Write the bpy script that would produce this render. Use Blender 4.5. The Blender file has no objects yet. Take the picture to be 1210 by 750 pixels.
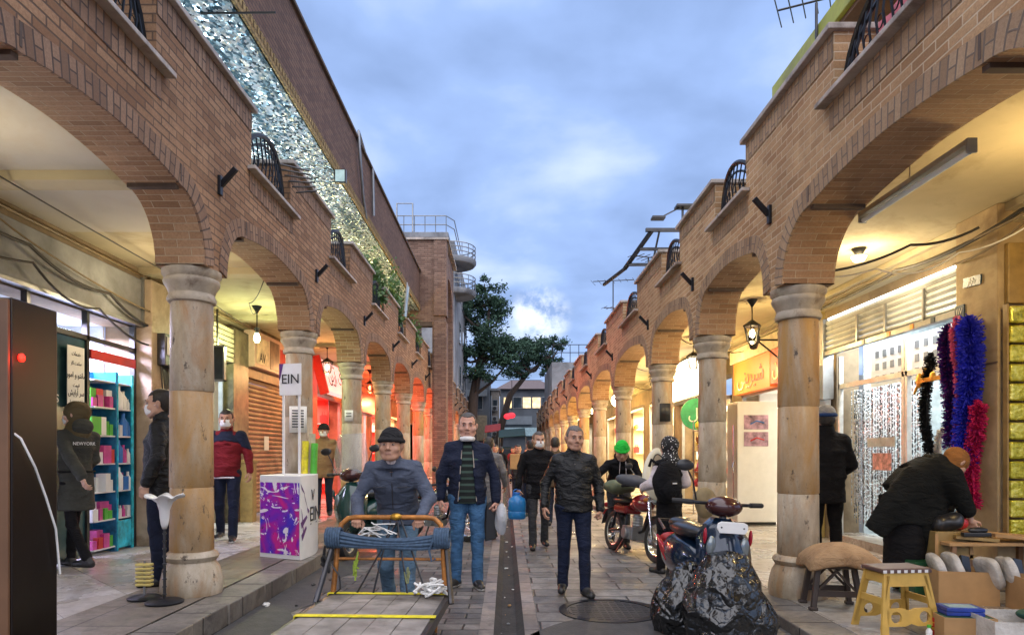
import bpy, math, random
import numpy as np
from mathutils import Vector, Matrix

S = bpy.context.scene
COL = S.collection
R = math.radians
PI = math.pi
random.seed(7)

# ------------------------------------------------------------------ camera
F, CX, CY, EYE = 785.0, 598.0, 535.0, 1.46
cam_d = bpy.data.cameras.new("camera")
cam = bpy.data.objects.new("camera", cam_d); COL.objects.link(cam)
cam_d.sensor_width = 36.0
cam_d.lens = 36.0 * F / 1210.0
cam_d.shift_x = (605.0 - CX) / 1210.0
cam_d.shift_y = (CY - 375.0) / 1210.0
cam_d.clip_end = 3000
cam_d.clip_start = 0.05
cam.location = (0, 0, EYE)
cam.rotation_euler = (R(90), 0, 0)
S.camera = cam

# ------------------------------------------------------------------ world / sky
W = bpy.data.worlds.new("World"); S.world = W
W.use_nodes = True
wn, wl = W.node_tree.nodes, W.node_tree.links
wn.clear()
def WN(t, **k):
    n = wn.new(t)
    for a, b in k.items(): setattr(n, a, b)
    return n
SUN_EL, SUN_ROT = R(62), R(180)
sky = WN('ShaderNodeTexSky', sky_type='NISHITA', sun_disc=False, sun_elevation=SUN_EL, sun_rotation=SUN_ROT)
tc = WN('ShaderNodeTexCoord')
sep = WN('ShaderNodeSeparateXYZ'); wl.new(tc.outputs['Generated'], sep.inputs[0])
zz = WN('ShaderNodeMath', operation='ADD'); zz.inputs[1].default_value = 0.22; wl.new(sep.outputs[2], zz.inputs[0])
zc = WN('ShaderNodeMath', operation='MAXIMUM'); zc.inputs[1].default_value = 0.05; wl.new(zz.outputs[0], zc.inputs[0])
dx = WN('ShaderNodeMath', operation='DIVIDE'); wl.new(sep.outputs[0], dx.inputs[0]); wl.new(zc.outputs[0], dx.inputs[1])
dy = WN('ShaderNodeMath', operation='DIVIDE'); wl.new(sep.outputs[1], dy.inputs[0]); wl.new(zc.outputs[0], dy.inputs[1])
cmb = WN('ShaderNodeCombineXYZ'); wl.new(dx.outputs[0], cmb.inputs[0]); wl.new(dy.outputs[0], cmb.inputs[1])
n1 = WN('ShaderNodeTexNoise'); n1.inputs['Scale'].default_value = 1.9; n1.inputs['Detail'].default_value = 7
n1.inputs['Roughness'].default_value = 0.47; n1.inputs['Distortion'].default_value = 0.12
wl.new(cmb.outputs[0], n1.inputs['Vector'])
cr = WN('ShaderNodeValToRGB')
els = cr.color_ramp.elements
els[0].position = 0.36; els[0].color = (0.225, 0.33, 0.58, 1)
els[1].position = 0.70; els[1].color = (0.70, 0.80, 1.0, 1)
e = els.new(0.50); e.color = (0.32, 0.46, 0.80, 1)
wl.new(n1.outputs['Fac'], cr.inputs[0])
# the one bright break in the clouds low over the street
def dot_with(v):
    d = WN('ShaderNodeVectorMath', operation='DOT_PRODUCT')
    wl.new(tc.outputs['Generated'], d.inputs[0])
    l = math.sqrt(sum(c*c for c in v)); d.inputs[1].default_value = [c/l for c in v]
    return d
brk = dot_with(((638-CX)/F, 1, (CY-374)/F))
mr = WN('ShaderNodeMapRange'); mr.inputs['From Min'].default_value = 0.9986; mr.inputs['From Max'].default_value = 0.99995
mr.interpolation_type = 'SMOOTHSTEP'
wl.new(brk.outputs['Value'], mr.inputs['Value'])
n2 = WN('ShaderNodeTexNoise'); n2.inputs['Scale'].default_value = 16; n2.inputs['Detail'].default_value = 6; n2.inputs['Roughness'].default_value = .6
wl.new(tc.outputs['Generated'], n2.inputs['Vector'])
nr = WN('ShaderNodeMapRange'); nr.inputs['From Min'].default_value = .45; nr.inputs['From Max'].default_value = .60
wl.new(n2.outputs['Fac'], nr.inputs['Value'])
mm = WN('ShaderNodeMath', operation='MULTIPLY'); wl.new(mr.outputs[0], mm.inputs[0]); wl.new(nr.outputs[0], mm.inputs[1])
mixb = WN('ShaderNodeMixRGB'); wl.new(mm.outputs[0], mixb.inputs[0]); wl.new(cr.outputs[0], mixb.inputs[1]); mixb.inputs[2].default_value = (1.0, 1.05, 1.15, 1)
# clouds are given at the sky texture's own scale (background strength 0.1)
sc = WN('ShaderNodeVectorMath', operation='SCALE'); sc.inputs['Scale'].default_value = 10.5; wl.new(mixb.outputs[0], sc.inputs[0])
mx = WN('ShaderNodeMixRGB'); mx.inputs[0].default_value = 0.88
wl.new(sky.outputs[0], mx.inputs[1]); wl.new(sc.outputs[0], mx.inputs[2])
bg = WN('ShaderNodeBackground'); bg.inputs['Strength'].default_value = 0.116
wl.new(mx.outputs[0], bg.inputs['Color'])
wo = WN('ShaderNodeOutputWorld'); wl.new(bg.outputs[0], wo.inputs['Surface'])

# ------------------------------------------------------------------ overcast sun
sd = bpy.data.lights.new("sun", 'SUN'); sd.energy = 3.7; sd.angle = R(110); sd.color = (1.0, 0.90, 0.80)
so = bpy.data.objects.new("sun", sd); COL.objects.link(so)
so.rotation_euler = (R(28), 0, 0)     # from behind the camera, high

S.view_settings.view_transform = 'Standard'
S.view_settings.look = 'None'
S.view_settings.exposure = 0.2
S.view_settings.gamma = 1.0
S.cycles.use_denoising = True
S.cycles.max_bounces = 6
S.cycles.diffuse_bounces = 3
S.cycles.glossy_bounces = 3
S.cycles.transmission_bounces = 4
S.cycles.transparent_max_bounces = 10
S.cycles.sample_clamp_indirect = 6.0
S.cycles.caustics_reflective = False
S.cycles.caustics_refractive = False

# ------------------------------------------------------------------ materials
M = {}
class NT:
    def __init__(s, name):
        s.m = bpy.data.materials.new(name); s.m.use_nodes = True
        s.n = s.m.node_tree.nodes; s.l = s.m.node_tree.links
        s.b = s.n['Principled BSDF']
        M[name] = s.m
    def add(s, t, **k):
        n = s.n.new(t)
        for a, b in k.items(): setattr(n, a, b)
        return n
    def link(s, a, b): s.l.new(a, b)
    def coord(s, kind='Object'):
        return s.add('ShaderNodeTexCoord').outputs[kind]
    def noise(s, vec, scale, detail=4, rough=.55, dist=0):
        n = s.add('ShaderNodeTexNoise'); n.inputs['Scale'].default_value = scale; n.inputs['Detail'].default_value = detail
        n.inputs['Roughness'].default_value = rough; n.inputs['Distortion'].default_value = dist
        s.link(vec, n.inputs['Vector']); return n.outputs['Fac']
    def ramp(s, fac, stops):
        n = s.add('ShaderNodeValToRGB'); e = n.color_ramp.elements
        while len(e) < len(stops): e.new(.5)
        for i, (p, c) in enumerate(stops):
            e[i].position = p; e[i].color = (*c, 1) if len(c) == 3 else c
        s.link(fac, n.inputs[0]); return n.outputs[0]
    def mix(s, fac, a, b, mode='MIX'):
        n = s.add('ShaderNodeMixRGB', blend_type=mode)
        for i, v in ((0, fac), (1, a), (2, b)):
            if isinstance(v, (int, float)): n.inputs[i].default_value = v
            elif isinstance(v, tuple): n.inputs[i].default_value = (*v, 1)
            else: s.link(v, n.inputs[i])
        return n.outputs[0]
    def maprange(s, v, a, b, c=0, d=1):
        n = s.add('ShaderNodeMapRange'); n.inputs[1].default_value = a; n.inputs[2].default_value = b
        n.inputs[3].default_value = c; n.inputs[4].default_value = d
        s.link(v, n.inputs[0]); return n.outputs[0]
    def mapping(s, vec, scale=(1,1,1), rot=(0,0,0), loc=(0,0,0)):
        n = s.add('ShaderNodeMapping'); n.inputs['Scale'].default_value = scale; n.inputs['Rotation'].default_value = rot; n.inputs['Location'].default_value = loc
        s.link(vec, n.inputs[0]); return n.outputs[0]
    def bump(s, h, strength=.3, dist=.01):
        n = s.add('ShaderNodeBump'); n.inputs['Strength'].default_value = strength; n.inputs['Distance'].default_value = dist
        s.link(h, n.inputs['Height']); s.link(n.outputs[0], s.b.inputs['Normal'])
    def base(s, c): s.link(c, s.b.inputs['Base Color'])
    def set(s, rough=None, metal=None, **k):
        if rough is not None: s.b.inputs['Roughness'].default_value = rough
        if metal is not None: s.b.inputs['Metallic'].default_value = metal
        for a, v in k.items(): s.b.inputs[a.replace('_', ' ')].default_value = v
        return s.m

def simple(name, col, rough=.6, metal=0, var=.25, scale=6, bump=.15, dist=.004, bscale=None, dirt=None, coord='Object', **k):
    t = NT(name); v = t.coord(coord)
    n = t.noise(v, scale, 5, .6)
    lo = tuple(c*(1-var) for c in col); hi = tuple(min(1, c*(1+var)) for c in col)
    c = t.ramp(n, [(.3, lo), (.7, hi)])
    if dirt:
        n3 = t.noise(v, scale*.45, 6, .7, .6)
        c = t.mix(t.maprange(n3, .5, .68), c, dirt)
    t.base(c)
    if bump: t.bump(t.noise(v, bscale or scale*5, 4), bump, dist)
    return t.set(rough, metal, **k)

def emit(name, col, st, var=0, scale=4):
    t = NT(name)
    t.b.inputs['Base Color'].default_value = (*[min(1, c) for c in col], 1)
    t.b.inputs['Emission Color'].default_value = (*col, 1)
    if var:
        n = t.noise(t.coord(), scale, 4)
        t.link(t.ramp(n, [(.35, tuple(c*(1-var) for c in col)), (.65, col)]), t.b.inputs['Emission Color'])
    t.b.inputs['Emission Strength'].default_value = st
    return t.m

def brick(name, c1, c2, mortar, w=.235, h=.068, ms=.008, bump=.7, soot=.35, squash=1.0):
    t = NT(name); uv = t.coord('UV')
    wob = t.noise(uv, 3.0, 3)
    wv = t.add('ShaderNodeVectorMath', operation='SCALE'); wv.inputs['Scale'].default_value = .009
    nc = t.add('ShaderNodeTexNoise'); nc.inputs['Scale'].default_value = 2.4; nc.inputs['Detail'].default_value = 3; t.link(uv, nc.inputs['Vector'])
    t.link(nc.outputs['Color'], wv.inputs[0])
    ad = t.add('ShaderNodeVectorMath', operation='ADD'); t.link(uv, ad.inputs[0]); t.link(wv.outputs[0], ad.inputs[1])
    b = t.add('ShaderNodeTexBrick'); b.offset = .5; b.squash = squash
    b.inputs['Color1'].default_value = (0, 0, 0, 1); b.inputs['Color2'].default_value = (1, 1, 1, 1)
    b.inputs['Mortar'].default_value = (.5, .5, .5, 1)
    b.inputs['Scale'].default_value = 1; b.inputs['Mortar Size'].default_value = ms
    b.inputs['Mortar Smooth'].default_value = .35; b.inputs['Brick Width'].default_value = w; b.inputs['Row Height'].default_value = h
    t.link(ad.outputs[0], b.inputs['Vector'])
    mid = tuple((x+y)/2 for x, y in zip(c1, c2))
    col = t.ramp(b.outputs['Color'], [(0, tuple(x*.8 for x in c1)), (.2, c1), (.5, mid), (.85, tuple(.4*x+.6*y for x, y in zip(mid, c2))), (1, c2)])
    col = t.mix(t.maprange(t.noise(uv, 45, 5, .75), .35, .65, 0, .55), col, tuple(x*.55 for x in c1))
    col = t.mix(t.maprange(t.noise(uv, 110, 3, .8), .60, .72, 0, .5), col, tuple(min(1, x*1.5) for x in c2))
    col = t.mix(b.outputs['Fac'], col, mortar)
    big = t.noise(uv, .55, 6, .65, .4)
    col = t.mix(t.maprange(big, .45, .72, 0, soot), col, tuple(x*.42 for x in c1))
    pale = t.noise(t.mapping(uv, (1.1, .35, 1), loc=(4, 7, 0)), .9, 6, .7)
    col = t.mix(t.maprange(pale, .56, .74, 0, .3), col, tuple(min(1, x*1.7) for x in c2))
    t.base(col)
    inv = t.add('ShaderNodeMath', operation='SUBTRACT'); inv.inputs[0].default_value = 1; t.link(b.outputs['Fac'], inv.inputs[1])
    hh = t.add('ShaderNodeMath', operation='MULTIPLY_ADD'); t.link(t.noise(uv, 60, 4, .7), hh.inputs[0]); hh.inputs[1].default_value = .3
    t.link(inv.outputs[0], hh.inputs[2])
    t.bump(hh.outputs[0], bump, .012)
    return t.set(.85)

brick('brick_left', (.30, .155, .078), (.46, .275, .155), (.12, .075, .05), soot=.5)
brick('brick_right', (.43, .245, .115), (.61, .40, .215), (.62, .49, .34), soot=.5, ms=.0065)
brick('brick_soffit', (.34, .19, .10), (.50, .31, .18), (.50, .40, .28), ms=.004, soot=.3)
brick('brick_soldier_left', (.25, .145, .09), (.38, .24, .155), (.08, .055, .045), w=.21, h=.075, soot=.4)
brick('brick_soldier_right', (.35, .225, .13), (.50, .345, .21), (.17, .13, .10), w=.21, h=.075, soot=.4)
brick('brick_dark', (.17, .088, .06), (.26, .145, .095), (.07, .05, .045), h=.06, w=.22, soot=.5)
brick('brick_tower', (.24, .14, .10), (.36, .23, .165), (.10, .07, .06), soot=.35)
brick('brick_yellow', (.38, .25, .09), (.55, .38, .16), (.15, .10, .05), w=.10, h=.07, soot=.3)

def stone_column(name, warm):
    t = NT(name); v = t.coord()
    vv = t.mapping(v, (1, 1, .35))
    c = t.ramp(t.noise(vv, 5, 6, .6), [(.3, (.23, .18, .12)), (.5, (.40, .33, .235)), (.70, (.57, .50, .39))])
    c = t.mix(t.maprange(t.noise(t.mapping(v, (1, 1, .22), loc=(3, 1, 5)), 3.2, 6, .7, .8), .47-.045*warm, .66-.02*warm, 0, .85), c, (.36, .17, .05) if warm < 1 else (.42, .21, .035))
    c = t.mix(t.maprange(t.noise(t.mapping(v, (1, 1, .5), loc=(9, 2, 3)), 9, 5, .75), .60, .68), c, (.07, .05, .035))
    c = t.mix(t.maprange(t.noise(v, 55, 3, .8), .60, .72, 0, .7), c, (.13, .10, .07))
    t.base(c); t.bump(t.noise(v, 38, 5, .7), .45, .006)
    return t.set(.5)
stone_column('column_stone', .1)
stone_column('column_stone_stained', 4.4)
simple('capital_stone', (.40, .34, .26), .6, var=.25, scale=9, bump=.3, dirt=(.16, .11, .07))
simple('coping_stone', (.42, .37, .33), .6, var=.25, scale=5, dirt=(.15, .12, .10))
simple('dark_band', (.10, .07, .055), .8)
simple('plaster_ceiling', (.44, .38, .25), .85, var=.12, scale=1.2, bump=.2, dirt=(.26, .21, .12))
simple('plaster_ceiling_pale', (.47, .44, .37), .85, var=.10, scale=1.2, bump=.2, dirt=(.45, .38, .28))
simple('shop_wall', (.25, .19, .12), .85, var=.3, scale=2.2, bump=.3, dirt=(.14, .10, .06))
simple('concrete_panel', (.24, .25, .26), .7, var=.45, scale=1.6, bump=.2, dirt=(.14, .14, .14))
simple('pillar_stone', (.40, .31, .22), .55, var=.3, scale=2.5, bump=.2, dirt=(.17, .11, .06))
simple('black_iron', (.02, .022, .028), .4, .6, var=.3)
simple('grey_metal', (.28, .29, .30), .4, .7, var=.2)
simple('chrome', (.75, .76, .78), .15, 1, var=.05, bump=0)
simple('dark_steel', (.07, .07, .075), .35, .8, var=.3)
simple('black_rubber', (.018, .018, .019), .7, var=.3, bump=.3)
simple('black_plastic', (.02, .02, .022), .3, var=.2, bump=.05)
simple('grey_plastic', (.20, .21, .22), .5)
simple('white_plastic', (.78, .78, .77), .35, var=.05, bump=.04)
simple('white_paper', (.78, .77, .72), .8, var=.05)
simple('cable_black', (.02, .018, .016), .6)
simple('cable_brown', (.16, .11, .05), .6)
simple('cable_white', (.7, .7, .68), .5)
simple('wood', (.25, .13, .06), .55, var=.35, scale=4)
simple('cardboard', (.42, .25, .11), .85, var=.15, scale=4, bump=.15)
simple('ink', (.02, .02, .025), .7, bump=0)
simple('red_paint', (.45, .02, .02), .3, var=.2, bump=.03)
simple('grey_render', (.24, .25, .27), .9, var=.25, scale=1, dirt=(.10, .10, .11))
simple('dark_glass', (.03, .04, .05), .08, var=.2, bump=0)
simple('roof_yellow', (.40, .42, .06), .5, var=.35, scale=1.5, dirt=(.16, .14, .06))
simple('roof_tile', (.12, .09, .09), .8)
simple('gold', (.60, .33, .05), .35, .8)
simple('rope_white', (.72, .72, .70), .8, bump=.4)
simple('strap_yellow', (.72, .62, .02), .55, var=.2, scale=14, dirt=(.4, .33, .05))
simple('rust_orange', (.38, .15, .03), .5, .3, var=.45, scale=14, dirt=(.10, .045, .02))
simple('litter_white', (.65, .65, .63), .7)
simple('bark', (.07, .05, .04), .9, bump=.5)

# mirror mosaic of the overhang soffit
t = NT('mirror_mosaic'); v = t.coord()
vo = t.add('ShaderNodeTexVoronoi'); vo.inputs['Scale'].default_value = 30; t.link(t.mapping(v, (1, .7, 1)), vo.inputs['Vector'])
gs = t.add('ShaderNodeSeparateXYZ'); t.link(vo.outputs['Color'], gs.inputs[0])
c = t.ramp(gs.outputs[0], [(0, (.02, .04, .06)), (.28, (.10, .20, .26)), (.5, (.42, .58, .66)), (.8, (.72, .82, .90)), (1, (.92, .95, .98))])
bd = t.noise(t.mapping(v, (2.4, .12, 1)), 2.2, 2)
c = t.mix(t.maprange(bd, .55, .62, 0, .75), c, (.03, .10, .14))
t.base(c)
nm = t.add('ShaderNodeVectorMath', operation='SUBTRACT'); nm.inputs[1].default_value = (.5, .5, .5); t.link(vo.outputs['Color'], nm.inputs[0])
ns = t.add('ShaderNodeVectorMath', operation='SCALE'); ns.inputs['Scale'].default_value = .9; t.link(nm.outputs[0], ns.inputs[0])
ge = t.add('ShaderNodeNewGeometry')
na = t.add('ShaderNodeVectorMath', operation='ADD'); t.link(ge.outputs['Normal'], na.inputs[0]); t.link(ns.outputs[0], na.inputs[1])
nn = t.add('ShaderNodeVectorMath', operation='NORMALIZE'); t.link(na.outputs[0], nn.inputs[0]); t.link(nn.outputs[0], t.b.inputs['Normal'])
t.set(.25, .35)

# paving
def paving(name, cols, w, h, joint, ms=.008, rough=.45, rot=0, off=.5, bumpd=.01, stain=(.07, .06, .055)):
    t = NT(name); uv = t.mapping(t.coord('UV'), rot=(0, 0, rot))
    nc = t.add('ShaderNodeTexNoise'); nc.inputs['Scale'].default_value = 1.7; nc.inputs['Detail'].default_value = 4; t.link(uv, nc.inputs['Vector'])
    wv = t.add('ShaderNodeVectorMath', operation='SCALE'); wv.inputs['Scale'].default_value = .035; t.link(nc.outputs['Color'], wv.inputs[0])
    ad = t.add('ShaderNodeVectorMath', operation='ADD'); t.link(uv, ad.inputs[0]); t.link(wv.outputs[0], ad.inputs[1])
    b = t.add('ShaderNodeTexBrick'); b.offset = off
    b.inputs['Color1'].default_value = (0, 0, 0, 1); b.inputs['Color2'].default_value = (1, 1, 1, 1); b.inputs['Mortar'].default_value = (.5, .5, .5, 1)
    b.inputs['Scale'].default_value = 1; b.inputs['Mortar Size'].default_value = ms; b.inputs['Mortar Smooth'].default_value = .4
    b.inputs['Brick Width'].default_value = w; b.inputs['Row Height'].default_value = h; t.link(ad.outputs[0], b.inputs['Vector'])
    n = len(cols)
    c = t.ramp(b.outputs['Color'], [(i/(n-1), q) for i, q in enumerate(cols)])
    c = t.mix(t.maprange(t.noise(uv, 14, 6, .7), .35, .7, 0, .6), c, tuple(x*.55 for x in cols[0]))
    c = t.mix(t.maprange(t.noise(uv, .8, 6, .7, .8), .46, .66, 0, .8), c, stain)
    c = t.mix(t.maprange(t.noise(uv, 5, 6, .75, .5), .52, .66, 0, .6), c, tuple(x*.6 for x in stain))
    c = t.mix(b.outputs['Fac'], c, joint)
    t.base(c)
    r = t.maprange(t.noise(uv, 1.3, 5, .6), .35, .65, rough-.2, rough+.2); t.link(r, t.b.inputs['Roughness'])
    inv = t.add('ShaderNodeMath', operation='SUBTRACT'); inv.inputs[0].default_value = 1; t.link(b.outputs['Fac'], inv.inputs[1])
    hh = t.add('ShaderNodeMath', operation='MULTIPLY_ADD'); t.link(t.noise(uv, 25, 5, .7), hh.inputs[0]); hh.inputs[1].default_value = .5; t.link(inv.outputs[0], hh.inputs[2])
    t.bump(hh.outputs[0], .6, bumpd)
    return t.m
paving('pavers_left', [(.10, .092, .088), (.17, .155, .148), (.26, .235, .22)], .34, .19, (.012, .011, .010), ms=.010, rough=.5)
paving('slabs_right', [(.15, .142, .135), (.24, .23, .22), (.33, .315, .30)], .62, .34, (.018, .016, .015), ms=.012, rough=.45)
paving('edge_tiles', [(.15, .125, .095), (.20, .17, .135), (.25, .21, .17)], .8, .62, (.03, .025, .02), ms=.008, rough=.5, off=0, bumpd=.004, stain=(.09, .075, .06))
paving('marble_left', [(.36, .31, .26), (.55, .53, .54), (.66, .65, .68), (.60, .59, .61), (.42, .36, .30)], .62, .62, (.12, .10, .09), ms=.004, rough=.3, rot=R(45), off=0, bumpd=.003, stain=(.38, .35, .33))
paving('marble_right', [(.34, .31, .27), (.44, .41, .37), (.50, .48, .45)], .9, .6, (.16, .14, .12), ms=.004, rough=.3, off=.5, bumpd=.003, stain=(.22, .17, .12))
paving('kerb_stone', [(.17, .15, .13), (.22, .20, .17), (.27, .24, .20)], .75, .6, (.02, .018, .016), ms=.012, rough=.6, off=0)
paving('border_stone', [(.24, .20, .18), (.30, .25, .22), (.34, .29, .26)], .9, .5, (.04, .035, .03), ms=.01, rough=.5, off=0)
simple('gutter_mud', (.028, .026, .027), .85, var=.5, scale=7, bump=.5, dist=.02, dirt=(.02, .02, .022))
simple('earth', (.12, .11, .10), .9)

# glass
t = NT('clear_glass'); t.b.inputs['Base Color'].default_value = (.9, .97, .95, 1); t.set(.03, 0); t.b.inputs['Transmission Weight'].default_value = 1; t.b.inputs['IOR'].default_value = 1.05
t.b.inputs['Alpha'].default_value = .35
t = NT('clear_plastic'); t.b.inputs['Base Color'].default_value = (.75, .78, .74, 1); t.set(.2, 0); t.b.inputs['Alpha'].default_value = .4

# ------------------------------------------------------------------ mesh builder
class MB:
    def __init__(s): s.v = []; s.f = []; s.uv = {}; s.mi = []
    def add(s, vs, fs, mi=0, uvs=None):
        o = len(s.v); s.v += [tuple(map(float, p)) for p in vs]
        for k, f in enumerate(fs):
            if uvs is not None: s.uv[len(s.f)] = uvs[k]
            s.f.append(tuple(o+i for i in f)); s.mi.append(mi)
        return s
    def box(s, x0, x1, y0, y1, z0, z1, mi=0, m=None):
        x0, x1 = min(x0, x1), max(x0, x1); y0, y1 = min(y0, y1), max(y0, y1); z0, z1 = min(z0, z1), max(z0, z1)
        vs = [(x, y, z) for z in (z0, z1) for x, y in ((x0, y0), (x1, y0), (x1, y1), (x0, y1))]
        if m is not None: vs = [m @ Vector(p) for p in vs]
        return s.add(vs, [(3, 2, 1, 0), (4, 5, 6, 7), (0, 1, 5, 4), (1, 2, 6, 5), (2, 3, 7, 6), (3, 0, 4, 7)], mi)
    def bar(s, a, b, w, h=None, mi=0, up=(0, 0, 1)):
        a, b = Vector(a), Vector(b); h = h or w; d = (b-a)
        L = d.length
        if L < 1e-6: return s
        d.normalize(); u = Vector(up)
        if abs(d.dot(u)) > .98: u = Vector((1, 0, 0))
        sx = d.cross(u).normalized(); uz = sx.cross(d).normalized()
        m = Matrix((sx, d, uz)).transposed().to_4x4(); m.translation = a
        return s.box(-w/2, w/2, 0, L, -h/2, h/2, mi, m)
    def tube(s, pts, r, seg=8, mi=0, cap=True):
        pts = [Vector(p) for p in pts]; n = len(pts)
        rs = r if isinstance(r, (list, tuple)) else [r]*n
        vs = []; prev = None
        for i, p in enumerate(pts):
            d = (pts[min(i+1, n-1)]-pts[max(i-1, 0)])
            if d.length < 1e-9: d = Vector((0, 0, 1))
            d.normalize()
            if prev is None:
                u = Vector((0, 0, 1)) if abs(d.z) < .9 else Vector((1, 0, 0))
                sx = d.cross(u).normalized()
            else:
                sx = (prev - d*prev.dot(d)).normalized()
            prev = sx; sy = d.cross(sx)
            for k in range(seg):
                a = 2*PI*k/seg; vs.append(p + (sx*math.cos(a)+sy*math.sin(a))*rs[i])
        fs = [(i*seg+k, i*seg+(k+1) % seg, (i+1)*seg+(k+1) % seg, (i+1)*seg+k) for i in range(n-1) for k in range(seg)]
        if cap: fs += [tuple(reversed(range(seg))), tuple((n-1)*seg+k for k in range(seg))]
        return s.add(vs, fs, mi)
    def lathe(s, prof, c=(0, 0, 0), seg=24, mi=0, m=None):
        vs = [(c[0]+r*math.cos(2*PI*k/seg), c[1]+r*math.sin(2*PI*k/seg), c[2]+z) for r, z in prof for k in range(seg)]
        if m is not None: vs = [m @ Vector(p) for p in vs]
        n = len(prof)
        fs = [(i*seg+k, i*seg+(k+1) % seg, (i+1)*seg+(k+1) % seg, (i+1)*seg+k) for i in range(n-1) for k in range(seg)]
        loop = tuple(prof[0]) == tuple(prof[-1])
        if prof[0][0] > 1e-4 and not loop: fs.append(tuple(reversed(range(seg))))
        if prof[-1][0] > 1e-4 and not loop: fs.append(tuple((n-1)*seg+k for k in range(seg)))
        return s.add(vs, fs, mi)
    def ell(s, c, r, seg=12, rings=8, mi=0, m=None, noise=0):
        if isinstance(r, (int, float)): r = (r, r, r)
        vs = []
        for i in range(rings+1):
            th = PI*i/rings
            for k in range(seg):
                a = 2*PI*k/seg; q = 1+noise*random.uniform(-1, 1)
                vs.append((c[0]+r[0]*q*math.sin(th)*math.cos(a), c[1]+r[1]*q*math.sin(th)*math.sin(a), c[2]-r[2]*q*math.cos(th)))
        if m is not None: vs = [m @ Vector(p) for p in vs]
        fs = [(i*seg+k, i*seg+(k+1) % seg, (i+1)*seg+(k+1) % seg, (i+1)*seg+k) for i in range(rings) for k in range(seg)]
        return s.add(vs, fs, mi)
    def prism(s, poly, axis, a, b, mi=0, m=None):
        # poly: 2-D outline; axis 0: (y,z) extruded in x; 1: (x,z) in y; 2: (x,y) in z
        def P(p, t):
            q = [(t, p[0], p[1]), (p[0], t, p[1]), (p[0], p[1], t)][axis]
            return m @ Vector(q) if m is not None else q
        n = len(poly)
        vs = [P(p, a) for p in poly]+[P(p, b) for p in poly]
        fs = [tuple(reversed(range(n))), tuple(range(n, 2*n))]+[(i, (i+1) % n, n+(i+1) % n, n+i) for i in range(n)]
        return s.add(vs, fs, mi)
    def build(s, name, mat, parent=None, smooth=False, bevel=0, loc=None, solid=0):
        me = bpy.data.meshes.new(name)
        me.from_pydata(s.v, [], s.f)
        mats = mat if isinstance(mat, (list, tuple)) else [mat]
        for q in mats: me.materials.append(M[q] if isinstance(q, str) else q)
        uv = me.uv_layers.new(name='UVMap')
        co = s.v; data = np.zeros(len(me.loops)*2, dtype=np.float32)
        for i, p in enumerate(me.polygons):
            p.material_index = min(s.mi[i], len(mats)-1); p.use_smooth = smooth
            if i in s.uv:
                for k, li in enumerate(p.loop_indices): data[2*li:2*li+2] = s.uv[i][k]
            else:
                n = p.normal; ax = max(range(3), key=lambda q: abs(n[q]))
                for li, vi in zip(p.loop_indices, p.vertices):
                    c = co[vi]; data[2*li:2*li+2] = (c[1], c[2]) if ax == 0 else (c[0], c[2]) if ax == 1 else (c[0], c[1])
        uv.data.foreach_set('uv', data)
        me.validate(); me.update()
        o = bpy.data.objects.new(name, me); COL.objects.link(o)
        if parent is not None: o.parent = parent
        if loc: o.location = loc
        if smooth:
            try: me.set_sharp_from_angle(angle=R(42))
            except Exception: pass
        if solid:
            md = o.modifiers.new('solid', 'SOLIDIFY'); md.thickness = solid
        if bevel:
            b = o.modifiers.new('bevel', 'BEVEL'); b.width = bevel; b.segments = 2; b.limit_method = 'ANGLE'; b.angle_limit = R(40)
        return o

def tag(o, label, cat, group=None, kind=None):
    o['label'] = label; o['category'] = cat
    if group: o['group'] = group
    if kind: o['kind'] = kind
    return o
def thing(name, label, cat, loc=(0, 0, 0), rz=0, group=None):
    o = bpy.data.objects.new(name, None); COL.objects.link(o); o.location = loc; o.rotation_euler = (0, 0, rz)
    o.empty_display_size = .1
    return tag(o, label, cat, group)
def struct(o): o['kind'] = 'structure'; return o
def copy_tree(o, parent=None):
    c = o.copy(); COL.objects.link(c); c.parent = parent
    for ch in list(o.children): copy_tree(ch, c)
    return c
def text(body, size, mat, parent, loc, rot=(0, 0, 0), name='lettering', ext=.002, align='CENTER', shear=0, label=None, sx=1):
    cu = bpy.data.curves.new(name, 'FONT'); cu.body = body; cu.size = size; cu.extrude = ext; cu.align_x = align; cu.align_y = 'CENTER'; cu.resolution_u = 3; cu.shear = shear
    tmp = bpy.data.objects.new('tmp', cu); COL.objects.link(tmp)
    dg = bpy.context.evaluated_depsgraph_get(); dg.update()
    me = bpy.data.meshes.new_from_object(tmp.evaluated_get(dg)); bpy.data.objects.remove(tmp)
    me.materials.clear(); me.materials.append(M[mat])
    o = bpy.data.objects.new(name, me); COL.objects.link(o); o.parent = parent; o.location = loc; o.rotation_euler = rot; o.scale = (sx, 1, 1)
    if label: o['label'] = label
    return o
def at(px, py, d): return ((px-CX)*d/F, d, EYE-(py-CY)*d/F)
def lamp(name, kind, loc, energy, col, parent=None, size=.1, rot=None):
    l = bpy.data.lights.new(name, kind); l.energy = energy; l.color = col
    if kind == 'AREA':
        if isinstance(size, tuple): l.shape = 'RECTANGLE'; l.size, l.size_y = size
        else: l.size = size
    else: l.shadow_soft_size = size
    o = bpy.data.objects.new(name, l); COL.objects.link(o); o.location = loc
    if rot: o.rotation_euler = rot
    if parent is not None: o.parent = parent
    return o
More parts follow.
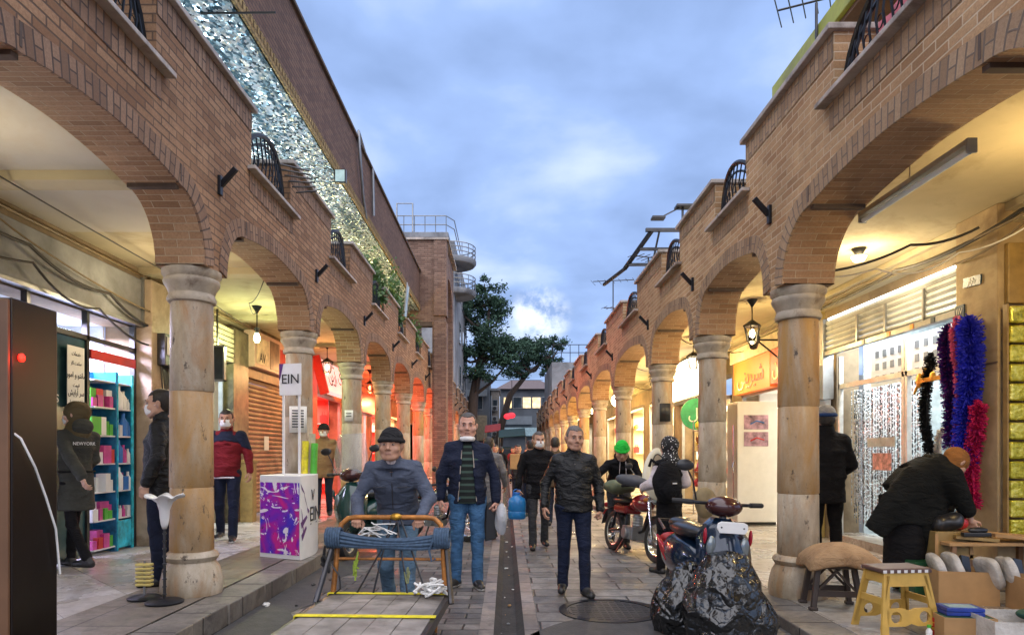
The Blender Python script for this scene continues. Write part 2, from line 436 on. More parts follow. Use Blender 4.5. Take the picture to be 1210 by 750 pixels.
# Persian lettering: joined presentation forms in reading order, drawn right to left
_AR = {'ا': 'ﺍﺎ', 'آ': 'ﺁﺂ', 'ب': 'ﺏﺐﺑﺒ', 'پ': 'ﭖﭗﭘﭙ', 'ت': 'ﺕﺖﺗﺘ', 'ج': 'ﺝﺞﺟﺠ', 'خ': 'ﺥﺦﺧﺨ', 'د': 'ﺩﺪ', 'ر': 'ﺭﺮ', 'ز': 'ﺯﺰ', 'س': 'ﺱﺲﺳﺴ', 'ش': 'ﺵﺶﺷﺸ', 'ع': 'ﻉﻊﻋﻌ', 'ف': 'ﻑﻒﻓﻔ', 'ق': 'ﻕﻖﻗﻘ', 'ک': 'ﮎﮏﮐﮑ', 'گ': 'ﮒﮓﮔﮕ', 'ل': 'ﻝﻞﻟﻠ', 'م': 'ﻡﻢﻣﻤ', 'ن': 'ﻥﻦﻧﻨ', 'و': 'ﻭﻮ', 'ه': 'ﻩﻪﻫﻬ', 'ی': 'ﯼﯽﯾﯿ'}
def fa(s):
    out = []
    for i, ch in enumerate(s):
        if ch not in _AR: out.append(ch); continue
        prev = i > 0 and s[i-1] in _AR and len(_AR[s[i-1]]) == 4
        nxt = i+1 < len(s) and s[i+1] in _AR
        fm = _AR[ch]
        if len(fm) == 2: out.append(fm[1] if prev else fm[0])
        else: out.append(fm[3] if prev and nxt else fm[1] if prev else fm[2] if nxt else fm[0])
    return ''.join(reversed(out))

# ================================================================== SETTING
# ground sheet, road halves, borders, gutter, kerbs, pavements
g = MB(); g.box(-400, 400, -30, 900, -.4, -.12)
struct(g.build('ground', 'earth'))
def sheet(name, x0, x1, y0, y1, z, mat, thick=.1):
    b = MB(); b.box(x0, x1, y0, y1, z-thick, z); return struct(b.build(name, mat))
YE = 90
sheet('road_left', -2.36, -.225, -3, YE, 0, 'pavers_left')
sheet('road_right', .275, 2.30, -3, YE, 0, 'slabs_right')
sheet('road_border_left', -.223, -.102, -3, YE, .004, 'border_stone')
sheet('road_border_right', .152, .273, -3, YE, .004, 'border_stone')
g = MB()
for i in range(60):                                   # sagging channel bed
    y0 = -3+i*1.5; y1 = y0+1.5
    for xa, xb, za, zb in ((-.101, -.04, .002, -.055), (-.04, .09, -.055, -.06), (.09, .151, -.06, .002)):
        g.add([(xa, y0, za), (xb, y0, zb), (xb, y1, zb), (xa, y1, za)], [(0, 1, 2, 3)])
struct(g.build('gutter', 'gutter_mud'))
sheet('road_far', -60, 60, YE, 400, 0, 'pavers_left')

PL, PR = .17, .09
sheet('pavement_left', -5.35, -2.70, -3, 60, PL, 'marble_left', .3)
sheet('pavement_edge', -3.45, -2.70, -3, 60, PL+.004, 'edge_tiles', .02)
sheet('pavement_right', 2.66, 5.35, -3, 60, PR, 'marble_right', .3)
def kerb(name, x0, x1, z, jog, ys):
    b = MB(); y = -3
    while y < 60:
        L = random.uniform(.62, .95); j = random.uniform(-jog, jog); zz_ = random.uniform(-.006, .004)
        b.box(x0+(j if x0 > 0 else 0), x1+(j if x0 < 0 else 0), y+.006, y+L-.006, -.2, z+zz_); y += L
    return struct(b.build(name, 'kerb_stone', bevel=.012))
kerb('kerb_left', -2.70, -2.37, PL, .018, 0)
kerb('kerb_right', 2.31, 2.66, PR, .018, 0)
# the kerb widens in front of the first left column
b = MB(); b.box(-2.352, -2.25, 3.1, 3.9, -.1, PL-.01); b.box(-2.352, -2.25, 3.91, 4.62, -.1, PL-.006)
struct(b.build('kerb_step', 'kerb_stone', bevel=.015))
# worn asphalt patch along the left kerb
b = MB(); vs = []; n = 40
for i in range(n+1):
    y = 3.0+i*.17; vs.append((-2.24 if 3 <= y < 4.65 else -2.355, y, .004)); vs.append((-1.86+.07*math.sin(i*1.3)+.05*math.sin(i*.57), y, .004))
b.add(vs, [(2*i, 2*i+1, 2*i+3, 2*i+2) for i in range(n)])
simple('asphalt_patch', (.055, .052, .05), .65, var=.3, scale=9, bump=.6, dist=.01)
struct(b.build('road_patch', 'asphalt_patch'))
b = MB(); vs = []; n = 40
for i in range(n):
    a = 2*PI*i/n; vs.append((.98+.85*math.cos(a)*(1+.05*math.sin(5*a)), 4.85+1.05*math.sin(a)*(1+.06*math.sin(3*a+1)), .004))
b.add(vs, [tuple(range(n))]); struct(b.build('road_patch', 'asphalt_patch'))

# ------------------------------------------------------------------ arcades
def arch_z(t, pitch, spring, brk=.53, apex=.62):
    """soffit height at distance t from the near column centre"""
    s = min(t, pitch-t); r0 = .225; rb = .215*pitch
    if s <= r0: return None
    if s < rb:
        u = (s-r0)/(rb-r0); return spring+brk*math.sin(math.acos(max(0, 1-u)))**1.0
    u = (s-rb)/(pitch/2-rb); return spring+brk+(apex-brk)*(1-(1-u)**1.8)

def arcade(side, cols, xf, xb, spring, sill, top, pave, sfx):
    """side -1 left, +1 right; xf street face, xb gallery face; cols = column centre depths"""
    label = {-1: 'long brown brick arcade with round stone columns along the left pavement',
             1: 'paler sandy brick arcade with round stone columns along the right pavement'}[side]
    root = thing('brick_arcade', label, 'arcade')
    xc = (xf+xb)/2
    y_start, y_end = cols[0]-1.2, cols[-1]
    ys = []
    # pillars (parapet) from t=-.33 to +.27 of the pitch about every column
    pil = []
    for i, c in enumerate(cols):
        pb = (cols[i]-cols[i-1]) if i else cols[1]-cols[0]
        pf = (cols[i+1]-cols[i]) if i+1 < len(cols) else pb
        pil.append((c-.33*pb, c+.27*pf))
    def top_at(y):
        for a, b_ in pil:
            if a <= y <= b_: return top
        return sill
    def bot_at(y):
        for i in range(len(cols)-1):
            if cols[i] <= y <= cols[i+1]:
                z = arch_z(y-cols[i], cols[i+1]-cols[i], spring)
                return spring if z is None else z
        return spring
    evs = set([y_start, y_end])
    for i in range(len(cols)-1):
        p = cols[i+1]-cols[i]; c = cols[i]
        for k in range(45): evs.add(round(c+.225+(p-.45)*k/44, 5))
        rb = .215*p; nn = 9
        for k in range(nn+1):
            s_ = .225+(rb-.225)*(1-math.cos(PI/2*k/nn)); evs.add(round(c+s_, 5)); evs.add(round(c+p-s_, 5))
    for a, b_ in pil: evs.add(round(a, 5)); evs.add(round(b_, 5))
    ys = sorted(y for y in evs if y_start <= y <= y_end)
    ys = [y for i, y in enumerate(ys) if i == 0 or y-ys[i-1] > 1e-4]
    w = MB(); sof = MB(); arc = 0
    eps = 1e-4
    for a, b_ in zip(ys[:-1], ys[1:]):
        m_ = (a+b_)/2
        zt = top_at(m_); za, zb = bot_at(a+eps), bot_at(b_-eps)
        for x, flip in ((xf, side > 0), (xb, side < 0)):
            q = [(x, a, za), (x, b_, zb), (x, b_, zt), (x, a, zt)]
            if flip: q = q[::-1]
            w.add(q, [(0, 1, 2, 3)])
        L = math.hypot(b_-a, zb-za)
        sof.add([(xf, a, za), (xb, a, za), (xb, b_, zb), (xf, b_, zb)], [(0, 1, 2, 3)], 0, [[(0, arc), (abs(xb-xf), arc), (abs(xb-xf), arc+L), (0, arc+L)]])
        arc += L
        w.add([(xf, a, zt), (xf, b_, zt), (xb, b_, zt), (xb, a, zt)], [(0, 1, 2, 3)])
    for a, b_ in pil:
        for y in (a, b_):
            if y_start < y < y_end: w.add([(xf, y, sill), (xb, y, sill), (xb, y, top), (xf, y, top)], [(0, 1, 2, 3)])
    w.add([(xf, y_start, spring), (xb, y_start, spring), (xb, y_start, top), (xf, y_start, top)], [(0, 1, 2, 3)])
    wall = w.build('wall', 'brick_'+sfx, root)
    sof.build('arch_soffit', 'brick_soffit', root)
    # springing slab faces between wall bottom and capital are the wall's own bottom
    # voussoir rings, soldier courses, dark springer bands
    for i in range(len(cols)-1):
        c, p = cols[i], cols[i+1]-cols[i]
        if c+p < 2.5: continue
        ring = MB(); pts = []
        t = .225; n = 46
        tt = [.225+(p-.45)*k/n for k in range(n+1)]
        rb = .215*p
        tt += [rb-.0005, rb+.0005, p-rb-.0005, p-rb+.0005] + [.23, .24, .26, .28, p-.23, p-.24, p-.26, p-.28]
        tt = sorted(set(tt)); s_arc = 0; last = None
        for u in tt:
            z = arch_z(u, p, spring) or spring
            if u <= .226 or u >= p-.226: z = spring
            if last: s_arc += math.hypot(u-last[0], z-last[1])
            last = (u, z)
            # outer edge: offset along normal
            e_ = .01
            za = arch_z(max(u-e_, .2251), p, spring) or spring; zb = arch_z(min(u+e_, p-.2251), p, spring) or spring
            tx, tz = 2*e_, zb-za; l_ = math.hypot(tx, tz); nx, nz = -tz/l_, tx/l_
            rr = .17
            pts.append((c+u, z, c+u+nx*rr, z+nz*rr, s_arc))
        xo = xf-side*.012
        # keep the outer line monotone and between the column centres
        out_y = []; lasty = c-.02
        for q in pts:
            yy = min(max(q[2], lasty), c+p+.02); out_y.append(yy); lasty = yy
        for k in range(len(pts)-1):
            a, b_ = pts[k], pts[k+1]
            A = (xo, a[0], a[1]); B = (xo, b_[0], b_[1]); Cc = (xo, out_y[k+1], b_[3]); D = (xo, out_y[k], a[3])
            ring.add([A, B, Cc, D], [(0, 1, 2, 3)], 0, [[(0, a[4]), (0, b_[4]), (.2, b_[4]), (.2, a[4])]])
            ring.add([D, Cc, (xf, Cc[1], Cc[2]), (xf, D[1], D[2])], [(0, 1, 2, 3)])
            ring.add([A, B, (xf+side*.01, B[1], B[2]), (xf+side*.01, A[1], A[2])], [(0, 1, 2, 3)], 0, [[(0, a[4]), (0, b_[4]), (.1, b_[4]), (.1, a[4])]])
        ring.build('arch_ring', 'brick_soldier_'+sfx, root)
        for u in (rb, p-rb):
            zb_ = spring+.53
            band = MB(); band.box(xf+side*.02, xb-side*.02, c+u-.03, c+u+.03, zb_-.030, zb_+.02)
            band.build('springer_band', 'dark_band' , root, bevel=.004)
            band = MB(); band.box(xf-side*.016, xf, c+u-.010, c+u+.010, zb_+.03, zb_+.17); band.build('ring_slot', 'dark_band', root)
    # coping of pillars and sills
    for i, (a, b_) in enumerate(pil):
        a = max(a, y_start); b_ = min(b_, y_end)
        if b_ <= a: continue
        cp = MB(); cp.box(xf-side*.06, xb+side*.05, a-.04, b_+.04, top, top+.05); cp.build('pillar_coping', 'coping_stone', root, bevel=.008)
        so_ = MB(); y = a
        so_.add([(xf-side*.006, a, top-.21), (xf-side*.006, b_, top-.21), (xf-side*.006, b_, top-.002), (xf-side*.006, a, top-.002)], [(0, 1, 2, 3)], 0,
                [[(top-.21, a), (top-.21, b_), (top-.002, b_), (top-.002, a)]])
        so_.build('soldier_course', 'brick_soldier_'+sfx, root)
    for i in range(len(cols)-1):
        a, b_ = pil[i][1], pil[i+1][0]
        cp = MB(); cp.box(xf-side*.09, xb+side*.02, a+.003, b_-.003, sill, sill+.04)
        cp.box(xf-side*.09, xf-side*.004, a-.12, a+.004, sill, sill+.04); cp.box(xf-side*.09, xf-side*.004, b_-.004, b_+.14, sill, sill+.04)
        cp.build('sill_coping', 'coping_stone', root, bevel=.006)
        so_ = MB()
        so_.add([(xf-side*.006, a-.06, sill-.21), (xf-side*.006, b_+.06, sill-.21), (xf-side*.006, b_+.06, sill-.002), (xf-side*.006, a-.06, sill-.002)], [(0, 1, 2, 3)], 0,
                [[(sill-.21, a), (sill-.21, b_), (sill-.002, b_), (sill-.002, a)]])
        so_.build('soldier_course', 'brick_soldier_'+sfx, root)
        if i >= 0:
            rl = MB(); xr = xf+side*.10; L = b_-a; hh = (top-sill)*.98
            arcp = []
            for k in range(17):
                u = k/16; arcp.append((xr-side*.06*math.sin(PI*u), a+L*u, sill+.34*hh+.66*hh*math.sin(PI*u)**.6))
            rl.tube(arcp, .028, 6); rl.tube([(p_[0], p_[1], p_[2]-.10) for p_ in arcp], .014, 5)
            nb = int(L/.095)
            for k in range(1, nb):
                u = k/nb; xx = xr-side*.06*math.sin(PI*u); zt = sill+.34*hh+.66*hh*math.sin(PI*u)**.6-.02
                rl.tube([(xx, a+L*u, sill+.04), (xx-side*.03, a+L*u, sill+.04+(zt-sill)*.45), (xx, a+L*u, zt)], .009, 5)
                if k % 2: 
                    zc_ = sill+.5*(zt-sill); cc = [(xx, a+L*u+.04*math.cos(q*PI/5), zc_+.05*math.sin(q*PI/5)) for q in range(11)]
                    rl.tube(cc, .006, 4)
            rl.tube([(xr, a, sill+.07), (xr-side*.06, (a+b_)/2, sill+.07), (xr, b_, sill+.07)], .012, 5)
            rl.build('balcony_railing', 'black_iron', root, smooth=True)
    # columns
    H_ = spring-pave
    prof_b = [(.262, 0), (.272, .05), (.266, .13), (.240, .24), (.206, .30), (.220, .315), (.236, .345), (.220, .375), (.194, .395)]
    prof_c = [(.184, H_-.30), (.206, H_-.29), (.214, H_-.265), (.204, H_-.24), (.194, H_-.215), (.212, H_-.17), (.238, H_-.13), (.244, H_-.105), (.238, H_-.085), (.228, H_-.078), (.254, H_-.045), (.254, H_-.002)]
    for i, c in enumerate(cols[:-1]):
        if c < 1: continue
        z0, z1 = .395, H_-.30
        cuts = [z0, .96+random.uniform(-.03, .03), 1.84+random.uniform(-.05, .05), z1]
        cm = MB()
        for k in range(3):
            a, b_ = cuts[k], cuts[k+1]; jx, jy = random.uniform(-.004, .004), random.uniform(-.004, .004)
            cm.lathe([(.182, a), (.189, a+.008), (.188-.002*k, (a+b_)/2), (.186-.002*k, b_-.008), (.179, b_)], (jx, jy, 0), 28, mi=1 if (c > 7 and (i*5+k*3) % 7 == 1) or (c > 5 and c < 7 and k < 2 and side < 0) or (c > 5 and c < 7 and k == 1) or (c > 5 and c < 7 and side > 0 and k == 2) else 0)
        co = cm.build('column', ['column_stone', 'column_stone_stained'], root, smooth=True); co.location = (xc, c, pave)
        bb = MB(); bb.lathe(prof_b, seg=28); o = bb.build('column_base', 'column_stone', co, smooth=True)
        bb = MB(); bb.lathe(prof_c, seg=28); o = bb.build('capital', 'capital_stone', co, smooth=True)
    # iron brackets on the face
    for i, c in enumerate(cols[:-1]):
        if c < 3: continue
        bk = MB(); z = sill-.42; y = c+.06
        bk.box(xf-side*.03, xf, y-.03, y+.03, z-.12, z+.06); bk.bar((xf-side*.02, y, z-.03), (xf-side*.17, y-.02, z+.12), .035, .05)
        bk.build('bracket', 'black_iron', root, bevel=.004)
    return root, pil

LC = [2.97+3.164*i for i in range(0, 18)]
RC = [2.83, 6.417, 9.09, 11.98]+[16+4.0*i for i in range(0, 11)]
XLF, XLB, XRF, XRB = -2.68, -3.12, 2.58, 3.06
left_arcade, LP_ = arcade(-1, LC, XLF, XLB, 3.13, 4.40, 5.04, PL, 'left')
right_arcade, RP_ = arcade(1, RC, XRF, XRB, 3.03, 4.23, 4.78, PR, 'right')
YLE, YRE = LC[-1], RC[-1]

# gallery ceilings and balcony floors (one slab per side), belong to the arcades
def slab(x0, x1, y0, y1, z0, z1, mats, root, name):
    b = MB(); b.box(x0, x1, y0, y1, z0, z1)
    o = b.build(name, mats, root); return o
slab(-5.6, XLB-.002, 1.2, 7.7, 4.02, 4.22, 'plaster_ceiling_pale', left_arcade, 'ceiling_slab')
slab(-5.6, XLB-.002, 7.702, YLE, 4.02, 4.22, 'plaster_ceiling', left_arcade, 'ceiling_slab')
slab(XRB+.002, 5.6, 1.0, YRE, 3.95, 4.15, 'plaster_ceiling', right_arcade, 'ceiling_slab')
# cornice beams where ceilings meet the shop fronts
b = MB(); b.box(-5.22, -5.08, 1.2, YLE, 3.86, 4.02); b.build('cornice', 'shop_wall', left_arcade, bevel=.01)
b = MB(); b.box(5.05, 5.22, 1.0, YRE, 3.76, 3.95); b.box(4.97, 5.05, 1.0, YRE, 3.87, 3.95); b.build('cornice', 'plaster_ceiling', right_arcade, bevel=.01)
# ceiling ribs
for c in LC[1:]:
    b = MB(); b.box(-5.1, XLB-.003, c-.12, c+.12, 3.93, 4.021); b.build('ceiling_rib', 'plaster_ceiling', left_arcade)

# ------------------------------------------------------------------ shop fronts: the solid wall behind, with openings left for shops
def wall_segments(side, X, depth, opens, y0, y1, z0, z1, mat, name, label):
    """a shop-row building: piers between openings and a lintel above"""
    root = thing(name, label, 'building')
    b = MB(); y = y0
    for (a, c, zt) in opens:
        if a > y: b.box(X, X+side*depth, y, a, z0-.3, z1)
        b.box(X, X+side*depth, a, c, zt, z1)
        y = c
    if y < y1: b.box(X, X+side*depth, y, y1, z0-.3, z1)
    b.build('wall', mat, root)
    return root
L_OP = [(3.0, 9.2, 3.2), (10.15, 12.2, 3.1), (13.0, 15.4, 3.12), (17.2, 20.8, 3.1), (21.6, 24.6, 3.1), (25.6, 28.6, 3.1), (29.6, 33, 3.1), (34, 38, 3.1), (39, 44, 3.1)]
R_OP = [(2.6, 6.3, 3.3), (7.35, 10.45, 3.52), (11.4, 14.6, 3.45), (15.3, 19.6, 3.3), (20.5, 24, 3.3), (25, 29, 3.3), (30, 34, 3.3), (35, 39, 3.3), (40, 45, 3.3)]
left_row = wall_segments(-1, -5.2, .35, L_OP, 1.2, YLE, PL, 4.05, 'shop_wall', 'shop_row', 'plastered shop row behind the left arcade with goods lit inside')
right_row = wall_segments(1, 5.2, .35, R_OP, 1.0, YRE, PR, 3.99, 'shop_wall', 'shop_row', 'plastered shop row behind the right arcade with yellow light')
# upper storeys
b = MB(); b.box(-5.6, -5.22, 1.2, 22.9, 4.22, 6.37); b.build('upper_wall', 'concrete_panel', left_row)
for y in np.arange(2.2, 22, 2.9):
    b = MB(); b.box(-5.215, -5.19, y, y+1.5, 4.5, 6.0); f = b.build('window', 'wood', left_row)
    b = MB(); b.box(-5.19, -5.18, y+.1, y+1.4, 4.6, 5.9); b.build('pane', 'dark_glass', f)
# back rooms
def room(side, X, y0, y1, z0, z1, mat, root, name='shop_interior', depth=2.2):
    b = MB(); x0 = X+side*.355; x1 = X+side*depth
    q = [((x1, y0), (x1, y1))]
    b.box(x1, x1+side*.05, y0, y1, z0, z1); b.box(x0, x1, y0, y0+.03, z0, z1); b.box(x0, x1, y1-.03, y1, z0, z1)
    b.box(x0, x1, y0, y1, z1, z1+.05); b.box(x0-side*.35, x1, y0, y1, z0-.1, z0+.01)
    return b.build(name, mat, root)

# overhanging upper brick volume on the left with mirror mosaic soffit
ov = thing('overhanging_storey', 'dark brick upper storey overhanging the left arcade with a glittering mirror underside', 'building')
b = MB(); b.box(-2.98, -5.9, .3, 22.95, 6.42, 7.70); b.build('fascia', 'brick_dark', ov)
b = MB(); b.box(-3.00, -5.6, .35, 22.9, 6.36, 6.417); b.build('mosaic_soffit', 'mirror_mosaic', ov)
b = MB(); b.box(-2.93, -5.92, .28, 22.97, 7.70, 7.76); b.build('roof_coping', 'dark_band', ov, bevel=.01)
b = MB()
y = .4
while y < 22.8: b.box(-2.945, -2.978, y, y+.075, 6.42, 6.53); y += .11
b.box(-2.95, -2.978, .35, 22.9, 6.36, 6.42); b.build('dentil_trim', 'brick_yellow', ov)
b = MB(); b.tube([(-2.93, 13.2, 7.85), (-2.90, 13.2, 7.3), (-2.93, 13.6, 6.7), (-2.95, 14, 6.4)], .03); b.tube([(-2.93, 14.6, 7.7), (-2.93, 14.7, 6.7)], .03)
b.tube([(-2.93, 13.2, 7.85), (-2.98, 13.5, 7.95), (-2.93, 13.8, 7.7)], .025); b.build('drain_pipe', 'grey_metal', ov, smooth=True)

# brick pavilion that closes the overhang and stands into the street
tw = thing('brick_pavilion', 'tall brick gate pavilion with an arched side standing over the left arcade', 'building')
b = MB()
b.box(-2.12, -3.4, 22.95, 23.4, 6.0, 8.8); b.box(-2.12, -2.55, 22.95, 23.4, -.05, 6.0)
b.box(-2.12, -2.55, 26.3, 26.75, -.05, 8.8)
b.box(-3.4, -5.9, 22.96, 26.74, 4.3, 8.8)
b.build('wall', 'brick_tower', tw)
b = MB(); n = 24; y0, y1 = 23.4, 26.3
vs = []
for k in range(n+1):
    u = k/n; y = y0+(y1-y0)*u; z = 6.6+1.3*math.sqrt(max(0, 1-(2*u-1)**2))
    vs.append((y, z))
for (y, z), (y2, z2) in zip(vs[:-1], vs[1:]):
    for x in (-2.122, -2.55): b.add([(x, y, z), (x, y2, z2), (x, y2, 8.8), (x, y, 8.8)], [(0, 1, 2, 3)])
    b.add([(-2.122, y, z), (-2.55, y, z), (-2.55, y2, z2), (-2.122, y2, z2)], [(0, 1, 2, 3)])
b.build('side_arch', 'brick_tower', tw)
b = MB(); b.box(-2.05, -2.50, 22.88, 23.45, 6.2, 8.801); b.box(-2.05, -2.5, 22.88, 23.45, 0, 6.0); b.build('corner_pilaster', 'brick_tower', tw, bevel=.01)
b = MB(); b.box(-1.98, -5.9, 22.85, 26.85, 8.80, 8.88); b.build('roof_coping', 'coping_stone', tw, bevel=.01)
b = MB(); b.box(-2.5, -3.4, 22.97, 23.3, 5.85, 6.02); b.build('lintel', 'dark_band', tw)

# ------------------------------------------------------------------ far buildings
def windows(root, face, u0, u1, z0, z1, nu, nz, w, h, mat='dark_glass', frame='grey_metal', lit=None):
    """face: ('y', yval) facing camera or ('x', xval, dir)"""
    for i in range(nu):
        for j in range(nz):
            u = u0+(u1-u0)*(i+.5)/nu; z = z0+(z1-z0)*(j+.5)/nz
            fr = MB(); pn = MB()
            if face[0] == 'y':
                fr.box(u-w/2-.06, u+w/2+.06, face[1]-.05, face[1]-.002, z-h/2-.06, z+h/2+.06)
                pn.box(u-w/2, u+w/2, face[1]-.065, face[1]-.05, z-h/2, z+h/2)
            else:
                d = face[2]
                fr.box(face[1]+d*.002, face[1]+d*.05, u-w/2-.06, u+w/2+.06, z-h/2-.06, z+h/2+.06)
                pn.box(face[1]+d*.05, face[1]+d*.065, u-w/2, u+w/2, z-h/2, z+h/2)
            f = fr.build('window', frame, root)
            pn.build('pane', (lit if lit and random.random() < .6 else mat), f)
emit('lit_window', (1.0, .72, .35), 1.6, .6, 3)
emit('lit_window_cool', (.7, .85, 1.0), 1.2, .6, 3)

ap = thing('apartment_building', 'grey apartment block with round corner balconies above the brick pavilion', 'building')
D = 38.0
b = MB(); b.box(-12, -2.95, D, D+12, 0, 13.6); b.build('wall', 'grey_render', ap)
b = MB(); b.box(-12, -3.25, D-.6, D+12.1, 13.6, 13.9); b.build('roof_slab', 'grey_render', ap, bevel=.03)
for z in (13.0, 11.2):
    b = MB(); b.lathe([(0, 0), (1.35, 0), (1.45, .12), (1.45, .28), (0, .28)], (-3.2, D+1.0, z-.6), 28); bl = b.build('round_balcony', 'grey_render', ap, smooth=True)
    b = MB()
    for zr in (.35, .6, .85): b.tube([(-3.2+1.4*math.cos(a), D+1.0+1.4*math.sin(a), z-.4+zr) for a in np.linspace(-PI*.75, PI*.6, 18)], .03, 5)
    for a in np.linspace(-PI*.75, PI*.6, 14): b.tube([(-3.2+1.4*math.cos(a), D+1+1.4*math.sin(a), z-.33), (-3.2+1.4*math.cos(a), D+1+1.4*math.sin(a), z+.45)], .02, 4)
    b.build('balcony_rail', 'grey_metal', bl)
b = MB()
for zr in (14.4, 14.9): b.tube([(-7, D-.3, zr), (-3.4, D-.3, zr), (-3.0, D+.5, zr), (-3, D+6, zr)], .03, 5)
for x in np.arange(-7, -3.3, .6): b.tube([(x, D-.3, 13.9), (x, D-.3, 14.9)], .025, 4)
b.tube([(-6.2, D-.3, 13.9), (-6.2, D-.3, 15.6), (-5.3, D-.3, 15.6), (-5.3, D-.3, 14)], .05, 5)
b.build('roof_rail', 'grey_metal', ap)
windows(ap, ('y', D), -7, -3.4, 8.4, 13, 2, 2, .8, 1.1)
windows(ap, ('x', -2.95, 1), D+2.5, D+11, 5, 13, 3, 3, 1.1, 1.2)

gw = thing('roof_terrace_block', 'plain grey rendered block with a railed roof behind the right arcade', 'building')
b = MB(); b.box(2.9, 7.5, 42, 50, 0, 7.2); b.build('wall', 'grey_render', gw)
b = MB()
for zr in (7.8, 8.3): b.tube([(2.95, 42, zr), (7.5, 42, zr)], .025, 5)
for x in np.arange(2.95, 7.5, .55): b.tube([(x, 42, 7.2), (x, 42, 8.3)], .022, 4)
b.build('roof_rail', 'black_iron', gw)

yr = thing('roof_house', 'set back upper storey with a yellow green roof edge above the right arcade', 'building')
b = MB(); b.box(4.5, 9, 2.5, 8.6, 4.16, 6.0); b.build('wall', 'brick_dark', yr)
b = MB(); b.box(3.55, 9.2, 2.3, 8.7, 6.0, 6.05); b.build('roof_soffit', 'wood', yr)
b = MB(); b.box(3.5, 9.25, 2.2, 8.75, 6.052, 6.27); b.build('roof_edge', 'roof_yellow', yr, bevel=.01)

# ================================================================== TREES
def pine(name, base, trunk_pts, trunk_r, blobs, label, n_per=900, seed=1, leaf=.16):
    rnd = np.random.default_rng(seed)
    t = thing(name, label, 'tree', base)
    tb = MB(); tb.tube(trunk_pts, trunk_r, 9)
    top = Vector(trunk_pts[-1])
    for (c, r) in blobs:
        # limb from the nearest trunk point below the clump
        pts = [Vector(p) for p in trunk_pts]; cc = Vector(c)
        p0 = min(pts[1:], key=lambda p: (p-cc).length + (2 if p.z > cc.z else 0))
        mid = (p0+cc)/2; mid.z -= .3
        tb.tube([p0, mid, cc], [.14, .09, .03], 6)
    tb.build('trunk', 'bark', t, smooth=True)
    V = []; Fc = []
    for (c, r) in blobs:
        r = np.array(r); k = int(n_per*(r[0]*r[2]))
        # uneven clump: several sub-clumps inside the blob
        m_ = max(5, int(7*r[0]))
        sub = rnd.normal(size=(m_, 3)); sub /= np.linalg.norm(sub, axis=1)[:, None]; sub *= (rnd.random((m_, 1))**.4)*.9
        idx = rnd.integers(0, m_, k)
        pos = np.array(c)+(sub[idx]+rnd.normal(size=(k, 3))*.2)*r
        pos[:, 2] += .0
        for p in pos:
            d = rnd.normal(size=3); d[2] = abs(d[2])*.6+.1; d /= np.linalg.norm(d)
            s_ = np.cross(d, rnd.normal(size=3)); s_ /= (np.linalg.norm(s_)+1e-9)
            L = leaf*(.6+rnd.random()*.9); w = L*.28
            o = len(V); V += [tuple(p-s_*w), tuple(p+s_*w), tuple(p+d*L+s_*w*.4), tuple(p+d*L-s_*w*.4)]; Fc.append((o, o+1, o+2, o+3))
    b = MB(); b.v = V; b.f = Fc; b.mi = [0]*len(Fc)
    b.build('crown', 'pine_needles', t)
    return t
t = NT('pine_needles'); v = t.coord()
t.base(t.ramp(t.noise(v, 1.1, 5, .7), [(.3, (.018, .05, .035)), (.55, (.035, .085, .05)), (.75, (.07, .13, .065))])); t.set(.8)
t.b.inputs['Subsurface Weight'].default_value = 0
def atl(px, py, d, o):      # real position relative to a base point
    p = at(px, py, d); return (p[0]-o[0], p[1]-o[1], p[2]-o[2])
o_ = (-2.55, 47, 0)
bl = [((553, 360), 1.3), ((580, 350), 1.5), ((572, 335), .9), ((593, 372), 1.2), ((548, 388), 1.5), ((575, 395), 1.8), ((596, 402), 1.2), ((557, 415), 1.4), ((582, 420), 1.6), ((603, 425), 1.1), ((566, 442), 1.1), ((540, 365), 1.2), ((543, 420), 1.3), ((612, 410), 1.2), ((560, 372), 1.3)]
blobs = [(atl(x, y, 47+random.uniform(-1.2, 1.2), o_), (r*.95, r*.95, r*.62)) for (x, y), r in bl]
pine('pine_tree', o_, [(0, 0, 0), (.1, 0, 3), (.25, .1, 5.5), (.7, 0, 8), (1.2, 0, 10.2), (1.4, 0, 12)], [.42, .38, .34, .26, .16, .06], blobs, 'tall dark pine tree rising beside the brick pavilion', 1100, 3)
o_ = (.6, 52, 0)
bl = [((612, 412), 1.3), ((628, 405), 1.2), ((642, 410), 1.3), ((655, 405), 1.0), ((622, 425), 1.4), ((640, 428), 1.3), ((652, 422), .9), ((607, 437), 1.0), ((618, 445), .8), ((646, 440), .6), ((660, 412), .6), ((632, 417), 1.4)]
blobs = [(atl(x, y, 52+random.uniform(-1, 1), o_), (r*.95, r*.95, r*.6)) for (x, y), r in bl]
pine('pine_tree', o_, [(-1.4, 0, 0), (-1.0, 0, 3.5), (-.3, 0, 6), (1.2, 0, 7.8), (2.6, 0, 8.8)], [.34, .3, .24, .15, .05], blobs, 'lower spreading pine tree leaning right over the far street', 1100, 5)

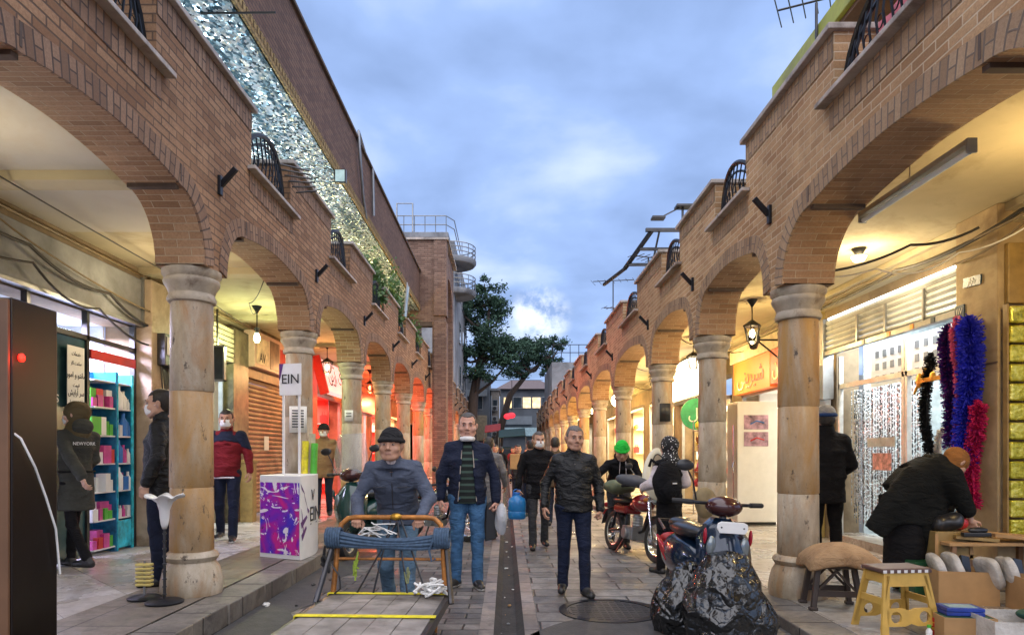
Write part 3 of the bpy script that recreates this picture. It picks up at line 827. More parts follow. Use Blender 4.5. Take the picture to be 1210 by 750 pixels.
# leafy creeper pots on the left balconies
def bush(name, loc, r, label, n=900, seed=2, mat='leaf_green', leaf=.05, group=None, cat='plant'):
    rnd = np.random.default_rng(seed); t = thing(name, label, cat, loc, group=group)
    b = MB(); b.lathe([(.0, 0), (.12, 0), (.16, .22), (.14, .22), (.13, .18), (0, .18)], seg=16); b.build('pot', 'rust_orange', t, smooth=True)
    b = MB()
    for k in range(7): b.tube([(0, 0, .18), (rnd.normal()*r[0]*.3, rnd.normal()*r[1]*.4, r[2]*.5), (rnd.normal()*r[0]*.6, rnd.normal()*r[1]*.6, r[2])], [.012, .008, .004], 5)
    b.build('stem', 'bark', t)
    b = MB()
    for k in range(n):
        p = rnd.normal(size=3)*np.array(r)*.42; p[2] = abs(p[2])*1.5+.25
        d = rnd.normal(size=3); d /= np.linalg.norm(d); s_ = np.cross(d, rnd.normal(size=3)); s_ /= np.linalg.norm(s_)
        L = leaf*(.6+rnd.random()); b.add([p-s_*L*.4, p+d*L*.6-s_*0, p+s_*L*.4, p+d*L*-.1+s_*0][:0]+[p, p+d*L*.5+s_*L*.35, p+d*L, p+d*L*.5-s_*L*.35], [(0, 1, 2, 3)])
    b.build('foliage', mat, t)
    return t
t = NT('leaf_green'); t.base(t.ramp(t.noise(t.coord(), 9, 4), [(.3, (.03, .08, .02)), (.7, (.10, .19, .05))])); t.set(.6)
bush('balcony_plant', (-2.85, 14.4, 4.45), (.22, .8, .55), 'bushy green plant spilling over the left balcony rail', 1500, 2, leaf=.09)
bush('balcony_plant', (-2.85, 16.9, 4.45), (.2, .5, .8), 'tall thin balcony plant before the brick pavilion', 1500, 4, leaf=.09)
bush('balcony_plant', (-2.85, 20.2, 4.45), (.25, .7, .5), 'low balcony plant at the foot of the pavilion', 900, 6, leaf=.09)
# leaning glass panel on balcony
t_ = thing('glass_panel', 'pale blue glass sheet leaning on the left balcony rail', 'glass panel')
b = MB(); b.bar((-2.75, 17.6, 4.5), (-2.75, 18.5, 6.2), .03, .03); b.bar((-2.75, 17.9, 4.45), (-2.75, 18.8, 6.15), .03, .03); b.build('frame', 'grey_metal', t_)
b = MB(); b.add([(-2.75, 17.6, 4.5), (-2.75, 17.9, 4.45), (-2.75, 18.8, 6.15), (-2.75, 18.5, 6.2)], [(0, 1, 2, 3)]); b.build('sheet', simple('pale_blue', (.35, .5, .55), .2), t_, solid=.01)

# ================================================================== END OF THE STREET
def simple_house(name, label, x0, x1, y, depth, z, mat, wins, roof=None, lit=None, sign=None):
    t = thing(name, label, 'building')
    b = MB(); b.box(x0, x1, y, y+depth, 0, z); b.build('wall', mat, t)
    if roof:
        b = MB(); xm0, xm1 = x0-.4, x1+.4
        b.add([(xm0, y-.5, z), (xm1, y-.5, z), (xm1, y+depth, z), (xm0, y+depth, z), (xm0+1.5, y+depth*.5, z+1.3), (xm1-1.5, y+depth*.5, z+1.3)], [(0, 1, 5, 4), (1, 2, 5), (2, 3, 4, 5), (3, 0, 4), (0, 3, 2, 1)])
        b.build('roof', roof, t)
    else:
        b = MB(); b.box(x0-.12, x1+.12, y-.14, y+depth, z, z+.2); b.build('roof_coping', 'grey_render', t)
    windows(t, ('y', y), x0+.3, x1-.3, wins[2], wins[3], wins[0], wins[1], wins[4], wins[5], lit=lit)
    return t
simple('far_wall_dark', (.10, .115, .135), .9, var=.25, scale=.8)
simple('far_wall_blue', (.17, .20, .23), .9, var=.25, scale=.8)
h1 = simple_house('corner_house', 'dark grey corner house with lit windows and tiled roof closing the street', -.6, 4.6, 64, 8, 7.6, 'far_wall_dark', (5, 1, 5.4, 7.2, .75, 1.0), 'roof_tile', 'lit_window')
b = MB(); b.box(-.4, 2.5, 63.7, 63.93, 4.2, 5.0); s_ = b.build('sign_board', 'far_wall_blue', h1); text('0 WATCH GALLERY'[2:9], .6, 'white_plastic', h1, (1.0, 63.66, 4.6), (R(90), 0, 0)) if False else None
b = MB(); b.box(-.4, 4.4, 63.5, 63.93, 3.1, 3.9); b.build('shop_sign', 'pale_blue', h1)
h2 = simple_house('plastered_house', 'narrow dark plastered house behind the pine trunk', -4.6, -1.4, 56, 6, 7.9, 'far_wall_dark', (2, 1, 4.8, 6.6, .7, 1.1))
b = MB(); b.box(-4.3, -1.6, 55.55, 55.9, 6.2, 6.75); b.build('awning', 'far_wall_blue', h2, bevel=.03)
b = MB(); b.box(-2.9, -1.6, 55.2, 55.9, 2.5, 4.6); b.build('sign_board', simple('beige_board', (.30, .25, .17), .8), h2)
h3 = simple_house('pale_house', 'slim pale house with air conditioners beside the street end', -1.3, -.62, 58, 5, 6.9, simple('pale_wall', (.28, .25, .22), .9), (1, 2, 3, 6.5, .35, .9))
for z in (2.9, 4.2, 5.1):
    b = MB(); b.box(-1.25, -.75, 57.5, 57.95, z, z+.45); a = b.build('air_conditioner', 'grey_metal', h3, bevel=.03)
    b = MB(); b.lathe([(.16, 0), (.16, .02), (0, .02)], seg=14, m=Matrix.Translation((-1.0, 57.49, z+.22)) @ Matrix.Rotation(R(90), 4, 'X')); b.build('fan_grille', 'black_plastic', a)
# market awnings, banners at the end
def awning(x0, x1, y, z, mat, label):
    t = thing('market_awning', label, 'awning')
    b = MB(); b.add([(x0, y, z), (x1, y, z+.15), (x1, y+2, z+.7), (x0, y+2, z+.55)], [(0, 1, 2, 3)]); b.build('canopy', mat, t, solid=.05)
    b = MB()
    for x in (x0, x1): b.tube([(x, y+.02, 0), (x, y+.02, z+.02)], .035, 6)
    b.build('poles', 'grey_metal', t)
awning(-.5, 1.3, 44, 2.5, simple('teal_canvas', (.02, .06, .065), .8), 'dark teal awning stretched over the far street end')
awning(-1.5, -.4, 46, 2.9, simple('red_canvas', (.35, .04, .04), .8), 'dull red awning at the far left street end')
t_ = thing('red_banner', 'small glowing red heart shaped sign hanging over the far street', 'sign', (0.1, 46, 0))
b = MB(); b.ell((0, 0, 4.0), (.26, .05, .2)); b.ell((.28, 0, 4.06), (.26, .05, .2)); b.build('sign_face', emit('red_glow_sign', (1, .03, .05), 1.1), t_)
b = MB(); b.tube([(.3, 0, 4.4), (.3, 0, 6.5)], .02); b.tube([(-2, 0, 6.5), (2.5, 0, 6.5)], .015); b.build('wire', 'cable_black', t_)
# far parked van
vn = thing('parked_van', 'dark teal van seen nose on at the far end of the street', 'van', (-.15, 45, 0))
b = MB(); b.prism([(-.9, .35), (.9, .35), (.92, 1.1), (.78, 1.9), (-.78, 1.9), (-.92, 1.1)], 1, -.0, 4.2); b.build('body', simple('van_paint', (.02, .06, .07), .3), vn, bevel=.08)
b = MB(); b.prism([(-.72, 1.15), (.72, 1.15), (.66, 1.72), (-.66, 1.72)], 1, -.02, 0.01); b.build('windscreen', 'dark_glass', vn)
for s in (-1, 1):
    b = MB(); b.ell((s*.68, -.02, .78), (.14, .05, .09)); b.build('headlight', 'chrome', vn)
    for yy in (.7, 3.4):
        b = MB(); b.lathe([(0, -.1), (.3, -.1), (.33, -.05), (.33, .05), (.3, .1), (0, .1)], seg=18, m=Matrix.Translation((s*.82, yy, .33)) @ Matrix.Rotation(R(90), 4, 'Y')); b.build('wheel', 'black_rubber', vn)

# ================================================================== LAMPS in the galleries
emit('bulb_warm', (1.0, .74, .34), 22); emit('bulb_green', (.80, 1.0, .62), 16); emit('bulb_red', (1.0, .10, .04), 18); emit('bulb_white', (.95, .97, 1.0), 14); emit('tube_white', (.9, .96, 1), 3.0)
def hanging_lamp(x, y, zc, bulb, label, energy, col, zdrop=.42, style='bulb', group='hanging lamps in the galleries'):
    t = thing('hanging_lamp', label, 'lamp', (x, y, zc), group=group)
    b = MB(); b.lathe([(0, -.12), (.015, -.12), (.09, 0), (0, 0)], seg=12); b.build('ceiling_rose', 'black_iron', t, smooth=True)
    b = MB(); b.tube([(0, 0, -.1), (0, 0, -zdrop)], .010, 6); b.build('rod', 'black_iron', t)
    if style == 'lantern':
        b = MB()
        b.lathe([(0, -zdrop+.10), (.02, -zdrop+.09), (.15, -zdrop), (.15, -zdrop-.02), (0, -zdrop-.02)], seg=6)
        for k in range(6):
            a = PI/3*k; b.bar((.13*math.cos(a), .13*math.sin(a), -zdrop), (.08*math.cos(a), .08*math.sin(a), -zdrop-.26), .014)
        b.lathe([(0, -zdrop-.30), (.03, -zdrop-.30), (.085, -zdrop-.26), (.085, -zdrop-.25), (0, -zdrop-.25)], seg=6)
        b.build('lantern_cage', 'black_iron', t)
        b = MB(); b.ell((0, 0, -zdrop-.13), (.045, .045, .075)); b.build('bulb', bulb, t, smooth=True)
    elif style == 'dome':
        b = MB(); b.lathe([(0, -zdrop-.06), (.06, -zdrop-.05), (.09, -zdrop), (0, -zdrop)], seg=16); b.build('bulb', bulb, t, smooth=True)
    else:
        b = MB(); b.lathe([(.03, -zdrop-.05), (.035, -zdrop), (.05, -zdrop+.04), (0, -zdrop+.05)], seg=12); b.build('socket', 'black_plastic', t, smooth=True)
        b = MB(); b.lathe([(0, -zdrop-.22), (.03, -zdrop-.21), (.055, -zdrop-.16), (.05, -zdrop-.11), (.028, -zdrop-.05), (0, -zdrop-.05)], seg=14); b.build('bulb', bulb, t, smooth=True)
    lamp('lamp_light', 'POINT', (0, 0, -zdrop-.30), energy, col, t, .12)
    return t
LWARM = (1.0, .78, .45)
hanging_lamp(-4.2, 5.0, 4.02, 'bulb_warm', 'bare bulb lamp under the nearest left gallery ceiling out of the doorway', 24, (1, .86, .62))
hanging_lamp(-4.35, 11.6, 3.93+.09, 'bulb_green', 'glowing greenish white bulb on a rod before the roller shutter', 82, (.92, 1.0, .50))
hanging_lamp(-4.2, 8.4, 4.02, 'bulb_warm', 'warm bulb lamp above the cosmetics shop pavement', 37, (1.0, .8, .5))
hanging_lamp(-4.2, 15.6, 4.02, 'bulb_warm', 'amber lantern beyond the roller shutter on the left', 107, (1.0, 0.51, 0.20), style='lantern')
hanging_lamp(-4.2, 20.5, 4.02, 'bulb_red', 'red lantern glowing before the red shops', 290, (1.0, 0.12, 0.04), style='lantern')
hanging_lamp(-4.0, 24.5, 4.02, 'bulb_red', 'second red lantern farther along the left gallery', 348, (1.0, 0.11, 0.04), style='lantern')
hanging_lamp(-4.0, 28.6, 4.02, 'bulb_red', 'third red lantern far along the left gallery', 348, (1.0, 0.13, 0.05), style='lantern')
hanging_lamp(-4.0, 34.5, 4.02, 'bulb_red', 'farthest red lantern of the left gallery', 377, (1.0, 0.19, 0.06), style='lantern')
hanging_lamp(4.35, 4.9, 3.95, 'bulb_warm', 'warm lamp over the cartons at the nearest right bay', 74, (1.0, .70, .30))
hanging_lamp(4.3, 8.1, 3.95, 'bulb_warm', 'small dome lamp flush on the ceiling before the bead curtain shop', 60, (1.0, .78, .45), zdrop=.10, style='dome')
hanging_lamp(4.0, 10.8, 3.95, 'bulb_warm', 'black lantern hanging before the red shop boards', 107, (1.0, 0.71, 0.29), style='lantern')
hanging_lamp(4.0, 14.2, 3.95, 'bulb_warm', 'warm lantern between second and third right columns', 152, (1.0, 0.71, 0.29), style='lantern')
hanging_lamp(4.0, 18.0, 3.95, 'bulb_warm', 'bright lantern outside the white lit shop', 197, (1.0, 0.61, 0.19), style='lantern')
hanging_lamp(3.9, 22.2, 3.95, 'bulb_warm', 'lantern past the white lit shop', 180, (1.0, 0.73, 0.32), style='lantern')
hanging_lamp(3.9, 26.2, 3.95, 'bulb_warm', 'golden lantern midway down the right gallery', 233, (1.0, 0.65, 0.18), style='lantern')
hanging_lamp(3.9, 30.2, 3.95, 'bulb_warm', 'far warm lantern of the right gallery', 233, (1.0, 0.74, 0.36), style='lantern')
hanging_lamp(3.9, 36, 3.95, 'bulb_warm', 'farther warm lantern of the right gallery', 270, (1.0, 0.74, 0.36), style='lantern')
hanging_lamp(3.9, 43, 3.95, 'bulb_red', 'farthest reddish lantern of the right gallery', 435, (1.0, 0.33, 0.14), style='lantern')

# globe lamp lit outside white shop at px 720,470
t_ = thing('globe_lamp', 'bright round globe lamp glowing between the distant right columns', 'lamp', (3.55, 21.2, 3.55))
b = MB(); b.ell((0, 0, -.42), .2, 16, 12); b.build('globe', emit('globe_glow', (1, .93, .65), 9), t_, smooth=True)
b = MB(); b.tube([(0, 0, .4), (0, 0, -.24)], .015); b.build('rod', 'black_iron', t_)
lamp('lamp_light', 'POINT', (0, 0, -.42), 90, (1, .9, .6), t_, .21)

# unlit tube fixture behind the nearest right arch
t_ = thing('tube_light_fixture', 'long grey fluorescent fitting fixed along the nearest right arch', 'light fitting', (3.16, 5.2, 3.55))
b = MB(); b.box(-.035, .035, -.68, .68, 0, .045); b.box(-.037, .037, -.70, -.68, -.055, .047); b.box(-.037, .037, .68, .70, -.055, .047); b.build('housing', 'grey_metal', t_, bevel=.006)
b = MB(); b.tube([(0, -.67, -.035), (0, .67, -.035)], .022, 10); b.build('tube', simple('tube_off', (.72, .82, .85), .25, var=.03, bump=0), t_, smooth=True)
b = MB(); b.tube([(0, 0, .045), (0, 0, .40)], .006); b.build('hanger', 'grey_metal', t_)

# uplights added out of sight on the balcony floor to brighten the mosaic
for i, (x, y, e, c) in enumerate(((-4.4, 5.5, 50, (.7, .87, 1)), (-4.4, 9.5, 65, (.74, .89, 1)), (-4.4, 13.0, 55, (.95, .95, .9)), (-4.4, 16.5, 60, (1, .8, .35)), (-4.4, 20, 75, (1, .75, .28)))):
    t_ = thing('added_uplight', ['small added uplight unseen on the nearest left balcony floor', 'second added uplight under the pale mosaic', 'third added uplight below the middle of the mosaic', 'yellow added uplight unseen near the plants', 'farthest yellow added uplight by the pavilion'][i], 'floodlight', (x, y, 4.22))
    b = MB(); b.box(-.12, .12, -.05, .05, 0, .03); b.bar((-.1, 0, .02), (-.1, 0, .16), .015); b.bar((.1, 0, .02), (.1, 0, .16), .015); b.build('stand', 'black_iron', t_)
    b = MB(); b.box(-.09, .09, -.07, .07, .12, .18); b.build('head', 'black_plastic', t_, bevel=.01)
    b = MB(); b.box(-.08, .08, -.06, .06, .181, .186); b.build('glass', emit('added_uplight_glow%d' % i, c, 6), t_)
    lamp('lamp_light', 'AREA', (0, 0, .2), e, c, t_, .3, (PI, 0, 0))
t_ = thing('wall_floodlight', 'small black floodlight fixed to the mosaic edge of the overhang', 'floodlight', (-2.86, 11.5, 6.25))
b = MB(); b.box(-.10, .10, -.06, .02, -.14, .10); b.bar((-.1, 0, 0), (-.1, .1, .16), .03); b.build('housing', 'black_plastic', t_, bevel=.01)
b = MB(); b.box(-.08, .08, -.07, -.061, -.12, .08); b.build('glass', simple('flood_glass', (.55, .7, .65), .2), t_)

# cables
def cable(pts, r, mat, label, sag=0, seg=6, group=None):
    P = []
    for a, b_ in zip(pts[:-1], pts[1:]):
        a, b_ = Vector(a), Vector(b_)
        for k in range(10):
            u = k/10; p = a.lerp(b_, u); p.z -= sag*4*u*(1-u); P.append(p)
    P.append(Vector(pts[-1])); b = MB(); b.tube(P, r, seg); o = b.build('cable', mat, smooth=True)
    return tag(o, label, 'cable', group)
lg = 'cables drooping along the left shop fascia'
cable([(-5.0, 4.8, 3.92), (-4.95, 6.9, 3.62), (-4.95, 8.3, 3.45), (-5.0, 9.7, 3.25)], .018, 'cable_black', 'thick black cable bundle looping down the grey fascia panel', .10)
cable([(-5.0, 4.9, 3.55), (-4.95, 6.95, 3.45), (-4.9, 8.0, 3.2), (-5.0, 9.7, 3.02)], .014, 'cable_black', 'lower black cable sagging across the grey fascia panel', .14)
cable([(-4.97, 5.8, 4.0), (-4.93, 7.2, 3.6), (-4.95, 9.7, 3.42)], .010, 'cable_brown', 'thin brown cable crossing above the grey fascia panel', .05)
cable([(-5.04, 1.5, 3.98), (-5.04, 9.8, 3.90), (-5.04, 30, 3.92)], .02, 'cable_brown', 'long brown conduit cable under the left ceiling edge', 0)
cable([(-4.3, 1.5, 3.99), (-4.6, 9.8, 3.9), (-4.9, 13, 3.85)], .008, 'cable_black', 'thin black wire slung under the left ceiling', .05)
cable([(-3.16, 8.8, 3.9), (-4.1, 10.6, 3.85), (-4.35, 11.6, 3.95)], .007, 'cable_black', 'thin wire feeding the greenish bulb', .12)
cable([(4.9, 3.2, 3.90), (4.8, 6.2, 3.72), (4.7, 8.0, 3.66), (4.9, 12, 3.8)], .02, 'cable_black', 'dark cable bundle above the half open shutter', .08)
cable([(4.9, 3.0, 3.78), (4.75, 6.0, 3.66), (4.8, 9.0, 3.74), (4.95, 20, 3.8)], .014, 'cable_brown', 'brown cable running along the right cornice', .06)
cable([(5.0, 5.8, 3.80), (4.5, 6.6, 3.45), (3.9, 7.0, 3.40), (3.1, 7.9, 3.7)], .008, 'cable_white', 'pale loose wire looping under the right ceiling', .12)
cable([(3.1, 6.6, 3.25), (4.2, 6.9, 3.62), (4.7, 6.6, 3.7)], .014, 'cable_black', 'black wire from the nearest right arch to the cornice', .05)
cable([(4.6, 3.2, 3.86), (4.7, 5.6, 3.72), (4.85, 7.2, 3.50)], .012, 'cable_brown', 'second brown cable over the plastered pillar', .10)
for i, yy in enumerate((13.4, 17.5, 21.5)):
    cable([(3.08, yy-1.5, 3.55), (4.0, yy, 3.7), (5.0, yy+.6, 3.6)], .012, 'cable_black', ['black wire crossing the gallery past the second right column', 'black wire crossing the gallery past the third right column', 'black wire crossing the gallery past the fourth right column'][i], .1)
cable([(-2.7, 9.1, 3.75), (-2.74, 9.35, 3.45), (-2.9, 10.1, 3.7)], .008, 'cable_brown', 'thin wire swag under the second left arch', .12)
# rod sticking out near the fascia top left, wires
t_ = thing('wire_strut', 'thin black rod jutting from the overhanging storey', 'rod'); b = MB(); b.tube([(-3.4, 7.4, 6.35), (-2.55, 7.35, 6.33)], .012); b.tube([(-3.3, 7.4, 6.5), (-2.95, 7.1, 6.3), (-2.9, 6.6, 6.5)], .008); b.build('rod', 'cable_black', t_)

# satellite-like rods and dishes on the left balcony
t_ = thing('wind_chime', 'bundle of dark metal rods lashed to the left balcony pillar', 'rods', (-2.72, 8.15, 5.02))
b = MB()
for k in range(6): b.tube([(-.02+.03*k, -.2+.05*k, -.10-.05*k), (.24+.02*k, .2, -.02-.05*k)], .012, 5)
b.build('rods', 'dark_steel', t_)

# antennas and steel frame on the right roof
def antenna(loc, rz, L, label, mast=.8):
    t = thing('antenna', label, 'antenna', loc, rz)
    b = MB(); b.tube([(0, 0, 0), (0, 0, mast)], .016); b.build('mast', 'dark_steel', t)
    b = MB(); b.tube([(0, -L/2, mast), (0, L/2, mast+.05)], .012)
    for k in range(7):
        y = -L/2+L*k/6; h = .16+.02*k; b.tube([(-h, y, mast+.01), (h, y, mast+.01)], .007, 4)
    b.build('boom', 'dark_steel', t)
antenna((3.48, 7.45, 6.1), R(60), .8, 'comb shaped television antenna above the yellow roof edge', .40)
antenna((2.85, 13.3, 4.8), R(-60), .8, 'small antenna on the third right parapet pillar', .55)
antenna((2.9, 18.0, 4.8), R(70), 1.1, 'tall far antenna standing over the right parapet', 1.3)
antenna((2.85, 16.6, 4.8), R(-70), .9, 'low antenna lying behind the right parapet', .25)
t_ = thing('steel_frame', 'dark welded steel frame projecting over the right parapet', 'frame', (0, 0, 0))
b = MB()
b.bar((2.5, 11.9, 5.45), (3.3, 11.9, 5.45), .06); b.bar((2.62, 11.9, 5.45), (2.25, 12.6, 4.95), .06); b.bar((2.45, 12.2, 5.2), (3.2, 12.2, 5.2), .05); b.bar((2.3, 12.5, 5.0), (3.2, 12.5, 5.0), .05)
b.bar((2.25, 12.6, 4.95), (2.0, 13.6, 4.9), .05); b.bar((3.2, 11.9, 5.5), (3.2, 12.5, 4.4), .06); b.bar((2.75, 11.9, 5.45), (2.75, 12.5, 5.0), .03)
b.build('frame', 'dark_steel', t_)
t_ = thing('solar_lamp', 'flat dark lamp panel on a post above the right parapet', 'lamp post', (2.95, 11.1, 4.8))
b = MB(); b.tube([(0, 0, 0), (0, 0, .75)], .02); b.bar((-.35, 0, .60), (0, 0, .78), .02); b.build('post', 'dark_steel', t_)
b = MB(); b.box(-.12, .22, -.1, .1, .75, .79); b.build('panel', 'dark_steel', t_, bevel=.005)
b = MB(); b.box(-.52, -.3, -.08, .08, .56, .60); b.build('lamp_head', 'dark_steel', t_, bevel=.005)
tag_cloth = MB(); nn_ = 16
for i in range(nn_):
    y0 = 4.1+i*.07; x0_ = 2.93+.02*math.sin(i*1.9); x1_ = 2.93+.02*math.sin((i+1)*1.9)
    tag_cloth.add([(x0_, y0, 4.32), (x1_, y0+.07, 4.32), (x1_, y0+.07, 4.82), (x0_, y0, 4.82)], [(0, 1, 2, 3)])
simple('cloth_pink', (.55, .16, .20), .85, var=.2)
tag(tag_cloth.build('hanging_cloth', 'cloth_pink', solid=.008), 'pink cloth hung behind the nearest right balcony railing', 'cloth')

# ================================================================== LEFT SHOPS
emit_dummy = None
simple('goods_teal', (.02, .30, .40), .4, var=.4, scale=9); simple('goods_pink', (.55, .06, .28), .4, var=.3, scale=12); simple('goods_green', (.08, .42, .04), .4); simple('goods_white', (.75, .75, .74), .4, var=.05)
simple('goods_blue', (.03, .16, .50), .4, var=.3); simple('goods_yellow', (.65, .50, .05), .4); simple('goods_red', (.55, .03, .03), .4, var=.2); simple('goods_black', (.02, .02, .02), .4); simple('goods_orange', (.6, .2, .03), .4)
simple('teal_glass_dark', (.03, .07, .075), .12, var=.5, scale=2, bump=0)
GOODS = {}
def good(kind, mat):
    key = (kind, mat)
    if key in GOODS: return GOODS[key]
    b = MB()
    if kind == 'bottle': b.lathe([(0, 0), (.028, 0), (.03, .01), (.03, .10), (.012, .13), (.012, .16), (0, .16)], seg=10)
    elif kind == 'box': b.box(-.04, .04, -.03, .03, 0, .12)
    elif kind == 'jar': b.lathe([(0, 0), (.04, 0), (.042, .05), (.038, .055), (.038, .075), (0, .075)], seg=12)
    elif kind == 'ball': b.ell((0, 0, .09), .09, 10, 8, noise=.12)
    elif kind == 'bag': b.prism([(-.09, 0), (.09, 0), (.10, .2), (.04, .22), (.03, .3), (.02, .3), (.025, .22), (-.025, .22), (-.02, .3), (-.03, .3), (-.04, .22), (-.10, .2)], 1, -.03, .03)
    me = b.build('tmp', mat, smooth=kind in ('bottle', 'jar')); GOODS[key] = me.data; bpy.data.objects.remove(me)
    return GOODS[key]
def place(kind, mat, name, loc, label, cat, group, rz=0, s=1):
    o = bpy.data.objects.new(name, good(kind, mat)); COL.objects.link(o); o.location = loc; o.rotation_euler = (0, 0, rz); o.scale = (s, s, s)
    return tag(o, label, cat, group)

# shop A: cosmetics
shA = thing('cosmetics_shop_front', 'glazed cosmetics shop front under a grey metal fascia', 'shop front')
b = MB(); b.box(-5.05, -5.18, 2.8, 9.25, 3.22, 3.86); b.build('fascia_panel', 'concrete_panel', shA, bevel=.01)
b = MB(); b.box(-5.02, -5.06, 2.8, 9.25, 3.20, 3.24); b.box(-5.02, -5.06, 9.2, 9.28, 3.2, 3.9); b.build('fascia_trim', 'grey_metal', shA)
b = MB()
for y in (7.1, 8.12, 9.15): b.box(-5.12, -5.19, y, y+.05, PL, 3.2)
b.box(-5.12, -5.19, 3, 9.2, 2.84, 2.9); b.build('door_frame', 'dark_steel', shA)
b = MB(); b.box(-5.10, -5.12, 8.17, 9.15, 2.62, 2.74); b.build('red_strip', 'red_paint', shA)
b = MB(); b.box(-5.15, -5.16, 7.15, 8.12, PL+.02, 2.84); b.build('glass', 'teal_glass_dark', shA)
room(-1, -5.2, 3.05, 9.19, PL, 3.2, simple('room_pale', (.5, .52, .52), .8), shA)
b = MB(); b.tube([(-5.9, 7.4, 3.1), (-5.9, 9.0, 3.1)], .02); b.tube([(-5.7, 8.3, 2.98), (-5.7, 9.1, 2.98)], .018); b.build('tube_lamp', emit('tube_cool', (.75, .9, 1.0), 12), shA)
lamp('shop_light', 'AREA', (-5.75, 8.2, 3.05), 330, (.72, .68, 1.0), shA, (.8, 1.6))
# paper notice with Persian lines on the glass
nt = thing('paper_notice', 'long white paper notice with black Persian lines stuck on shop glass', 'notice', (-5.10, 7.87, 2.36))
b = MB(); b.box(0, .006, -.155, .155, -.36, .36); b.build('sheet', 'white_paper', nt)
for k, (s, z, sz) in enumerate(((fa('خدمات'), .27, .07), (fa('ساعت کار'), .16, .06), (fa('مانتو و امور'), 0.02, .095), (fa('قیمت'), -.10, .06), (fa('سر آرایش'), -.19, .095), (fa('آرایش و زیبا'), -.30, .06))):
    text(s, sz, 'ink', nt, (.009, 0, z), (R(90), 0, R(90)), ext=.001, sx=.8)
text('VERS', .13, 'white_paper', shA, (-5.13, 7.48, 2.08), (R(90), 0, R(90)), ext=.001)
# display shelves in the doorway
ds = thing('display_shelf', 'turquoise display rack full of cosmetics beside the shop door', 'display rack', (-5.12, 8.70, PL))
b = MB(); b.box(-.34, -.30, -.42, .42, 0, 2.35); b.box(-.34, 0, .38, .42, 0, 2.35); b.box(-.34, 0, .02, .04, 0, 2.35); b.build('back_panel', simple('turquoise_panel', (.02, .17, .34), .3, var=.6, scale=5), ds)
b = MB(); zs = [.06, .42, .78, 1.14, 1.5, 1.86, 2.2]
for z in zs: b.box(-.30, -.01, -.42, .38, z, z+.018)
b.build('shelf', 'goods_white', ds)
b = MB(); b.box(-.005, .01, .06, .36, 0.04, .40); b.box(-.005, .01, .04, .06, 0, 2.35); b.box(-.005, .01, .37, .42, 0, 2.35)
b.build('printed_edge', simple('swirl_print', (.03, .45, .6), .4, var=.6, scale=7), ds)
kinds = ['bottle', 'box', 'jar']; mats = ['goods_green', 'goods_white', 'goods_pink', 'goods_white', 'goods_blue', 'goods_green']
for zi, z in enumerate(zs[:-1]):
    for k in range(22):
        y = -.39+k*.0365
        if abs(y-.03) < .022: continue
        left = y < .03
        if random.random() < .06: continue
        mt = random.choice(['goods_green', 'goods_white', 'goods_pink', 'goods_white', 'goods_red'] if left else ['goods_white', 'goods_white', 'goods_blue', 'goods_pink', 'goods_white'])
        kd = 'box' if left else random.choice(['bottle', 'bottle', 'box'])
        place(kd, mt, 'cosmetics_'+kd, (-5.12-.05-.06*(k % 3), 8.70+y, PL+z+.019), 'small cosmetics %s standing on the turquoise rack' % kd, kd, 'small cosmetics %s on the turquoise rack' % {'box': 'boxes', 'bottle': 'bottles', 'jar': 'jars'}[kd], R(90)+random.uniform(-.2, .2), random.choice((.9, 1.2, 1.5, 1.9)))

# pillar between shops with meters
pz = thing('stone_pilaster', 'stone clad pier with meters and wires between the first two left shops', 'pilaster', (-5.2, 9.68, PL))
b = MB(); b.box(0, .28, -.45, .45, 0, 3.7); b.build('shaft', 'pillar_stone', pz, bevel=.01)
b = MB(); b.box(0, .32, -.47, .47, 0, .95); b.box(0, .34, -.48, .48, .93, 1.0); b.build('plinth', 'pillar_stone', pz, bevel=.01)
mb_ = thing('electric_meter', 'rusty electric meter box wired to the stone clad pier', 'meter box', (-4.90, 9.5, 2.6))
b = MB(); b.box(-.02, .10, -.14, .14, .1, .55); b.build('box', 'dark_steel', mb_, bevel=.01)
b = MB(); b.box(.10, .115, -.09, .09, .25, .5); b.build('dial_plate', 'white_paper', mb_)
b = MB()
for k in range(7): b.tube([(.02, -.1+.035*k, .1), (.05+.02*math.sin(k), -.12+.05*k, -.25-.04*(k % 3)), (.03, -.08+.03*k, -.55+.06*(k % 2)), (.04, .1-.02*k, -.72)], .010, 5)
b.build('loose_wires', 'cable_black', mb_)
tb_ = thing('wall_telephone', 'pale payphone under a small triangular hood on the stone pier', 'telephone', (-4.90, 9.50, 1.75))
b = MB(); b.box(-.02, .06, -.12, .12, -.25, .4); b.build('back_board', 'pillar_stone', tb_, bevel=.01)
b = MB(); b.prism([(-.12, .40), (.12, .40), (0, .62)], 0, -.02, .09); b.build('hood', 'coping_stone', tb_)
b = MB(); b.box(.06, .10, -.05, .05, -.18, .34); b.build('handset', 'grey_plastic', tb_, bevel=.02)

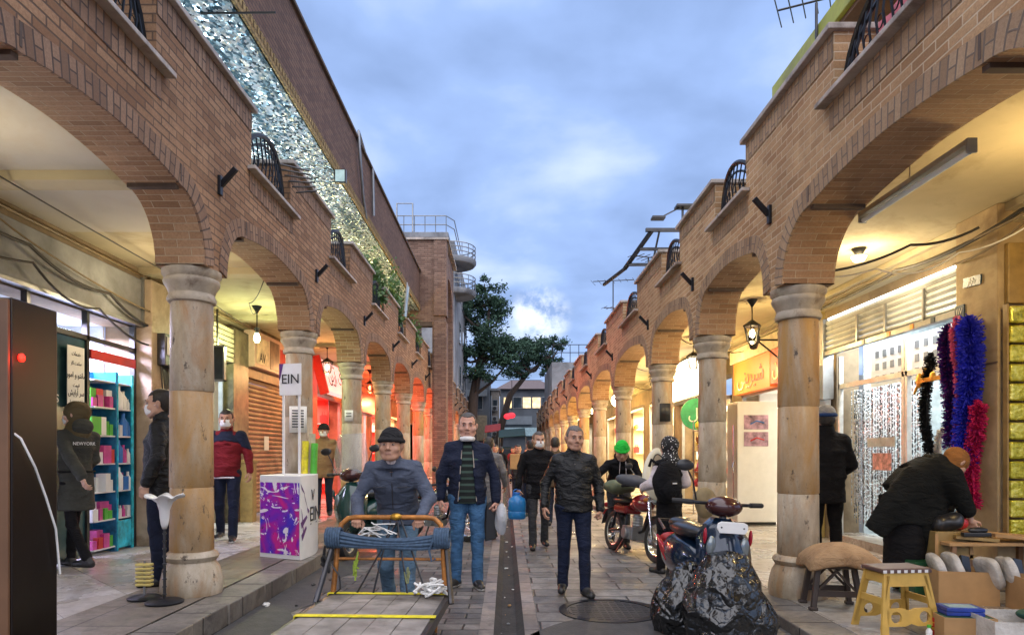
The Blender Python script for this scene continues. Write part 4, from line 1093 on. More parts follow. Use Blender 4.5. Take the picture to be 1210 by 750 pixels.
# shop B: bright
def open_shop(name, label, side, y0, y1, zt, pave, wallmat, energy, col, goods, ggroup, glabel, rows=5, tubecol='tube_white', step=.16):
    t = thing(name, label, 'shop front')
    X = side*5.2
    b = MB()
    for y in (y0, y1-.06): b.box(X-side*.02, X-side*-.06, y, y+.06, pave, zt)
    b.box(X-side*.02, X+side*.06, y0, y1, zt-.08, zt); b.build('frame', 'grey_metal', t)
    room(side, X, y0+.01, y1-.01, pave, zt, wallmat, t)
    b = MB()
    for z in np.linspace(pave+.35, zt-.75, rows): b.box(X+side*2.14, X+side*1.75, y0+.05, y1-.05, z, z+.025); b.box(X+side*.4, X+side*1.7, y1-.07, y1-.36, z, z+.025)
    b.build('shelf', 'goods_white', t)
    b = MB(); b.tube([(X+side*.9, y0+.3, zt-.08), (X+side*.9, y1-.3, zt-.08)], .022); b.build('tube_lamp', tubecol, t)
    lamp('shop_light', 'AREA', (X+side*1.0, (y0+y1)/2, zt-.12), energy, col, t, (1.0, (y1-y0)*.8))
    for z in np.linspace(pave+.35, zt-.75, rows):
        k = 0; x = .45
        while x < 1.65:
            kd, mt = random.choice(goods)
            place(kd, mt, 'shelf_'+kd, (X+side*x, y1-.22, z+.026), '%s on the shelves of the %s' % ({'bottle': 'small bottle', 'box': 'small packet', 'jar': 'little jar', 'ball': 'round toy', 'bag': 'bright bag'}[kd], glabel), kd, '%s %s goods' % (glabel, kd), random.uniform(-.3, .3), 1.2)
            x += step+random.uniform(0, .05)
        y = y0+.2
        while y < y1-.5:
            kd, mt = random.choice(goods)
            place(kd, mt, 'shelf_'+kd, (X+side*1.86, y, z+.026), '%s on the shelves of the %s' % ({'bottle': 'small bottle', 'box': 'small packet', 'jar': 'little jar', 'ball': 'round toy', 'bag': 'bright bag'}[kd], glabel), kd, '%s %s goods' % (glabel, kd), R(90)+random.uniform(-.3, .3), 1.3)
            y += step*1.3+random.uniform(0, .08)
    return t
simple('room_white', (.78, .80, .80), .8, var=.05); simple('room_warm', (.7, .6, .4), .8, var=.1); simple('room_red', (.6, .12, .10), .8)
shB = open_shop('bright_shop_front', 'small white lit shop doorway left of the column with goods on shelves', -1, 10.15, 12.2, 3.1, PL, 'room_white', 60, (.85, .95, 1), [('bottle', 'goods_white'), ('box', 'goods_teal'), ('box', 'goods_orange'), ('jar', 'goods_white'), ('box', 'goods_green')], '', 'small white lit shop')
# framed screen sign
sc_ = thing('framed_screen', 'dark framed sign panel hung above the small white shop', 'sign', (-4.88, 10.9, 2.93))
sc_.scale = (.72, 1, .74)
b = MB(); b.box(-.35, .35, -.03, .03, -.38, .38); b.build('panel', 'dark_glass', sc_)
b = MB()
for (x0, x1, z0, z1) in ((-.38, .38, .36, .40), (-.38, .38, -.40, -.36), (-.38, -.35, -.4, .4), (.35, .38, -.4, .4)): b.box(x0, x1, -.045, .035, z0, z1)
b.build('frame', 'grey_metal', sc_)
b = MB(); b.bar((.2, 0, .38), (.2, 0, 1.2), .03); b.build('hanger', 'dark_steel', sc_)
# slatted shutter box over shop B
b = MB()
for k in range(7): b.box(-5.02, -5.16, 10.1, 12.3, 3.12+k*.09, 3.19+k*.09)
b.build('shutter_slats', simple('slat_cream', (.45, .40, .28), .6), shB, bevel=.008)
# dark stone pier
pd = thing('dark_stone_pier', 'dark mottled stone pier beside the roller shutter', 'pilaster', (-5.2, 12.6, PL))
b = MB(); b.box(0, .18, -.36, .36, 0, 3.6); b.build('shaft', simple('dark_marble', (.13, .11, .07), .4, var=.6, scale=5, dirt=(.03, .03, .02)), pd, bevel=.008)
yb = thing('brass_gate_post', 'short yellow brown metal gate post beside the shutter', 'post', (-4.85, 12.5, PL))
b = MB(); b.box(-.12, .12, -.1, .1, 0, 1.1); b.box(-.14, .14, -.12, .12, 1.1, 1.16); b.build('post', simple('brass_brown', (.30, .20, .07), .5, var=.3), yb, bevel=.008)

# roller shutter
rs = thing('roller_shutter', 'closed ribbed roller shutter glowing orange brown beside the promo stand', 'roller shutter', (-5.2, 13.0, PL))
b = MB(); z = .05; n = 0
while z < 2.75:
    y0, y1 = .04, 2.34
    b.prism([(0, z), (.035, z+.02), (.045, z+.045), (.035, z+.07), (0, z+.09)], 1, y0, y1); z += .095
b.build('curtain', simple('shutter_paint', (.42, .27, .16), .55, var=.25, scale=2, dirt=(.20, .11, .06)), rs)
b = MB(); b.box(0, .09, -.04, .04, 0, 2.95); b.box(0, .09, 2.34, 2.42, 0, 2.95); b.box(0, .14, -.04, 2.42, 2.78, 2.96); b.build('guide_rail', 'wood', rs, bevel=.005)
b = MB(); b.box(.045, .052, 1.15, 1.42, 1.35, 1.65); b.build('pasted_notice', 'white_paper', rs)
lb = thing('light_box_sign', 'pinkish lit box sign with AV letters above the roller shutter', 'sign', (-5.02, 14.1, 3.45))
b = MB(); b.box(-.1, .12, -1.15, 1.3, -.30, .42); b.build('case', simple('sign_pink_beige', (.55, .36, .28), .5, var=.15), lb, bevel=.01)
b = MB(); b.box(.121, .127, -1.05, -.35, -.22, .3); b.build('picture', simple('sign_picture', (.62, .52, .35), .5, var=.5, scale=4), lb)
b = MB(); b.box(.121, .127, -.3, .25, -.25, .34); b.build('dark_picture', simple('sign_picture_dark', (.12, .07, .04), .5, var=.8, scale=5), lb)
b = MB(); b.box(.121, .127, .3, 1.2, -.22, .25); b.build('red_picture', 'red_paint', lb)
text('AV', .26, 'ink', lb, (.13, -.75, -.1), (R(90), 0, R(90)))

# red shops
emit('red_room_glow', (1.0, .10, .08), .9, .4, 1.5)
shD = open_shop('red_shop_front', 'red glowing clothes shop front behind the man in tan', -1, 17.2, 20.8, 3.1, PL, 'room_red', 260, (1, .25, .2), [('bag', 'goods_red'), ('bag', 'goods_pink'), ('box', 'goods_white'), ('box', 'goods_red')], '', 'red glowing shop', 4, 'bulb_red', .3)
sgn = thing('lit_shop_sign', 'tilted white lit sign with dark lettering over the red shop', 'sign', (-4.75, 18.6, 3.45))
sgn.rotation_euler = (0, R(-14), 0)
b = MB(); b.box(-.1, .1, -1.6, 1.6, -.42, .42); b.build('case', emit('sign_white_pink', (1.0, .62, .58), .95, .15, 2), sgn, bevel=.02)
text(fa('پوشاک آرین'), .55, 'ink', sgn, (.105, 0, .04), (R(90), 0, R(90)))
for q_ in ((-.02, .14, 1.62, 1.7, -.9, .5), (-.1, .12, -1.7, -1.62, -.5, .5)):
    b = MB(); b.box(*q_); b.build('red_edge', 'red_paint', sgn)
rp = thing('red_pier', 'glowing red painted pier left of the red shop doorway', 'pilaster', (-5.2, 17.0, PL))
b = MB(); b.box(0, .3, -.35, .25, 0, 3.7); b.build('shaft', simple('pier_red', (.65, .10, .06), .5), rp)
shE = open_shop('red_shop_front', 'second red lit shop beyond the black fascia', -1, 21.6, 24.6, 3.1, PL, 'room_white', 280, (1, .42, .36), [('bag', 'goods_white'), ('bag', 'goods_red'), ('box', 'goods_blue'), ('bag', 'goods_pink')], '', 'second red shop', 4, 'tube_white', .3)
bf = thing('black_fascia', 'plain black shop fascia between the fourth and fifth left columns', 'sign', (-4.85, 22.8, 3.1))
b = MB(); b.box(-.2, .2, -1.9, 2.2, -.3, .35); b.build('board', 'black_plastic', bf, bevel=.01)
shF = open_shop('red_shop_front', 'third red lit shop far down the left gallery', -1, 25.6, 28.6, 3.1, PL, 'room_red', 300, (1, .3, .2), [('bag', 'goods_white'), ('bag', 'goods_red')], '', 'third red shop', 3, 'tube_white', .4)
shG = open_shop('far_shop_front', 'orange lit shop farther down the left gallery', -1, 29.6, 33, 3.1, PL, 'room_warm', 300, (1, .5, .3), [('bag', 'goods_white'), ('bag', 'goods_red')], '', 'far left orange shop', 3, 'tube_white', .5)
shH = open_shop('far_shop_front', 'last lit shop of the left gallery', -1, 34, 38, 3.1, PL, 'room_warm', 300, (1, .55, .35), [('bag', 'goods_white')], '', 'last left shop', 3, 'tube_white', .6)

# ================================================================== RIGHT SHOPS
# plastered pillar with plaques
pp = thing('plastered_pier', 'stained yellow plastered pier hung with feather boas', 'pilaster', (4.90, 6.62, PR))
b = MB(); b.box(0, .7, 0, .62, 0, 3.86); b.build('shaft', simple('pier_plaster', (.42, .32, .19), .8, var=.25, scale=2.2, bump=.4, dirt=(.22, .14, .07)), pp, bevel=.012)
b = MB(); b.box(-.006, .02, .004, .615, 2.27, 2.285); b.build('crack_line', 'dark_band', pp)
b = MB(); b.box(.06, .34, -.06, -.001, 2.85, 3.45); b.build('box_panel', 'brass_brown', pp, bevel=.01)
pq = thing('number_plaque', 'small dark plaque reading 117 in Persian numerals on the yellow pier', 'plaque', (4.895, 7.16, 2.98))
b = MB(); b.box(-.012, .003, -.07, .07, -.07, .07); b.build('plate', simple('plaque_blue', (.02, .05, .09), .4), pq, bevel=.003)
text('۱۱۷', .09, 'white_paper', pq, (-.014, 0, 0), (R(90), 0, R(-90)), ext=.001)
pq = thing('number_plaque', 'chipped dark blue plaque higher on the yellow pier', 'plaque', (4.895, 6.97, 3.26))
b = MB(); b.box(-.012, .003, -.13, .13, -.05, .05, m=Matrix.Rotation(R(4), 4, 'X')); b.build('plate', 'plaque_blue', pq)
text(fa('بازار'), .08, 'white_paper', pq, (-.014, 0, 0), (R(90), 0, R(-90)), ext=.001)

# bead-curtain shop
sh1 = thing('bead_curtain_shop', 'brilliant white shop front with hanging bead strings under a half raised shutter', 'shop front')
b = MB()
z = 3.04
while z < 3.5: b.prism([(5.02, z), (4.99, z+.03), (5.0, z+.065), (5.03, z+.078)], 1, 7.36, 10.4); z += .08
b.build('shutter_curtain', simple('shutter_grey', (.55, .57, .56), .45, .3, var=.1, scale=2, dirt=(.25, .25, .24)), sh1)
b = MB(); b.box(4.97, 5.05, 7.36, 10.45, 2.97, 3.04); b.box(4.95, 5.12, 10.38, 10.5, 2.3, 3.55); b.build('bottom_rail', 'grey_metal', sh1, bevel=.004)
for y in (7.9, 8.7, 9.4):
    b = MB(); b.box(4.96, 4.985, y, y+.03, 3.04, 3.42); b.build('handle_strap', 'grey_metal', sh1)
b = MB()
for y, m_ in ((7.7, 0), (8.1, 1), (8.6, 1), (9.2, 0)): b.box(4.962, 4.969, y, y+.07, 2.975, 3.035, mi=m_)
b.build('sticker', ['plaque_blue', 'goods_orange'], sh1)
b = MB(); b.tube([(5.0, 7.4, 3.53), (5.0, 10.3, 3.53)], .02); b.build('strip_lamp', 'tube_white', sh1)
b = MB(); b.box(5.10, 5.6, 7.3, 10.5, PR, PR+.12); b.build('threshold_step', 'marble_right', sh1)
room(1, 5.25, 7.36, 10.44, PR+.1, 3.5, simple('room_bright', (.5, .56, .58), .7, var=.3, scale=5), sh1, depth=1.9)
b = MB()
for y in (7.38, 8.55, 8.62, 10.28): b.box(5.16, 5.22, y, y+.05, PR+.12, 2.95)
b.box(5.16, 5.22, 7.38, 10.33, 2.45, 2.52); b.build('door_frame', simple('white_alu', (.7, .72, .72), .35, .2), sh1)
for i, y in enumerate((7.9, 9.6)):
    b = MB(); b.tube([(6.1, y-.5, 3.42), (6.1, y+.5, 3.42)], .03); b.build('tube_lamp', 'bulb_white', sh1)
lamp('shop_light', 'AREA', (5.9, 8.9, 3.4), 85, (.93, .98, 1.0), sh1, (1.0, 2.6))
lamp('shop_light', 'AREA', (5.45, 8.9, 3.3), 45, (.93, .98, 1.0), sh1, (.3, 2.6))
# bead strings
t = NT('bead_silver'); t.b.inputs['Base Color'].default_value = (.62, .66, .68, 1); t.set(.2, .6)
t = NT('bead_dark'); t.b.inputs['Base Color'].default_value = (.10, .11, .12, 1); t.set(.2, .2)
bc = MB()
for k in range(76):
    y = 8.64+k*.0215; x = 5.36+.05*math.sin(k*2.3)
    z = 2.42; 
    while z > .55+.12*math.sin(k*.8):
        h = random.choice((.03, .05, .08)); mi = 1 if random.random() < .35+.25*math.sin(k*1.7) else 0
        bc.lathe([(0, 0), (.0085, h*.3), (.0085, h*.7), (0, h)], (x, y, z-h), 5, mi); z -= h+.004
bc.build('bead_curtain', ['bead_silver', 'bead_dark'], sh1)
# things in the shop: shelves + bright trinkets
b = MB()
for z in np.linspace(.6, 2.6, 7): b.box(6.8, 7.1, 7.4, 10.4, z, z+.02)
b.build('shelf', 'goods_white', sh1)
gd = [('jar', 'goods_white'), ('box', 'goods_teal'), ('bottle', 'goods_black'), ('box', 'goods_red'), ('jar', 'goods_green'), ('box', 'goods_black'), ('bottle', 'goods_white')]
for z in np.linspace(.6, 2.6, 7)[:6]:
    y = 7.6
    while y < 10.3:
        kd, mt = random.choice(gd); place(kd, mt, 'trinket_'+kd, (6.9, y, z+.021), 'trinket %s on shelves behind the bead curtain' % kd, kd, 'trinkets %s behind the bead curtain' % kd, R(90), 1.6); y += .18+random.uniform(0, .06)
b = MB(); b.box(5.30, 5.31, 9.05, 9.75, 1.55, 1.68); b.build('price_strip', 'pale_blue', sh1)
b = MB(); b.box(5.30, 5.31, 9.15, 9.6, 1.22, 1.46); b.build('card', simple('card_red', (.6, .3, .3), .6, var=.6, scale=14), sh1)
# poster of a white windowed facade seen through the upper glass
ps = thing('window_poster', 'pale printed board of a windowed facade hung inside the bead curtain shop', 'poster', (5.5, 8.1, 2.72))
b = MB(); b.box(-.01, .01, -.7, 1.9, -.28, .33); b.build('board', 'goods_white', ps)
b = MB()
for i in range(13):
    for j in range(3): b.box(-.018, -.009, -.6+i*.19, -.6+i*.19+.085, -.22+j*.18, -.12+j*.18)
b.build('printed_windows', 'grey_plastic', ps)
# electric water heater box on the far jamb
wh = thing('wall_heater', 'white wall heater with pipes beside the bead curtain shop', 'heater', (5.02, 10.85, 2.0))
b = MB(); b.box(-.2, .15, -.3, .3, 0, .85); b.build('case', 'white_plastic', wh, bevel=.03)
b = MB(); b.tube([(-.05, -.1, 0), (-.05, -.1, -.5), (-.05, -.3, -.6)], .02); b.tube([(-.05, .1, 0), (-.05, .1, -.9)], .02); b.build('pipe', 'grey_metal', wh, smooth=True)

# feather boas
def boa(name, loc, L, mats, label, r=.075, n=900, seed=1, sway=.05):
    n = int(n*2.6); rnd = np.random.default_rng(seed); b = MB()
    b.tube([(0, .03*math.sin(z*3), -z*L) for z in np.linspace(0, 1, 12)], .012, 5)
    for k in range(n):
        u = rnd.random(); a = rnd.random()*2*PI; mi = int(rnd.integers(0, len(mats)))
        p = np.array([0, .03*math.sin(u*3)+sway*math.sin(u*5+seed), -u*L])
        d = np.array([math.cos(a), math.sin(a), rnd.normal()*.5]); d /= np.linalg.norm(d)
        s_ = np.cross(d, rnd.normal(size=3)); s_ /= np.linalg.norm(s_)
        l = r*(.7+.6*rnd.random())*(1 if u > .05 else .4); w = .004+.005*rnd.random()
        q = p+d*l; q[2] -= .02*rnd.random()
        b.add([p-s_*w*.4, p+s_*w*.4, q+s_*w, q-s_*w], [(0, 1, 2, 3)], mi)
    o = b.build(name, mats); o.location = loc
    return tag(o, label, 'feather boa', 'feather boas hung on the yellow pier')
for nm, c in (('feather_navy', (.03, .015, .20)), ('feather_purple', (.16, .01, .22)), ('feather_pink', (.75, .16, .32)), ('feather_blue', (.02, .03, .62)), ('feather_magenta', (.55, .01, .12)), ('feather_black', (.012, .014, .016)), ('feather_white', (.75, .72, .65))):
    simple(nm, c, .75, var=.2, bump=0)
boa('feather_boa', (4.80, 7.19, 2.86), 1.30, ['feather_navy', 'feather_purple'], 'dark navy and purple feather boa, leftmost on the yellow pier', .075, 1300, 1)
boa('feather_boa', (4.76, 6.98, 2.90), 1.72, ['feather_pink'], 'pink feather boa between navy and bright blue boas', .06, 1500, 2, .07)
boa('feather_boa', (4.78, 6.86, 2.88), 1.50, ['feather_blue'], 'bright blue feather boa on the yellow pier', .11, 2200, 3)
boa('feather_boa', (4.80, 6.80, 2.0), 1.08, ['feather_magenta'], 'crimson feather boa hanging lowest on the yellow pier', .075, 1300, 4)
boa('feather_boa', (4.90, 7.70, 2.62), 1.15, ['feather_black'], 'black feather boa hanging in front of the bead curtain', .06, 1100, 5)
boa('feather_boa', (4.95, 7.55, 1.75), .55, ['feather_white'], 'short cream tassel hanging beside the black boa', .04, 400, 6)
gs_ = thing('gilt_sign', 'gold scrollwork ornament shaped like a key above the black boa', 'ornament', (4.86, 7.45, 2.30))
b = MB(); b.box(-.015, .015, -.16, .40, -.02, .03); b.ell((0, -.12, .0), (.02, .08, .08)); b.ell((0, .36, .01), (.02, .07, .09)); b.ell((0, .12, .03), (.02, .05, .06)); b.bar((0, -.15, .05), (0, -.05, .16), .025); b.bar((0, .4, -.05), (0, .46, -.14), .025); b.bar((0, .3, .06), (0, .24, .14), .025)
b.build('scroll', 'gold', gs_, bevel=.006)
# yellow packs on the near face of the pier
t = NT('yellow_pack'); v = t.coord()
t.base(t.ramp(t.noise(v, 14, 5, .7), [(.3, (.16, .15, .01)), (.5, (.55, .50, .04)), (.72, (.85, .80, .25))])); t.bump(t.noise(v, 30, 3), .8, .01); t.set(.12, .35)
yp = thing('hanging_display_strip', 'tall strip of shiny yellow blister packs on the pier face', 'display strip', (5.02, 6.52, .62))
b = MB(); b.box(-.115, -.10, -.02, .04, 0, 2.3); b.box(.10, .115, -.02, .04, 0, 2.3); b.box(-.13, .13, -.03, .04, -.03, 0); b.build('frame', 'brass_brown', yp)
for k in range(12):
    b = MB(); b.box(-.095, .095, -.04, .02, .02+k*.19, .19+k*.19); b.build('pack', 'yellow_pack', yp, bevel=.02)

# shop 2: red boards, goods, white cabinet
sh2 = open_shop('novelty_shop_front', 'crowded novelty shop with orange and red boards over its door', 1, 11.4, 14.6, 2.75, PR, 'room_white', 120, (1, .90, .70), [('box', 'goods_white'), ('jar', 'goods_red'), ('bottle', 'goods_green'), ('box', 'goods_blue'), ('ball', 'goods_orange'), ('box', 'goods_black')], '', 'novelty shop', 6)
b = MB(); b.box(5.02, 5.19, 11.4, 14.9, 3.42, 3.72); b.build('cream_board', simple('cream_board', (.72, .64, .42), .6), sh2)
text('۱۱', .3, 'ink', sh2, (5.01, 12.2, 3.57), (R(90), 0, R(-90)))
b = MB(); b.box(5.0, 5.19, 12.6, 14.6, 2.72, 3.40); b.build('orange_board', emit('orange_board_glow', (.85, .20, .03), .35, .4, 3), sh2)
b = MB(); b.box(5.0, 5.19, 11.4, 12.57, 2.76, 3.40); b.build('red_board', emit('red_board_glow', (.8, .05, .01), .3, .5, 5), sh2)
text(fa('شیرینی'), .5, 'red_paint', sh2, (4.99, 13.6, 3.05), (R(90), 0, R(-90)))
text(fa('جشن'), .42, 'goods_yellow', sh2, (4.99, 12.0, 3.05), (R(90), 0, R(-90)))
cb = thing('white_cabinet', 'tall white display cabinet side with two colourful prints', 'cabinet', (4.75, 12.6, PR))
b = MB(); b.box(-.36, .40, 0, .6, .06, 2.35); b.build('carcass', 'white_plastic', cb, bevel=.012)
b = MB(); b.box(-.34, .38, .02, .58, 0, .06); b.build('plinth', 'black_plastic', cb)
b = MB(); b.box(-.385, -.361, .02, .58, .1, 2.3); b.build('glass_door', 'clear_glass', cb)
b = MB(); b.tube([(-.41, .08, .5), (-.41, .08, 1.9)], .012); b.tube([(-.40, .08, 1.0), (-.44, .02, 1.1), (-.40, .08, 1.2)], .015); b.build('handle', 'chrome', cb)
for z in (1.82, 1.50):
    b = MB(); b.box(-.24, .22, -.008, -.001, z, z+.27); b.build('print', simple('cabinet_print', (.35, .22, .30), .5, var=.9, scale=6) if z > 1.8 else 'cabinet_print', cb)
    b = MB(); b.tube([(-.12, -.012, z+.1), (0, -.012, z+.16), (.14, -.012, z+.12)], .012, 5); b.build('print_mark', 'goods_blue' if z > 1.8 else 'goods_red', cb)
yc = thing('yellow_pier', 'yellow lit pier between the white cabinet and the bead curtain shop', 'pilaster', (5.2, 10.95, PR))
b = MB(); b.box(-.22, 0, -.12, .42, 0, 3.7); b.build('shaft', simple('pier_yellow', (.52, .42, .16), .7, var=.2), yc, bevel=.01)
# lantern on wrought bracket
br = thing('bracket_lantern', 'black wrought iron wall bracket with an unlit lantern', 'lamp', (4.95, 12.0, 3.45))
b = MB(); b.box(-.02, .03, -.04, .04, -.45, .3); b.bar((0, 0, .05), (-.5, 0, .05), .03); b.bar((0, 0, -.3), (-.4, 0, .03), .025); b.build('bracket', 'black_iron', br)
b = MB(); b.lathe([(0, .3), (.02, .28), (.12, .16), (.13, .14), (.06, -.06), (0, -.08)], (-.48, 0, -.05), 6); b.build('lantern', 'black_iron', br)
# hanging red and green novelties in front of shop 2
rnd = random.Random(5)
for k in range(34):
    mt = rnd.choice(['goods_red', 'goods_red', 'goods_pink', 'goods_orange', 'goods_yellow'])
    place('ball', mt, 'balloon_bouquet', (4.45+rnd.uniform(-.22, .22), 14.6+rnd.uniform(-.3, .3), .7+rnd.uniform(0, 1.35)), 'round red or orange bouquet piece hanging past the second right column', 'bouquet', 'red bouquets hanging past the second right column', rnd.uniform(0, 3), 1.05)
gsn = thing('round_green_sign', 'round green sign over the red bouquets', 'sign', (4.35, 15.2, 2.35))
b = MB(); b.lathe([(0, -.03), (.36, -.03), (.36, .03), (0, .03)], seg=28, m=Matrix.Rotation(R(90), 4, 'X')); b.build('disc', simple('sign_green', (.03, .30, .14), .5, var=.3), gsn)
b = MB(); b.tube([(0, 0, .36), (0, 0, 1.3)], .012); b.build('hanger', 'dark_steel', gsn)
text(fa('گل'), .34, 'white_paper', gsn, (0, -.035, 0), (R(90), 0, 0))
rk = thing('bouquet_stand', 'slim metal stand carrying the red bouquets', 'stand', (4.45, 14.6, PR))
b = MB()
for x in (-.25, .25):
    for y in (-.3, .3): b.tube([(x, y, 0), (x, y, 2.1)], .012)
for z in (.5, .95, 1.4, 1.85): b.box(-.27, .27, -.32, .32, z, z+.012)
b.build('frame', 'grey_metal', rk)

# shop 3: white lit sign
sh3 = open_shop('white_sign_shop', 'shop under a huge glaring white light box on the right', 1, 15.3, 19.6, 2.8, PR, 'room_warm', 220, (1, .85, .6), [('bag', 'goods_white'), ('box', 'goods_red'), ('ball', 'goods_yellow'), ('bottle', 'goods_white')], '', 'white light box shop', 5)
ws = thing('white_light_box', 'large glaring white light box sign high between the right columns', 'sign', (4.75, 18.0, 3.35))
b = MB(); b.box(-.1, .3, -2.3, 2.2, -.5, .55); b.build('case', 'grey_metal', ws, bevel=.01)
b = MB(); b.box(-.12, -.101, -2.25, 2.15, -.46, .51); b.build('lit_face', emit('white_box_glow', (1.0, .97, .88), 2.6, .12, 1), ws)
text(fa('طلا') if False else 'll', .5, 'grey_plastic', ws, (-.125, .6, 0), (R(90), 0, R(-90)))
for i, (y0, y1) in enumerate(((20.5, 24), (25, 29), (30, 34), (35, 39), (40, 45))):
    open_shop('small_shop', ['yellow lit shop after the white light box', 'second yellow lit shop down the right gallery', 'third yellow lit shop down the right gallery', 'fourth lit shop far down the right gallery', 'last lit shop of the right gallery'][i], 1, y0, y1, 3.2, PR, 'room_warm', 380, (1, .85, .55), [('bag', 'goods_white'), ('bag', 'goods_red'), ('ball', 'goods_yellow')], '', ['first yellow right shop', 'second yellow right shop', 'third yellow right shop', 'fourth right shop', 'last right shop'][i], 3, 'tube_white', .55)
# poster on the third right column
def col_poster(x, y, z, w, h, label, mat='white_paper', lines=0, rz=0, num=''):
    t = thing('pasted_poster', label, 'poster', (x, y, z), rz)
    b = MB(); r = .225; n = 8
    for k in range(n):
        a0 = -w/2/r+w/r*k/n; a1 = -w/2/r+w/r*(k+1)/n
        b.add([(r*math.sin(a0), -r*math.cos(a0), -h/2), (r*math.sin(a1), -r*math.cos(a1), -h/2), (r*math.sin(a1), -r*math.cos(a1), h/2), (r*math.sin(a0), -r*math.cos(a0), h/2)], [(0, 1, 2, 3)])
    b.build('sheet', mat, t, smooth=True, solid=.002)
    b = MB()
    for k in range(lines):
        z_ = h/2-.06-k*(h-.1)/lines; b.box(-w*.32, w*.32, -r-.004, -r+.001 if False else -r-.002, z_-.008, z_+.008)
    if lines: b.build('printed_lines', 'ink', t)
    return t
col_poster(2.82, 11.98, 2.18, .2, .32, 'small black and white poster stuck on the third right column', 'goods_black', 0)
col_poster(-2.9, 9.3, 1.92, .24, .36, 'white notice pasted on the second left column', 'white_paper', 7, R(14))
col_poster(-2.9, 12.463, 2.15, .16, .2, 'torn paper scrap on the third left column', 'white_paper', 2)

# ================================================================== STREET OBJECTS
# promo counter with rounded side, purple art
pc = thing('promo_counter', 'white promotional counter with purple splashed art and EIN lettering', 'counter', (-3.07, 8.28, PL))
t = NT('promo_art'); v = t.coord()
vm = t.mapping(v, (1, 1, 1), rot=(0, R(28), 0))
c = t.ramp(t.noise(v, 3.2, 3, .5, .8), [(.30, (.02, .03, .62)), (.42, (.10, .02, .50)), (.52, (.26, .01, .42)), (.62, (.62, .01, .25)), (.75, (.50, .02, .50))])
w1 = t.noise(t.mapping(v, (1.8, 1, 1.0), rot=(0, R(-35), 0)), 4.2, 3, .6, 1.6)
c = t.mix(t.maprange(w1, .60, .61), c, (.85, .80, .86))
w2 = t.noise(t.mapping(v, (1, 1, 4), rot=(0, R(32), 0)), 3.0, 2, .5, 1.0)
c = t.mix(t.maprange(w2, .66, .67), c, (.85, .80, .86))
w3 = t.noise(t.mapping(v, (1, 1, 1), loc=(3, 4, 5)), 17, 2, .5, .5)
c = t.mix(t.maprange(w3, .68, .69), c, (.06, .01, .12))
t.base(c); t.set(.35)
A = (0, 0); B = (.60, -.30); 
side_ = [B]
for k in range(1, 11):
    u = k/10; side_.append((B[0]+.055*math.sin(u*PI)-.05*u, B[1]+.92*u))
outl = [A]+side_+[(.05, .75)]
b = MB(); b.prism(outl, 2, 0.0, 1.015); b.build('body', 'white_plastic', pc, bevel=.006)
d_ = Vector((.60, -.30, 0)).normalized(); n_ = Vector((-.30, -.60, 0)).normalized()
def onf(u, z, e=.004): p = d_*u+n_*e; return (p.x, p.y, z)
b = MB(); b.add([onf(.012, .055), onf(.655, .055), onf(.655, .93), onf(.012, .93)], [(0, 1, 2, 3)]); b.build('art_print', 'promo_art', pc)
# brush marks spilling on the curved side, letters
b = MB()
def ons(u, z, e=.004):
    x = B[0]+.055*math.sin(u*PI)-.05*u+e; return (x, B[1]+.92*u, z)
for (u, z, du, dz) in ((.0, .92, .10, -.10), (.10, .80, .12, -.2), (.2, .62, .05, -.02), (.0, .45, .18, .08), (.02, .3, .14, .10), (.02, .62, .06, -.3)):
    q = [ons(u, z), ons(u+du, z+dz), ons(u+du+.02, z+dz-.03), ons(u+.03, z-.07)]; b.add(q, [(0, 1, 2, 3)])
b.build('brush_marks', simple('dark_purple', (.10, .02, .16), .4), pc, solid=.002)
text('EIN', .26, 'ink', pc, ons(.50, .52, .012), (R(90), 0, R(88)))
text('V', .20, 'ink', pc, ons(.40, .76, .012), (R(90), 0, R(88)))
b = MB(); b.add([ons(.3, .40, .006), ons(.7, .40, .006), ons(.7, .415, .006), ons(.3, .415, .006)], [(0, 1, 2, 3)]); b.build('fine_print', 'grey_plastic', pc)
po = thing('promo_sign', 'white EIN sign on two white poles above the promo counter', 'sign', (-2.72, 8.42, PL))
b = MB(); b.box(-.125, -.100, -.012, .012, 0, 2.2); b.build('pole', 'white_plastic', po)
b = MB(); b.box(.10, .125, -.012, .012, 0, 2.2); b.build('pole', 'white_plastic', po)
b = MB(); b.box(-.16, .15, -.022, -.012, 2.02, 2.42); b.build('board', 'white_plastic', po, bevel=.003)
text('EIN', .17, 'ink', po, (0.0, -.028, 2.22), (R(90), 0, 0))
b = MB(); b.add([(-.16, -.024, 2.42), (-.10, -.024, 2.42), (-.14, -.024, 2.25), (-.16, -.024, 2.2)], [(0, 1, 2, 3)]); b.build('corner_print', 'dark_purple', po)
po.rotation_euler = (0, 0, R(-14))
# rolls behind
for i, (x, y, h, m_, lb_) in enumerate(((-2.72, 8.85, 1.45, 'strap_yellow', 'tall mustard yellow roll leaning behind the promo counter'), (-2.66, 8.95, 1.55, 'slat_cream', 'cream roll leaning behind the promo counter'), (-2.60, 8.85, 1.42, 'goods_green', 'green yellow roll nearest the street behind the counter'))):
    t_ = MB(); t_.tube([(x, y, PL), (x+.02, y+.1, PL+h)], .045, 10); tag(t_.build('fabric_roll', m_, smooth=True), lb_, 'roll', 'rolls leaning behind the promo counter')

